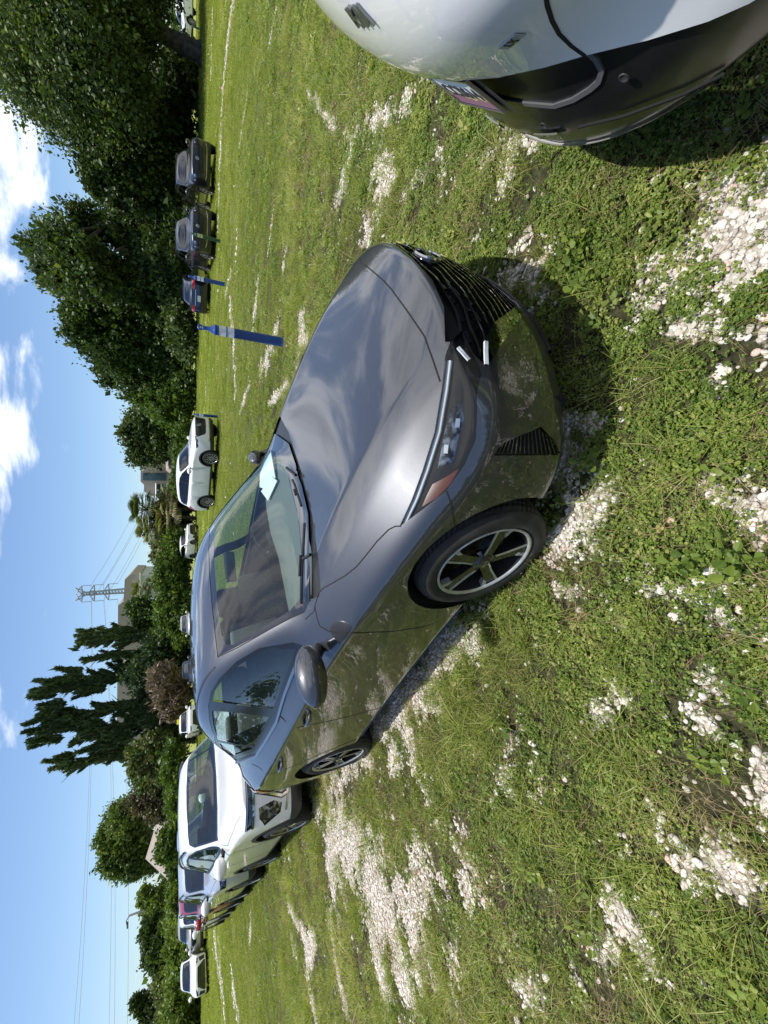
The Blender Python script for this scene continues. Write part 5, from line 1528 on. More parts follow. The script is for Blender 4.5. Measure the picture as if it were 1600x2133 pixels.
# ------------------------------------------------------------------ the white car at the right edge, seen from its tail
KIA_H = -.805
def kia_uv():
    root, cb = None, None
KS = dict(SUV)
KS['st'] = [tuple((a[0], a[1]) if len(a) == 2 else a for a in s_) for s_ in SUV['st']]
KS['st'][14] = ((-3.02, 1.60), (-3.05, .57, 1.55), (-3.06, .73, 1.24), (-3.04, .86, 1.12))
KS['st'][15] = ((-3.26, 1.36), (-3.22, .57, 1.33), (-3.17, .73, 1.20), (-3.13, .85, 1.08))
KS['st'][16] = ((-3.435, 1.18), (-3.39, .58, 1.16), (-3.30, .74, 1.10), (-3.20, .845, 1.02))
KS['st'][17] = ((-3.51, .97), (-3.44, .57, .96), (-3.34, .74, .94), (-3.22, .84, .92))
KS['rp'] = [(-3.44, .30), (-3.50, .36), (-3.52, .50), (-3.45, .66), (-3.50, .83)]
KS['rc'] = [(-3.16, .77), (-3.20, .82), (-3.22, .85), (-3.20, .86), (-3.19, .86)]
KS['crease'] = [e_ for e_ in SUV['crease'] if e_[0] != 'r'] + [('r', j, 1, j + 1, 1, .6) for j in range(6)]
KS['pw'] = 2.2
KS['z0'] = lambda x: .25 + .15 * min(1, max(0, (-2.3 - x) / .7))
def build_tail_car():
    c, s_ = math.cos(KIA_H), math.sin(KIA_H)
    o0 = (1.3335 + 3.5 * c, 1.0797 + 3.5 * s_)
    root = thing('parked_suv', 'white SUV with black lower bumper at the right edge, only its tail in the picture', 'car', (o0[0], o0[1], 0), KIA_H)
    root.scale = (1, 1, 1.035)
    cb = CarBody(KS, 3)
    RV, SV, TV = cb.view('rear'), cb.view('side'), cb.view('top')
    # the photographed outlines, seen from where the phone was, carried onto the tail
    ox, oy = -o0[0], -o0[1]
    KC = Vector((ox * c + oy * s_, ox * s_ - oy * c, CAM_H / 1.035))
    def kray(q): d = px_ray(q[0], q[1]); return Vector((d[0] * c + d[1] * s_, d[0] * s_ - d[1] * c, d[2] / 1.035))
    def kpx(p): a, b_ = to_px(o0[0] + p[0] * c + p[1] * s_, o0[1] + p[0] * s_ - p[1] * c, p[2] * 1.035); return (float(a), float(b_))
    KV = cb.view('cam', KC, kray, kpx)
    cb.cut([(800, 160), (870, 166), (950, 169), (1037, 162), (1137, 140), (1219, 116), (1350, 84), (1475, 45), (1560, 8), (1640, -40), (2600, -40), (2600, 900), (800, 900)], KV, 15, only=lambda f: f.normal.x < .3)
    cb.cut([(-2.95, .1), (-2.95, .42), (-2.2, .36), (1.2, .36), (1.2, .1)], SV, 15)
    for xc, zc, r in ((0, .36, .405), (-2.67, .36, .405)):
        cb.cut(arch_poly(xc, zc, r + .055, .2), SV, 15); cb.cut(arch_poly(xc, zc, r, .24), SV, 1)
    cb.cut([(-.1, 1.22), (.50, 1.20), (.54, 1.26), (.46, 1.50), (-.1, 1.52)], RV, 10)
    cb.cut([(.60, 1.30), (.70, 1.30), (.80, 1.08), (.95, 1.05), (.95, .93), (.76, .97), (.62, 1.1)], RV, 14)
    dlo = [(-.62, 1.125), (-1.2, 1.15), (-2.7, 1.20), (-2.95, 1.26), (-2.9, 1.48), (-2.6, 1.54), (-1.8, 1.57), (-1.45, 1.54), (-1.15, 1.45), (-.85, 1.28)]
    cb.cut(dlo, SV, 3, only=lambda f: f.normal.y > .45 and f.normal.z < .75)
    cb.cut([(-.40, -.1), (-.44, .35), (-.52, .58), (-.60, .68), (-1.05, .60), (-1.13, .54), (-1.05, .30), (-1.03, -.1)], TV, 2, only=lambda f: f.normal.x > .08)
    cb.cut([(.52, .97), (.72, .96), (.88, .93), (.88, .83), (.62, .83)], cb.view('front'), 8)
    cb.cut([(-.1, .93), (.48, .92), (.56, .82), (.46, .60), (-.1, .58)], cb.view('front'), 7)
    cb.panel('body', {0}, MAT_WHITE_NEAR, root)
    cl = cb.panel('bumper_cladding', {15}, MAT_BUMPER, root, .010)
    cb.panel('rear_window', {10}, MAT_BLKGLASS, root, .003); cb.panel('windshield', {2}, MAT_DKGLASS, root, .003); cb.panel('grille', {7}, MAT_TRIM, root, .01)
    for sg in (1, -1):
        cb.panel('side_glass', {3}, MAT_BLKGLASS, root, .004, (sg,)); cb.panel('tail_lamp', {14}, MAT_RED, root, -.004, (sg,)); cb.panel('headlight', {8}, MAT_LENS, root, -.002, (sg,))
    # tailgate shut line: down the side, round the corner, along the bottom
    for sg in (1, -1):
        mb = MB(); ribbon(mb, cb.path([(1132, -120), (1134, -40), (1140, 10), (1150, 42), (1165, 70), (1190, 95), (1219, 116)], KV, False, 8), .009, .0015, sides=(sg,)); mb.build('tailgate_seam', MAT_GAP, root)
    mb = MB(); pth = [(h_ - n_ * .008, n_) for h_, n_ in cb.path([(1219, 116), (1238, 132), (1250, 155), (1243, 178), (1225, 194), (1190, 215), (1150, 228), (1087, 222), (1030, 212), (975, 200), (930, 185), (900, 170)], KV, False, 8)]
    ribbon(mb, pth, .013, .003)
    mb.build('tailgate_edge', MAT_SATINGREY, root)
    # seam down the side of the bumper
    for sg in (1, -1): mb = MB(); ribbon(mb, cb.path([(-3.06, .93), (-3.02, .80), (-3.05, .74)], SV, False, .03), .007, sides=(sg,)); mb.build('bumper_seam', MAT_GAP, root)
    # lettering: reads across the tail, from the far side to the near side
    def decal_frame(y, z, tiltz=0.0):
        h_, n_ = cb.project((abs(y), z), RV)
        n_ = Vector((n_.x, n_.y * (1 if y >= 0 else -1), n_.z)); p = Vector((h_.x, y, h_.z))
        # local +x of the car points forward, local -y is the car's right: text runs towards -y
        xa = Vector((0, -1, 0)); xa = (xa - n_ * xa.dot(n_)).normalized(); ya = n_.cross(xa)
        Mx = Matrix((xa, ya, n_)).transposed().to_4x4(); Mx.translation = p + n_ * .001
        return Mx
    # badge letters built from strokes: K, then the joined I and A, no crossbar
    st = MB()
    def stroke(a, b, w_=.016, Mx=None, hgt=.006):
        a = Vector((a[0], a[1], 0)); b = Vector((b[0], b[1], 0)); d = (b - a).normalized(); s2 = Vector((-d.y, d.x, 0)) * w_ / 2
        q = [a - s2, a + s2, b + s2, b - s2]; V = [Mx @ v for v in q] + [Mx @ (v + Vector((0, 0, hgt))) for v in q]
        st.add(V, [(4, 5, 6, 7)[::-1], (0, 1, 5, 4), (1, 2, 6, 5), (2, 3, 7, 6), (3, 0, 4, 7)])
    def decal_px(q):
        h_, n_ = cb.project(q, KV); return decal_frame(-h_.y, h_.z)
    Mx = decal_px((752, 30))
    s3 = .027
    for a, b in (((-2.6, -.9), (-2.6, .9)), ((-2.5, -.15), (-1.15, .9)), ((-2.0, .15), (-.9, -.9)), ((-.9, -.9), (-.1, .9)), ((.0, .9), (.45, -.9)), ((.45, -.9), (1.35, .9)), ((1.35, .9), (2.3, -.9))):
        stroke((a[0] * s3, a[1] * s3), (b[0] * s3, b[1] * s3), .010, Mx)
    st.build('emblem', MAT_EMBLEM, root)
    st = MB()
    Mx = decal_px((1066, 84))
    q = [(-.032, -.013), (.035, -.013), (.032, .013), (-.035, .013)]
    V = [Mx @ Vector((a, b, 0)) for a, b in q] + [Mx @ Vector((a, b, .002)) for a, b in q]
    st.add(V, [(4, 5, 6, 7), (0, 1, 5, 4), (1, 2, 6, 5), (2, 3, 7, 6), (3, 0, 4, 7)])
    bd = st.build('trim_badge', principled('badge_plate', (.42, .43, .45), .35, .3), root)
    text_obj('LX', .027, MAT_GLOSSBLK, bd, Mx @ Matrix.Translation((-.021, -.0095, .0022)), .0012, 'badge_lettering', True, .15, 1.1)
    # number plate, sunk under the painted panel, leaning back a little
    h_, n_ = cb.project((0, .70), RV)
    Px = Matrix.Translation((-3.476, 0, .705)) @ Matrix.Rotation(.10, 4, 'Y') @ Matrix(((0, 0, -1, 0), (-1, 0, 0, 0), (0, 1, 0, 0), (0, 0, 0, 1)))
    def plq(a, b, c_, d_, hh=.0): return [Px @ Vector((a, b, hh)), Px @ Vector((c_, b, hh)), Px @ Vector((c_, d_, hh)), Px @ Vector((a, d_, hh))]
    m4 = MB()
    V = plq(-.152, -.076, .152, .076, .0) + plq(-.152, -.076, .152, .076, .004)
    m4.add(V, [(4, 5, 6, 7), (0, 1, 5, 4), (1, 2, 6, 5), (2, 3, 7, 6), (3, 0, 4, 7)])
    pl = m4.build('licence_plate', MAT_PAPER, root)
    m5 = MB(); m5.add(plq(-.146, -.070, .146, .070, .0052), [(0, 1, 2, 3)]); m5.build('plate_face', MAT_PLATE, pl)
    # ridge silhouette printed along the lower edge
    m6 = MB(); xs_ = np.linspace(-.146, .146, 13); hs = [-.030, -.018, -.026, -.012, -.020, -.036, -.028, -.040, -.030, -.022, -.034, -.024, -.034]
    V = []
    for x_, h2 in zip(xs_, hs): V += [Px @ Vector((x_, -.070, .0056)), Px @ Vector((x_, h2, .0056))]
    m6.add(V, [(2 * i, 2 * i + 2, 2 * i + 3, 2 * i + 1) for i in range(12)]); m6.build('plate_ridge', principled('plate_purple', (.40, .18, .28), .4), pl)
    text_obj('CC0614', .078, principled('plate_ink', (.02, .02, .06), .4), pl, Px @ Matrix.Translation((-.135, -.020, .0060)), .0006, 'plate_number', True, 0, .95)
    fr = MB()
    for a in ((-.156, -.080, .156, -.073), (-.156, .073, .156, .080), (-.156, -.073, -.149, .073), (.149, -.073, .156, .073)):
        V = plq(*a, .0) + plq(*a, .009); fr.add(V, [(4, 5, 6, 7), (0, 1, 5, 4), (1, 2, 6, 5), (2, 3, 7, 6), (3, 0, 4, 7)])
    fr.build('plate_frame', MAT_SATIN, pl)
    m7 = MB(); V = plq(-.20, -.10, .20, .06, -.006); m7.add(V, [(0, 1, 2, 3)]); m7.build('plate_recess', MAT_CLAD, root)
    for q_ in ((1134, 261), (1300, 161)):
        Mx = decal_px(q_); mb = MB(); mb.lathe([(.0, .0), (.008, .0), (.0095, .002), (.011, .0025), (.0125, .0)], n=18, axis='z'); 
        mesh_obj('parking_sensor', [Mx @ Vector(v) for v in mb.V], [f[::-1] for f in mb.F], MAT_CLAD, root, True)
    for sg in (1, -1):
        mb = MB(); ribbon(mb, cb.path([(.12, .47), (.24, .47)], RV, False, .03), .028, .001, sides=(sg,)); mb.build('rear_reflector', MAT_REFLECT, root)
        mb = MB(); ribbon(mb, cb.path([(1205, 266), (1300, 243), (1425, 197), (1520, 150), (1640, 80)], KV, False, 12), .006, .002, sides=(sg,)); mb.build('bumper_crease', MAT_GAP, root)
    mb = MB(); mb.box((-1.1, 0, .30), (3.4, 1.1, .08)); mb.build('floor_pan', MAT_DARK, root)
    for xc, zc, r in ((0, .36, .405), (-2.67, .36, .405)):
        for sg in (1, -1):
            mb = MB(); rim_strip(mb, cb.path(arch_poly(xc, zc, r, .24)[1:-1], SV, False, .05), .40, sides=(sg,), dirn=(0, 1, 0), closed=False); mb.build('wheel_housing', MAT_DARK, root)
    for x in (0, -2.67):
        for sy in (-1, 1): add_wheel(root, x, sy * .80, .335, W_CFG['ten'], 1, simple=True)
    return root
MAT_WHITE_NEAR = paint('white_gloss_paint', (.82, .82, .82), 0, .3)
MAT_BUMPER = noisy(principled('black_bumper', (.012, .012, .013), .32, 0, .3, .15), 3, (.008, .008, .009), (.013, .013, .015))
MAT_SATINGREY = principled('grey_edge', (.10, .10, .105), .3)
MAT_EMBLEM = principled('dark_chrome', (.22, .23, .23), .25, .9)
MAT_REFLECT = principled('clear_reflector', (.10, .10, .08), .2, 0, 1)
MAT_PLATE = bpy.data.materials.new('plate_face'); MAT_PLATE.use_nodes = True
nt = MAT_PLATE.node_tree; b = nt.nodes['Principled BSDF']; b.inputs['Roughness'].default_value = .4
t = N(nt, 'ShaderNodeTexCoord'); s_ = N(nt, 'ShaderNodeSeparateXYZ'); nt.links.new(t.outputs['Object'], s_.inputs[0])
r_ = N(nt, 'ShaderNodeMapRange'); r_.inputs['From Min'].default_value = .635; r_.inputs['From Max'].default_value = .775; nt.links.new(s_.outputs[2], r_.inputs['Value'])
q_ = N(nt, 'ShaderNodeValToRGB'); nt.links.new(r_.outputs[0], q_.inputs[0])
q_.color_ramp.elements[0].color = (.85, .60, .20, 1); q_.color_ramp.elements[0].position = .2; q_.color_ramp.elements[1].color = (.85, .90, .90, 1); q_.color_ramp.elements[1].position = .65
nt.links.new(q_.outputs[0], b.inputs['Base Color'])
build_tail_car()
# put the scattered wheel masters to use: nothing may float at the origin
for cfg in W_CFG.values():
    pass
# ------------------------------------------------------------------ delineator posts
def post(name, label, base_px, top_x, col, band, r=.055, group='flexible delineator posts on the lawn'):
    g = at_ground(*base_px); X, Y = g
    tt = (800 - top_x) / F_PX; h = CAM_H + Y * ((tt * math.cos(PITCH) - math.sin(PITCH)) / (math.cos(PITCH) + tt * math.sin(PITCH)))
    root = thing(name, label, 'post', (X, Y, 0), 0, group)
    mt = noisy(principled(col[0], col[1], .38, 0, .3, .2), 12, [c * .75 for c in col[1]], col[1])
    mb = MB(); k = h / 1.2
    mb.lathe([(r * 1.02, -.02), (r, .02), (r, h * .80), (r * 1.06, h * .805), (r * 1.06, h * .815), (r * .9, h * .825), (r * .45, h * .875), (r * .38, h * .93), (r * .42, h * .95), (0, h * .955)], n=24)
    for z0, z1 in ((.585, .60), (.675, .69), (.77, .785)): mb.lathe([(r, h * z0), (r * 1.06, h * (z0 + .004)), (r * 1.06, h * (z1 - .004)), (r, h * z1)], n=24)
    mb.build('post_tube', mt, root, True)
    pts = [(r * .42 * math.cos(a), 0, h * .972 + .022 * h * math.sin(a)) for a in np.linspace(0, 2 * math.pi, 17)]
    mb = MB(); mb.tube(pts, r * .2, 6); mb.build('top_loop', mt, root, True)
    for z0, z1 in ((.60, .675), (.69, .77)):
        mb = MB(); mb.lathe([(r * 1.012, h * z0), (r * 1.012, h * z1)], n=24); mb.build('reflective_band', band, root, True)
    return root
MAT_BAND = noisy(principled('reflective_sheet', (.7, .72, .73), .35), 50, (.62, .64, .66), (.76, .78, .80))
MAT_BANDY = principled('aged_band', (.55, .50, .22), .4)
BLUE = ('post_blue', (.012, .07, .32))
post('delineator_post', 'blue post with two white bands right behind the grey sedan hood', (590, 713), 412, BLUE, MAT_BAND, .074)
post('delineator_post', 'blue post with white bands on the open lawn, left of the green post', (470, 593), 392, BLUE, MAT_BAND, .075)
post('delineator_post', 'blue post with white bands just in front of the large white SUV', (455, 868), 402, BLUE, MAT_BAND, .06)
post('delineator_post', 'dark green post with a yellowed band in front of the charcoal SUV', (460, 503), 396, ('post_green', (.008, .09, .05)), MAT_BANDY, .065)
post('delineator_post', 'pale blue-grey post in the shade by the oak', (418, 62), 394, ('post_pale', (.25, .42, .45)), MAT_BAND, .07)
# ------------------------------------------------------------------ trees and bushes
def img_pt(x, y, Y):
    """world point at forward distance Y that the photo shows at (x, y)"""
    d = px_ray(x, y); t = Y / d[1]; return Vector((d[0] * t, Y, CAM_H + d[2] * t))
def px_size(px, Y): return px * Y * 0.93 / F_PX
MAT_BARK = noisy(principled('bark', (.06, .05, .04), .9), 3, (.035, .03, .024), (.10, .085, .065), bump=.5, bscale=25, dist=.03)
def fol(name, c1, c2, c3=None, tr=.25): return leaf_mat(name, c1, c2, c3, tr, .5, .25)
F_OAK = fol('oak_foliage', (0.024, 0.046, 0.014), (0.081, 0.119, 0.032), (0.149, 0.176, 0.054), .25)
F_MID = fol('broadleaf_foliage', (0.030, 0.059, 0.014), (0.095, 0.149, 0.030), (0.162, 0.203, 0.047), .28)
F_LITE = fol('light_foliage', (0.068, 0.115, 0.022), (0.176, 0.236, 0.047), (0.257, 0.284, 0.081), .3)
F_CED = fol('cedar_foliage', (0.027, 0.054, 0.022), (0.074, 0.115, 0.041), (0.121, 0.135, 0.054), .2)
F_PALM = fol('palm_foliage', (0.061, 0.088, 0.024), (0.176, 0.189, 0.061), (0.405, 0.324, 0.176), .2)
F_VINE = fol('vine_foliage', (0.047, 0.095, 0.016), (0.162, 0.223, 0.041), (0.230, 0.270, 0.068), .3)
F_BROWN = fol('dead_brush', (0.095, 0.068, 0.047), (0.230, 0.176, 0.128), (0.324, 0.257, 0.189), .1)
F_OLIVE = fol('olive_foliage', (0.068, 0.088, 0.030), (0.189, 0.209, 0.081), (0.297, 0.284, 0.135), .25)
trng = np.random.default_rng(99)
def leaf_cloud(lobes, n, size, seed, shell=.55, elong=1.5, droop=.0, gap=.5, spread=1.0, updir=0.0):
    """many small bent leaf sprays filling ellipsoid lobes; lobes: (centre, rx, ry, rz)"""
    r = np.random.default_rng(seed)
    w = np.array([l[1] * l[3] for l in lobes]); w = w / w.sum()
    V = []; 
    ids = r.choice(len(lobes), n, p=w)
    C = np.array([list(l[0]) for l in lobes])[ids]; Rr = np.array([[l[1], l[2], l[3]] for l in lobes])[ids]
    d = r.normal(0, 1, (n, 3)); d /= np.linalg.norm(d, axis=1)[:, None]
    rad = (shell + (1 - shell) * r.uniform(0, 1, n) ** .6) * (1 + r.normal(0, .12, n)) * spread
    # lumpy surface
    fr = 3.1
    lump = (vnoise(d[:, 0] * fr + ids * 7.1 + 40, d[:, 1] * fr + d[:, 2] * fr * 1.3 + 40, seed) - .5) * .9
    rad = rad * (1 + lump)
    P = C + d * Rr * rad[:, None]
    # gaps
    sc = 1 / np.maximum(.35 * Rr.mean(), .2)
    g = vnoise(P[:, 0] * sc + 90, P[:, 2] * sc + P[:, 1] * sc * .6 + 90, seed + 5)
    keep = (g > gap * .55) & (P[:, 2] > .05)
    P = P[keep]; d = d[keep]; n = len(P)
    s = size * np.exp(r.normal(0, .35, n))
    a = d * .6 + r.normal(0, .7, (n, 3)); a[:, 2] += updir - droop; a /= np.linalg.norm(a, axis=1)[:, None]
    t = r.normal(0, 1, (n, 3)); b = np.cross(a, t); b /= np.linalg.norm(b, axis=1)[:, None]
    c = np.cross(a, b)
    L = a * (s * elong)[:, None] * .5; Wd = b * (s * .5)[:, None]; H = c * (s * .18)[:, None]
    q0 = P - L; q1 = P + Wd + H; q2 = P + L; q3 = P - Wd + H
    q4 = P - Wd * .2 + L * .2 - H * .5
    VV = np.stack([q0, q1, q2, q3], 1).reshape(-1, 3)
    F4 = np.arange(4 * n).reshape(-1, 4)
    F3 = np.concatenate([F4[:, [0, 1, 2]], F4[:, [0, 2, 3]]])
    return VV, F3
def np_mesh(name, V, F, mat, parent=None):
    me = bpy.data.meshes.new(name); me.vertices.add(len(V)); me.vertices.foreach_set('co', np.asarray(V, np.float32).ravel())
    me.loops.add(F.size); me.loops.foreach_set('vertex_index', F.astype(np.int32).ravel())
    me.polygons.add(len(F)); me.polygons.foreach_set('loop_start', np.arange(0, F.size, F.shape[1], dtype=np.int32)); me.polygons.foreach_set('loop_total', np.full(len(F), F.shape[1], np.int32))
    me.update(calc_edges=True); me.materials.append(mat)
    o = bpy.data.objects.new(name, me); COL.objects.link(o)
    if parent is not None: o.parent = parent
    return o
def tree(name, label, cat, Y, lobes_px, mat, n, leaf, trunk_r=.25, seed=1, base=None, group=None, trunk=True, mat2=None, depth=.75, shell=.5, gap=.5, droop=0, updir=0, elong=1.5, lean=None, multi=1, bark=None):
    """lobes_px: (x, y, rx, ry) outlines in the photo, each becoming a rounded mass at distance Y"""
    r = np.random.default_rng(seed); L = []
    for (x, y, rx, ry) in lobes_px:
        dy = r.uniform(-1, 1) * px_size(ry, Y) * .7
        c = img_pt(x, y, Y + dy); rz = px_size(rx, Y); rxx = px_size(ry, Y)
        L.append((c, rxx, max(rxx, rz) * depth, rz))
    if base is None:
        m = sum((l[0] * l[1] * l[3] for l in L), Vector()) / sum(l[1] * l[3] for l in L); bx = m.x
    else: bx = img_pt(base[0], base[1], Y).x
    root = thing(name, label, cat, (bx, Y, 0), 0, group)
    off = Vector((bx, Y, 0))
    L2 = [((l[0] - off), l[1], l[2], l[3]) for l in L]
    n = int(n * 2.3); leaf = leaf * .60
    V, F = leaf_cloud(L2, n, leaf, seed, shell=shell, gap=gap, droop=droop, updir=updir, elong=elong)
    np_mesh('crown', V, F, mat, root)
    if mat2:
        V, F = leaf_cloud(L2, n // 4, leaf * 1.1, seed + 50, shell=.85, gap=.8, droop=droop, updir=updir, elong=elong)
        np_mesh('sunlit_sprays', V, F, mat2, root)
    if trunk:
        mb = MB(); top = max(L2, key=lambda l: l[0].z)
        for k in range(multi):
            sx = (k - (multi - 1) / 2) * trunk_r * 2.2
            hh = max(1.0, sorted(l[0].z for l in L2)[len(L2) // 2])
            p0 = Vector((sx * .5, 0, -.1)); pm = Vector((sx * 1.4 + r.normal(0, .2), r.normal(0, .2), hh * .45)); pt = Vector((sx * 2, r.normal(0, .3), hh * .8))
            mb.tube([p0, p0.lerp(pm, .15), pm, pt], [trunk_r * 1.5, trunk_r * 1.05, trunk_r * .85, trunk_r * .5], 10)
            for l in L2[k::multi]:
                s_ = pm if l[0].z < hh else pt
                mid = s_.lerp(l[0], .5) + Vector((r.normal(0, .3), r.normal(0, .3), r.normal(0, .2)))
                mb.tube([s_, mid, l[0]], [trunk_r * .45, trunk_r * .28, trunk_r * .08], 6)
        mb.build('trunk', bark or MAT_BARK, root, True)
    return root
TG = 'trees along the far side of the lawn'
# the great oak at the right, its branches reaching into the frame
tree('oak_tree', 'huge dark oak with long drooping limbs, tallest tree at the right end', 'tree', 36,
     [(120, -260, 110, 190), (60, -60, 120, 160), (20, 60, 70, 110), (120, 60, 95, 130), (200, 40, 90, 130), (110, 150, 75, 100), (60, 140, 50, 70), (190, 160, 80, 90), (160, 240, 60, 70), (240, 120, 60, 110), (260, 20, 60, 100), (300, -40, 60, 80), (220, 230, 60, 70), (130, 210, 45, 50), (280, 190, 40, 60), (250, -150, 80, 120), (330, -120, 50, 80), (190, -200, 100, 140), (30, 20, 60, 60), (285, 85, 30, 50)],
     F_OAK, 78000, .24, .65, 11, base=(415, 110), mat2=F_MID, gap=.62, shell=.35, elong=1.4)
tree('oak_tree', 'dark oak with open leafy edge, between the huge oak and the cleft of sky', 'tree', 40,
     [(215, 320, 45, 45), (250, 290, 50, 50), (200, 370, 25, 35), (250, 360, 50, 55), (300, 330, 50, 60), (300, 260, 45, 60), (330, 290, 40, 60), (260, 410, 35, 35), (300, 400, 45, 45), (345, 240, 30, 50)],
     F_OAK, 20000, .30, .35, 12, base=(415, 330), mat2=F_MID, gap=.6, shell=.3, group=TG)
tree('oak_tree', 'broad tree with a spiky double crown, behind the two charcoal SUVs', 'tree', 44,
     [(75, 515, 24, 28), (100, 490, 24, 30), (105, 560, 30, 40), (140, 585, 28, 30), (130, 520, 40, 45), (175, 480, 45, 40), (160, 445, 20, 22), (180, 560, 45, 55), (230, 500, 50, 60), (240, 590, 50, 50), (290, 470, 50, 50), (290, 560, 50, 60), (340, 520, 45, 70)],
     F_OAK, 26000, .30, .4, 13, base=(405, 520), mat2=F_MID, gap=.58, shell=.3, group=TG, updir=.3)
tree('oak_tree', 'full rounded tree behind the dark blue sedan', 'tree', 48,
     [(160, 640, 22, 24), (165, 690, 28, 28), (185, 655, 40, 40), (200, 710, 35, 38), (235, 660, 50, 50), (240, 730, 45, 40), (290, 640, 50, 50), (290, 710, 50, 55), (340, 680, 45, 70)],
     F_MID, 22000, .32, .4, 14, base=(402, 680), mat2=F_MID, gap=.52, shell=.3, group=TG)
tree('oak_tree', 'lower tree with a bent bare limb, right of the vine-covered thicket', 'tree', 52,
     [(215, 760, 18, 22), (230, 785, 20, 22), (250, 760, 30, 30), (275, 790, 25, 35), (300, 750, 40, 40), (310, 800, 35, 35), (345, 770, 40, 60)],
     F_OAK, 14000, .33, .3, 15, base=(400, 780), mat2=F_MID, gap=.6, shell=.3, group=TG)
tree('vine_thicket', 'bright green vine-covered bushes between the bent tree and the tree beside the house', 'bushes', 50,
     [(300, 830, 22, 25), (335, 815, 35, 35), (350, 850, 35, 35), (375, 800, 28, 60), (375, 870, 25, 35), (330, 745, 30, 30), (365, 740, 35, 40)],
     F_VINE, 14000, .30, .2, 16, trunk=False, gap=.35, shell=.3)
tree('oak_tree', 'grey-green tree standing in front of the house, right of its blue window', 'tree', 58,
     [(285, 880, 24, 26), (270, 905, 18, 20), (300, 920, 30, 30), (290, 950, 20, 20), (315, 890, 30, 30), (330, 930, 28, 35), (345, 900, 25, 30)],
     F_OAK, 13000, .33, .3, 17, base=(385, 905), mat2=F_CED, gap=.5, shell=.3, group=TG)
tree('undergrowth', 'dark undergrowth at the foot of the trees behind the charcoal SUVs', 'bushes', 42,
     [(375, 180, 35, 50), (370, 280, 40, 50), (375, 380, 35, 60), (375, 480, 32, 60), (375, 580, 30, 60), (375, 680, 30, 60), (350, 330, 25, 40), (385, 130, 25, 40)],
     F_OAK, 22000, .34, .2, 18, trunk=False, gap=.25, shell=.1)
tree('shrub', 'sunlit olive bush seen under the huge oak, through the gap by its trunk', 'shrub', 48,
     [(360, 150, 30, 28), (335, 175, 22, 25), (385, 170, 22, 30), (372, 200, 25, 30)],
     F_OLIVE, 7000, .28, .12, 19, gap=.4, shell=.3)
tree('shrub', 'low hedge in front of the house, behind the large white SUV', 'shrub', 46,
     [(385, 900, 18, 25), (375, 940, 16, 25), (388, 960, 18, 30), (380, 1005, 18, 25), (370, 985, 12, 15), (392, 1020, 12, 20)],
     F_VINE, 8000, .26, .1, 20, trunk=False, gap=.25, shell=.2)
def frond_crown(root, c, R_, n, mat, seed, droop=.6, leafw=.05, fan=True):
    r = np.random.default_rng(seed); mb = MB()
    for k in range(n):
        a = r.uniform(0, 6.283); e = r.uniform(-.5, 1.2); L = R_ * r.uniform(.75, 1.1)
        dirv = Vector((math.cos(a) * math.cos(e), math.sin(a) * math.cos(e), math.sin(e)))
        st = c; tip = c + dirv * L * .55
        m_ = 14
        side = dirv.cross(Vector((0, 0, 1)));
        if side.length < .1: side = Vector((1, 0, 0))
        side.normalize(); upv = side.cross(dirv)
        V, Fc = [], []
        for j in range(m_):
            t = (j / (m_ - 1) - .5) * 2.4
            dd = (dirv * math.cos(t) + side * math.sin(t)).normalized()
            p1 = tip + dd * L * .32; p2 = tip + dd * L * .55 + Vector((0, 0, -droop * L * .25))
            ww = side.cross(dd).normalized() * 0 + dd.cross(upv).normalized() * leafw
            b0 = len(V); V += [tip - ww * .3, tip + ww * .3, p1 + ww, p1 - ww, p2]
            Fc += [(b0, b0 + 1, b0 + 2, b0 + 3), (b0 + 3, b0 + 2, b0 + 4)]
        mb.add(V, Fc)
        mb.tube([st, tip], [.03, .02], 4)
    return mb.build('crown', mat, root)
def palm(label, Y, x, y, crown_px, n, seed, group=None, trunk_px=None):
    c = img_pt(x, y, Y); root = thing('palm_tree', label, 'palm', (c.x, Y, 0), 0, group)
    frond_crown(root, Vector((0, 0, c.z)), px_size(crown_px, Y), n, F_PALM, seed)
    mb = MB(); mb.tube([(0, 0, -.1), (.1, 0, c.z * .5), (0, 0, c.z)], [.22, .18, .16], 8); mb.build('trunk', MAT_BARK, root, True)
    return root
PG = 'cabbage palms by the house'
palm('tallest cabbage palm left of the house, frayed yellowish crown', 50, 305, 1062, 40, 46, 1, PG)
palm('cabbage palm leaning forward beside the tallest one, left of the house', 49, 318, 1098, 36, 42, 2, PG)
palm('low cabbage palm with dead brown fronds under the two taller ones', 48, 352, 1080, 38, 44, 3, PG)
palm('short palm half hidden between the house and the tallest palm', 50, 350, 1045, 30, 34, 4, PG)
palm('fan palm in front of the grey building wall', 66, 300, 1225, 26, 34, 5)
palm('small fan palm below the one on the grey building wall', 66, 322, 1215, 20, 26, 6)
palm('lone fan palm at the right corner of the grey building', 62, 322, 1118, 18, 24, 7)
tree('shrub', 'dark green mass beneath the cabbage palms', 'shrub', 51, [(365, 1060, 28, 40), (380, 1100, 18, 30), (345, 1090, 20, 25)], F_OAK, 8000, .3, .1, 41, trunk=False, gap=.25, shell=.1)
tree('hedge', 'long bright hedge in front of the grey building', 'hedge', 46,
     [(365, 1130, 22, 28), (355, 1170, 26, 30), (350, 1210, 24, 30), (352, 1250, 26, 30), (355, 1290, 28, 30), (375, 1160, 20, 50), (378, 1240, 20, 60), (340, 1190, 16, 22), (375, 1300, 22, 40)],
     F_VINE, 18000, .27, .1, 42, trunk=False, gap=.3, shell=.3)
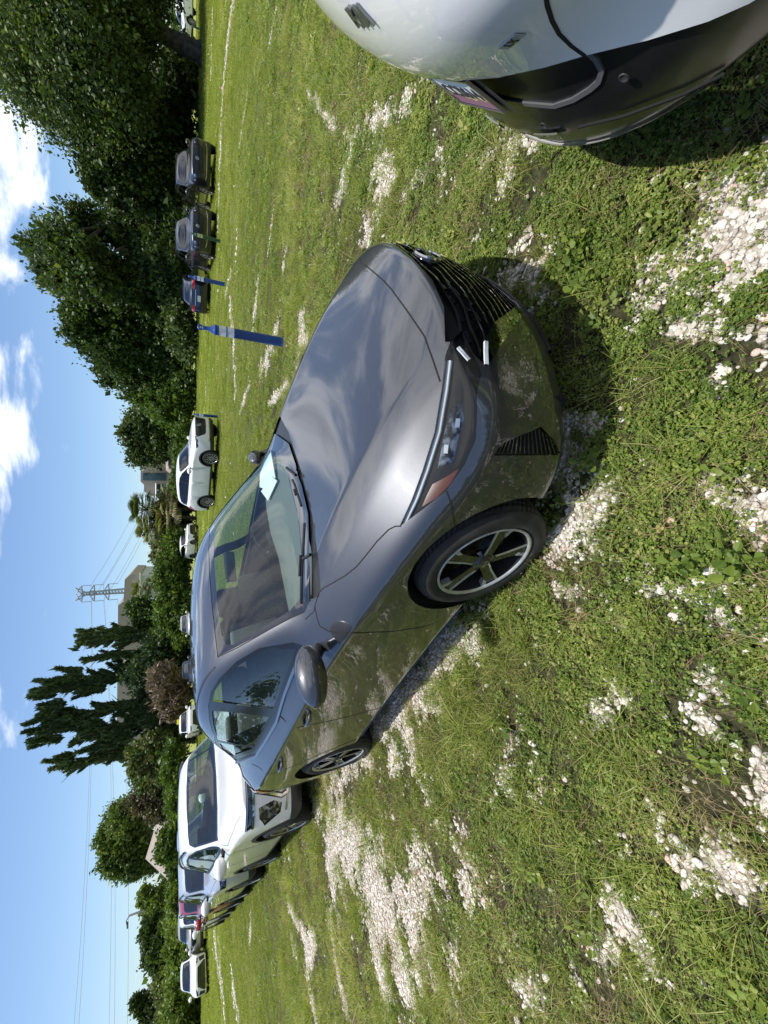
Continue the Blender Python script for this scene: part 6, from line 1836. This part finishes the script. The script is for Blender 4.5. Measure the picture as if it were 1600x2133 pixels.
tree('shrub', 'tall olive shrub between the palms and the grey building', 'shrub', 54, [(335, 1140, 16, 18), (350, 1120, 22, 25), (330, 1160, 14, 16), (365, 1145, 20, 25)], F_OLIVE, 5000, .3, .1, 43, gap=.45)
tree('tree', 'round bushy tree overlapping the left half of the grey building', 'tree', 50, [(300, 1275, 25, 24), (285, 1262, 14, 14), (315, 1300, 25, 28), (330, 1270, 25, 25), (345, 1320, 28, 30)], F_MID, 9000, .28, .2, 44, mat2=F_VINE, gap=.45)
# the tall ragged cedars
def spire(label, x0, y0, x1, y1, wpx, Y, seed, n, bumps=()):
    """a narrow conifer: leaf sprays along a slightly wavering axis and on short rising side branches"""
    r = np.random.default_rng(seed)
    a = img_pt(x0, y0, Y); b = img_pt(x1, y1, Y); root = thing('cedar_tree', label, 'tree', (a.x, Y, 0), 0, 'tall ragged cedars')
    a = Vector((0, 0, 0)); b = Vector((b.x - root.location.x, 0, b.z)); H_ = b.z; w = px_size(wpx, Y)
    ks = 9; ax = [a.lerp(b, i / ks) + Vector((r.normal(0, w * .22), r.normal(0, w * .22), 0)) * (1 if 0 < i < ks else 0) for i in range(ks + 1)]
    def axis(t):
        q = min(max(t, 0), .9999) * ks; i = int(q); return ax[i].lerp(ax[i + 1], q - i)
    segs = []           # (start, end, radius0, radius1, weight)
    prof = lambda t: w * (.95 - .55 * t) * (.55 + .9 * float(vnoise(np.array([t * 9 + seed]), np.array([.5 + seed]), seed)[0]))
    for i in range(26):
        t0, t1 = i / 26, (i + 1) / 26; segs.append((axis(t0), axis(t1), prof(t0) * .62, prof(t1) * .62 if i < 25 else .05, 1.0))
    for i in range(46):
        t = r.uniform(.08, .97); an = r.uniform(0, 6.283); L = prof(t) * r.uniform(.9, 1.7); up = r.uniform(.9, 2.2)
        s0 = axis(t); d = Vector((math.cos(an), math.sin(an) * .8, up)).normalized(); segs.append((s0 + Vector((math.cos(an), math.sin(an), 0)) * prof(t) * .35, s0 + d * L * 1.5 + Vector((math.cos(an), math.sin(an), 0)) * prof(t) * .3, L * .30, .04, .45))
    for (bx, by, rx, ry) in bumps:
        c = img_pt(bx, by, Y) - Vector(root.location); c = Vector((c.x, r.normal(0, w * .3), c.z)); rr = px_size(rx, Y)
        for q in range(5):
            an = r.uniform(0, 6.283); s0 = c + Vector((math.cos(an), math.sin(an), 0)) * px_size(ry, Y) * .55 - Vector((0, 0, rr * .7)); segs.append((s0, s0 + Vector((r.normal(0, .2), r.normal(0, .2), 1)) * rr * r.uniform(1.3, 2.1), rr * .34, .05, .9))
    W = np.array([s_[4] * (s_[1] - s_[0]).length * (s_[2] + s_[3] + .1) for s_ in segs]); W /= W.sum()
    n = int(n * 2.6); ids = r.choice(len(segs), n, p=W)
    A = np.array([list(s_[0]) for s_ in segs])[ids]; B = np.array([list(s_[1]) for s_ in segs])[ids]; R0 = np.array([s_[2] for s_ in segs])[ids]; R1 = np.array([s_[3] for s_ in segs])[ids]
    t = r.uniform(0, 1, n)[:, None]; rad = (R0[:, None] * (1 - t) + R1[:, None] * t) * r.uniform(.15, 1.1, n)[:, None]; d = r.normal(0, 1, (n, 3)); d /= np.linalg.norm(d, axis=1)[:, None]
    P = A * (1 - t) + B * t + d * rad
    up = d * .5 + np.array([0, 0, 1.1]) + r.normal(0, .35, (n, 3)); up /= np.linalg.norm(up, axis=1)[:, None]
    c_ = np.cross(up, r.normal(0, 1, (n, 3))); c_ /= np.linalg.norm(c_, axis=1)[:, None]
    sz = .16 * np.exp(r.normal(0, .3, n))[:, None]
    VV = np.stack([P - up * sz * 1.1, P + c_ * sz * .42, P + up * sz * 1.5, P - c_ * sz * .42], 1).reshape(-1, 3)
    F4 = np.arange(4 * n).reshape(-1, 4)
    np_mesh('crown', VV, np.concatenate([F4[:, [0, 1, 2]], F4[:, [0, 2, 3]]]), F_CED, root)
    mb = MB(); mb.tube([ax[i] for i in range(ks)], [.24 * (1 - i / ks) + .05 for i in range(ks)], 7)
    for i in range(14):
        t = r.uniform(.15, .9); an = r.uniform(0, 6.283); s0 = axis(t); mb.tube([s0, s0 + Vector((math.cos(an), math.sin(an), .9)) * w * r.uniform(.8, 1.4)], [.05, .015], 4)
    mb.build('trunk', MAT_BARK, root, True)
    return root
spire('shortest ragged cedar of the group, rightmost, in front of the grey roof', 380, 1320, 168, 1332, 22, 48, 51, 10000, [(240, 1318, 18, 12), (190, 1325, 22, 12), (210, 1340, 18, 12)])
spire('thin cedar with a bare tip, second from the right', 370, 1355, 170, 1372, 12, 47, 52, 4500)
spire('tall leaning cedar with a rounded top, third from the right', 385, 1380, 82, 1440, 20, 48, 53, 16000, [(140, 1412, 24, 16), (92, 1445, 16, 12), (105, 1430, 20, 14)])
spire('tallest cedar with a broad plume top, third from the left', 385, 1450, 92, 1505, 20, 47, 54, 18000, [(95, 1500, 20, 26), (105, 1525, 20, 28), (90, 1545, 15, 14), (125, 1500, 25, 26), (110, 1470, 18, 16), (200, 1438, 14, 14), (175, 1440, 12, 12)])
spire('lower bushy cedar with a flat shoulder, second from the left', 385, 1500, 165, 1530, 25, 46, 55, 13000, [(185, 1515, 22, 18), (215, 1540, 28, 22), (250, 1530, 25, 25)])
spire('leftmost cedar with a tuft at its tip', 385, 1540, 128, 1588, 18, 47, 56, 10000, [(130, 1585, 18, 15), (225, 1565, 30, 16)])
tree('dead_brush', 'pinkish brown dead brush beneath the cedars, behind the dark blue-grey sedan', 'brush', 42, [(350, 1430, 25, 40), (335, 1410, 20, 25), (370, 1450, 25, 35), (355, 1475, 18, 22)], F_BROWN, 9000, .20, .1, 57, trunk=False, gap=.45, shell=.2, elong=3.5, updir=.4)
tree('undergrowth', 'dark growth filling the foot of the cedars', 'bushes', 47, [(330, 1380, 40, 45), (330, 1440, 45, 45), (345, 1340, 35, 35), (295, 1400, 30, 25), (370, 1400, 25, 60), (375, 1490, 25, 50)], F_CED, 18000, .32, .1, 58, trunk=False, gap=.3, shell=.1, updir=.3)
tree('shrub', 'broad pale green shrub left of the cedars', 'shrub', 44, [(300, 1575, 28, 28), (315, 1610, 30, 30), (290, 1600, 18, 20), (345, 1590, 30, 35), (330, 1550, 25, 25)], F_OLIVE, 11000, .26, .1, 59, gap=.35, mat2=F_VINE)
tree('shrub', 'brownish shrub between the pale green shrub and the round tree', 'shrub', 46, [(305, 1660, 28, 28), (325, 1640, 28, 28), (340, 1680, 26, 28), (350, 1640, 22, 35)], fol('russet_foliage', (.035, .03, .02), (.11, .09, .05), (.14, .15, .06), .2), 9000, .26, .1, 60, gap=.4)
tree('tree', 'round leafy tree above the pyramid roof', 'tree', 58,
     [(255, 1700, 25, 30), (225, 1745, 20, 26), (235, 1790, 25, 25), (260, 1745, 30, 35), (265, 1800, 28, 22), (290, 1760, 25, 35), (290, 1700, 22, 25), (310, 1800, 18, 18), (280, 1815, 16, 16)],
     F_MID, 16000, .33, .3, 61, base=(380, 1755), mat2=F_LITE, gap=.52, shell=.35)
tree('hedge', 'vine hedge behind the white SUV, below the pyramid roof', 'hedge', 38, [(360, 1600, 20, 40), (365, 1660, 20, 40), (355, 1745, 22, 28), (348, 1775, 20, 24), (368, 1800, 20, 30), (372, 1720, 18, 50)], F_VINE, 14000, .24, .1, 62, trunk=False, gap=.3, shell=.3)
tree('willow_tree', 'wispy pale tree just left of the pyramid roof', 'tree', 60, [(305, 1875, 18, 18), (320, 1895, 22, 18), (335, 1870, 22, 22), (350, 1850, 20, 22), (300, 1860, 10, 14)], F_LITE, 7000, .28, .18, 63, base=(380, 1870), gap=.6, droop=.4)
tree('tree', 'dark rounded tree left of the first tall pole', 'tree', 55, [(320, 1930, 22, 26), (315, 1960, 20, 24), (335, 1985, 26, 28), (345, 1945, 25, 30), (318, 1990, 18, 20), (340, 2010, 22, 20)], F_MID, 12000, .32, .22, 64, gap=.45)
tree('pine_tree', 'small dark pine at the far left of the tree line', 'tree', 55, [(283, 2087, 10, 14), (300, 2095, 14, 18), (320, 2090, 16, 18), (310, 2115, 14, 14), (335, 2110, 18, 22)], F_OAK, 6500, .30, .18, 65, base=(380, 2100), gap=.6, updir=.3)
tree('tree', 'bushy olive-green tree between the two tall poles and the pine', 'tree', 52, [(350, 2030, 22, 26), (345, 2060, 20, 26), (355, 2110, 22, 30), (360, 2150, 25, 30)], F_OLIVE, 9000, .28, .18, 66, gap=.45, mat2=F_VINE)
tree('hedge', 'dark overgrown hedge with a sunlit top along the left edge', 'hedge', 38,
     [(380, 1830, 22, 30), (372, 1880, 22, 35), (375, 1930, 22, 35), (372, 1985, 24, 35), (375, 2040, 24, 35), (375, 2095, 26, 35), (378, 2150, 30, 40), (400, 1900, 20, 50), (400, 1990, 20, 50), (402, 2080, 22, 60), (402, 2150, 22, 40)],
     F_VINE, 34000, .24, .1, 67, trunk=False, gap=.22, shell=.35)
# bare trunks and lianas inside the oak's shade are its own limbs; a few more trees beyond close the horizon
root = None
_ring = []
rw = np.random.default_rng(5)
for a in np.arange(-180, 180, 4.5):
    dist = 105 if -52 < a < 62 else (46 if a <= -52 else 62)        # angle from straight ahead, positive to the right
    x_, y_ = dist * math.sin(R(a)), dist * math.cos(R(a))
    h_ = (5.0 if dist > 100 else 9.0) * rw.uniform(.75, 1.3)
    _ring.append((Vector((x_, y_, h_ * .5)), dist * .055, dist * .055, h_ * .55))
V, F = leaf_cloud(_ring, 60000, .55, 71, shell=.2, gap=.1)
far = np_mesh('far_woods', V, F, F_MID); far['kind'] = 'stuff'
# ------------------------------------------------------------------ houses, pylon, poles, wires
MAT_ROOF = noisy(principled('shingle_roof', (.2, .17, .15), .9), 6, (.24, .205, .185), (.33, .29, .26), bump=.3, bscale=40)
MAT_STUCCO = noisy(principled('taupe_stucco', (.33, .28, .25), .9), 2, (.44, .38, .34), (.52, .46, .41))
MAT_STUCCOG = noisy(principled('grey_siding', (.25, .27, .29), .9), 2, (.34, .36, .38), (.40, .42, .44))
MAT_WTRIM = principled('white_trim', (.70, .71, .70), .6)
MAT_BLUEPANEL = principled('blue_glass_panel', (.03, .075, .11), .15, 0, .6)
MAT_WINDK = principled('dark_window', (.02, .025, .03), .05, 0, 1)
MAT_STEEL = principled('galvanised_steel', (.30, .31, .32), .55, .6)
def quad_prism(mb, P4, back):
    """a convex outline (list of 3-D points) given depth by a vector"""
    b = Vector(back); k = len(P4)
    V = [Vector(p) for p in P4] + [Vector(p) + b for p in P4]
    mb.add(V, [tuple(range(k))[::-1], tuple(range(k, 2 * k))] + [(i, (i + 1) % k, (i + 1) % k + k, i + k) for i in range(k)])
def house_block(parent, name, mat, pts_px, Y, depth):
    mb = MB(); quad_prism(mb, [img_pt(x, y, Y) - parent.location for x, y in pts_px], (0, depth, 0)); return mb.build(name, mat, parent)
# house with the blue bay
c = img_pt(380, 1000, 62)
h1 = thing('house', 'taupe house with blue glass bay and shingled roof, beyond the large white SUV', 'house', (c.x, 62, 0))
house_block(h1, 'wall', MAT_STUCCO, [(400, 950), (293, 965), (293, 1003), (300, 1010), (300, 1024), (326, 1037), (400, 1037)], 62, 8)
house_block(h1, 'bay_panel', MAT_BLUEPANEL, [(347, 985), (298, 985), (298, 1000), (347, 1001)], 61.8, .2)
w = house_block(h1, 'window', MAT_WINDK, [(346, 1008), (326, 1008), (326, 1035), (346, 1035)], 61.75, .15)
mb = MB()
for a, b_ in (((325, 1007), (325, 1036)), ((348, 1007), (348, 1036)), ((325, 1036), (348, 1036)), ((336, 1008), (336, 1035)), ((326, 1021), (347, 1021))):
    mb.tube([img_pt(*a, 61.7) - h1.location, img_pt(*b_, 61.7) - h1.location], .07, 4)
mb.build('window_frame', MAT_WTRIM, w)
w2 = house_block(h1, 'side_window', MAT_WINDK, [(338, 974), (328, 974), (328, 981), (338, 981)], 61.7, .15)
house_block(h1, 'porch_wall', MAT_STUCCO, [(400, 925), (352, 925), (352, 965), (400, 965)], 60, 6)
mb = MB()
a, b_, c_, d_ = [img_pt(*q, 58) - h1.location for q in ((364, 880), (352, 930), (352, 975), (366, 985))]
quad_prism(mb, [a, b_, c_, d_], (0, 5, .6)); mb.build('porch_roof', MAT_ROOF, h1)
mb = MB(); a, b_, c_ = [img_pt(*q, 57) - h1.location for q in ((368, 890), (345, 918), (360, 968))]; quad_prism(mb, [a, b_, c_], (0, 6, 0)); mb.build('gable', MAT_ROOF, h1)
# the long grey building
c = img_pt(380, 1350, 85)
h2 = thing('building', 'long building with a big brown shingle roof and grey end wall, behind the cedars', 'building', (c.x, 85, 0))
house_block(h2, 'roof', MAT_ROOF, [(272, 1196), (260, 1207), (257, 1254), (246, 1261), (243, 1560), (320, 1575), (292, 1196)], 85, 14)
house_block(h2, 'wall', MAT_STUCCOG, [(400, 1199), (290, 1199), (290, 1245), (400, 1245)], 84.6, 14)
house_block(h2, 'eave', MAT_WTRIM, [(293, 1194), (290, 1194), (290, 1246), (293, 1246)], 84.3, .5)
mb = MB(); p_ = img_pt(247, 1262, 84.8) - h2.location; mb.box(p_ + Vector((-3, 0, -2.5)), (.5, .3, .5)); mb.build('roof_vent', MAT_STEEL, h2)
# pyramid roof house
c = img_pt(380, 1770, 50)
h3 = thing('house', 'house with a brown pyramid roof rising above the hedge', 'house', (c.x, 50, 0))
apex = img_pt(303, 1789, 55) - h3.location
cs = [img_pt(366, 1680, 50) - h3.location, img_pt(361, 1850, 50) - h3.location]
zb = cs[0].z; cs[1].z = zb
V = [cs[0], cs[1], cs[1] + Vector((0, 10, 0)), cs[0] + Vector((0, 10, 0)), apex]
mesh_obj('roof', V, [(0, 1, 4), (1, 2, 4), (2, 3, 4), (3, 0, 4), (3, 2, 1, 0)], MAT_ROOF, h3)
mb = MB(); w_ = cs[1].x - cs[0].x; mb.box(((cs[0].x + cs[1].x) / 2, 5, zb / 2), (abs(w_) * .9, 9, zb - .02)); mb.build('wall', MAT_STUCCO, h3)
# lattice pylon
PY = 210
base = img_pt(380, 1222, PY)
pyl = thing('pylon', 'lattice steel transmission tower rising behind the grey building', 'pylon', (base.x, PY, 0))
ztop = img_pt(163, 1222, PY).z; mpp = PY * .93 / F_PX
mb = MB()
wtop, wbot = 5.5 * mpp, 10 * mpp
def leg(z): t = z / ztop; return (wbot * (1 - t) ** 1.3 + wtop * .9) * .5
zs_ = list(np.linspace(0, ztop * .55, 8)) + list(np.linspace(ztop * .6, ztop * .97, 14))
for sx in (-1, 1):
    for sy in (-1, 1): mb.tube([(sx * leg(z), sy * leg(z), z) for z in zs_], .22, 4)
for i in range(len(zs_) - 1):
    z0, z1 = zs_[i], zs_[i + 1]
    for sy in (-1, 1):
        mb.tube([(-leg(z0), sy * leg(z0), z0), (leg(z1), sy * leg(z1), z1)], .13, 3); mb.tube([(leg(z0), sy * leg(z0), z0), (-leg(z1), sy * leg(z1), z1)], .13, 3)
        mb.tube([(sy * leg(z0), -leg(z0), z0), (sy * leg(z1), leg(z1), z1)], .13, 3)
mb.build('tower', MAT_STEEL, pyl)
arm_z = [img_pt(x, 1222, PY).z for x in (172, 198, 228)]
for k, z in enumerate(arm_z):
    mb = MB(); hw = 15 * mpp
    for sx in (-1, 1):
        mb.tube([(0, 0, z), (sx * hw, 0, z + .3)], .2, 4); mb.tube([(0, 0, z + 2.2), (sx * hw, 0, z + .4)], .16, 4)
        mb.tube([(sx * hw, 0, z + .3), (sx * hw, 0, z - 3.0)], .12, 4)
        for t in (.3, .6): mb.tube([(sx * hw * t, 0, z), (sx * hw * t, 0, z + 2.2 * (1 - t) + .3)], .1, 3)
    mb.build('cross_arm', MAT_STEEL, pyl)
mb = MB()
for sx in (-1, 1): mb.tube([(0, 0, ztop * .97), (sx * 12 * mpp, 0, img_pt(163, 1222, PY).z + 1)], .16, 4); mb.tube([(sx * leg(ztop * .95), 0, ztop * .93), (sx * 12 * mpp, 0, ztop + 1)], .14, 4)
mb.build('top_arm', MAT_STEEL, pyl)
MAT_WIRE = principled('wire', (.22, .23, .25), .6)
def wires(name, label, pairs, sag=4.0, r=.07, group='overhead power lines'):
    for (a, b_), lb in zip(pairs, label):
        pts = []
        for t in np.linspace(0, 1, 25):
            p = Vector(a).lerp(Vector(b_), float(t)); p.z -= sag * 4 * t * (1 - t); pts.append(p)
        o = tube(name, pts, r, MAT_WIRE, None, 4); tag(o, lb, 'wire', group)
tip = lambda sx, k: (base.x + sx * 15 * mpp, PY, arm_z[k] - 3)
right = [(tip(1, k), tuple(img_pt(x, 880, 420))) for k, x in ((0, 318), (1, 335), (2, 352))] + [(tip(-1, k), tuple(img_pt(x, 900, 420))) for k, x in ((0, 326), (1, 344))]
left_ = [(tip(-1, k), tuple(img_pt(x, 2300, 150))) for k, x in ((0, 140), (1, 235), (2, 262))] + [(tip(1, k), tuple(img_pt(x, 2300, 155))) for k, x in ((0, 152), (1, 222))]
wires('power_line', ['power line running right from the pylon, highest', 'power line running right from the pylon, second', 'power line running right from the pylon, lowest', 'power line running right from the pylon, just under the highest', 'power line running right from the pylon, just above the lowest'], right, 9)
wires('power_line', ['power line running left from the pylon, highest', 'power line running left from the pylon, second lowest', 'power line running left from the pylon, lowest', 'power line running left from the pylon, just under the highest', 'power line running left from the pylon, in the middle'], left_, 2.0, .05)
def pole(label, top, bot, Y, arm=True):
    a = img_pt(*top, Y); b_ = img_pt(*bot, Y)
    o = thing('light_pole', label, 'pole', (a.x, Y, 0))
    mt = principled('weathered_pole', (.09, .09, .09), .7)
    mb = MB(); mb.tube([(0, 0, -.1), (0, 0, a.z)], [.17, .11], 8); mb.build('shaft', mt, o, True)
    if arm:
        mb = MB(); mb.tube([(0, 0, a.z - .1), (-.5, 0, a.z + .25), (-1.0, 0, a.z + .2)], .06, 6); mb.build('arm', mt, o, True)
        mb = MB(); mb.box((-1.1, 0, a.z + .12), (.7, .25, .15)); mb.build('lamp_head', mt, o)
pole('tall dark pole with a curved lamp arm, above the row of parked cars', (268, 1908), (350, 1888), 60)
pole('shorter pole without a lamp, above the white hatchback', (306, 2062), (350, 2035), 60, False)
if 'GROUND' not in globals():
    mesh_obj('ground', [(-50, -20, 0), (50, -20, 0), (50, 100, 0), (-50, 100, 0)], [(0, 1, 2, 3)], principled('g', (.1, .15, .04), .9))['kind'] = 'structure'
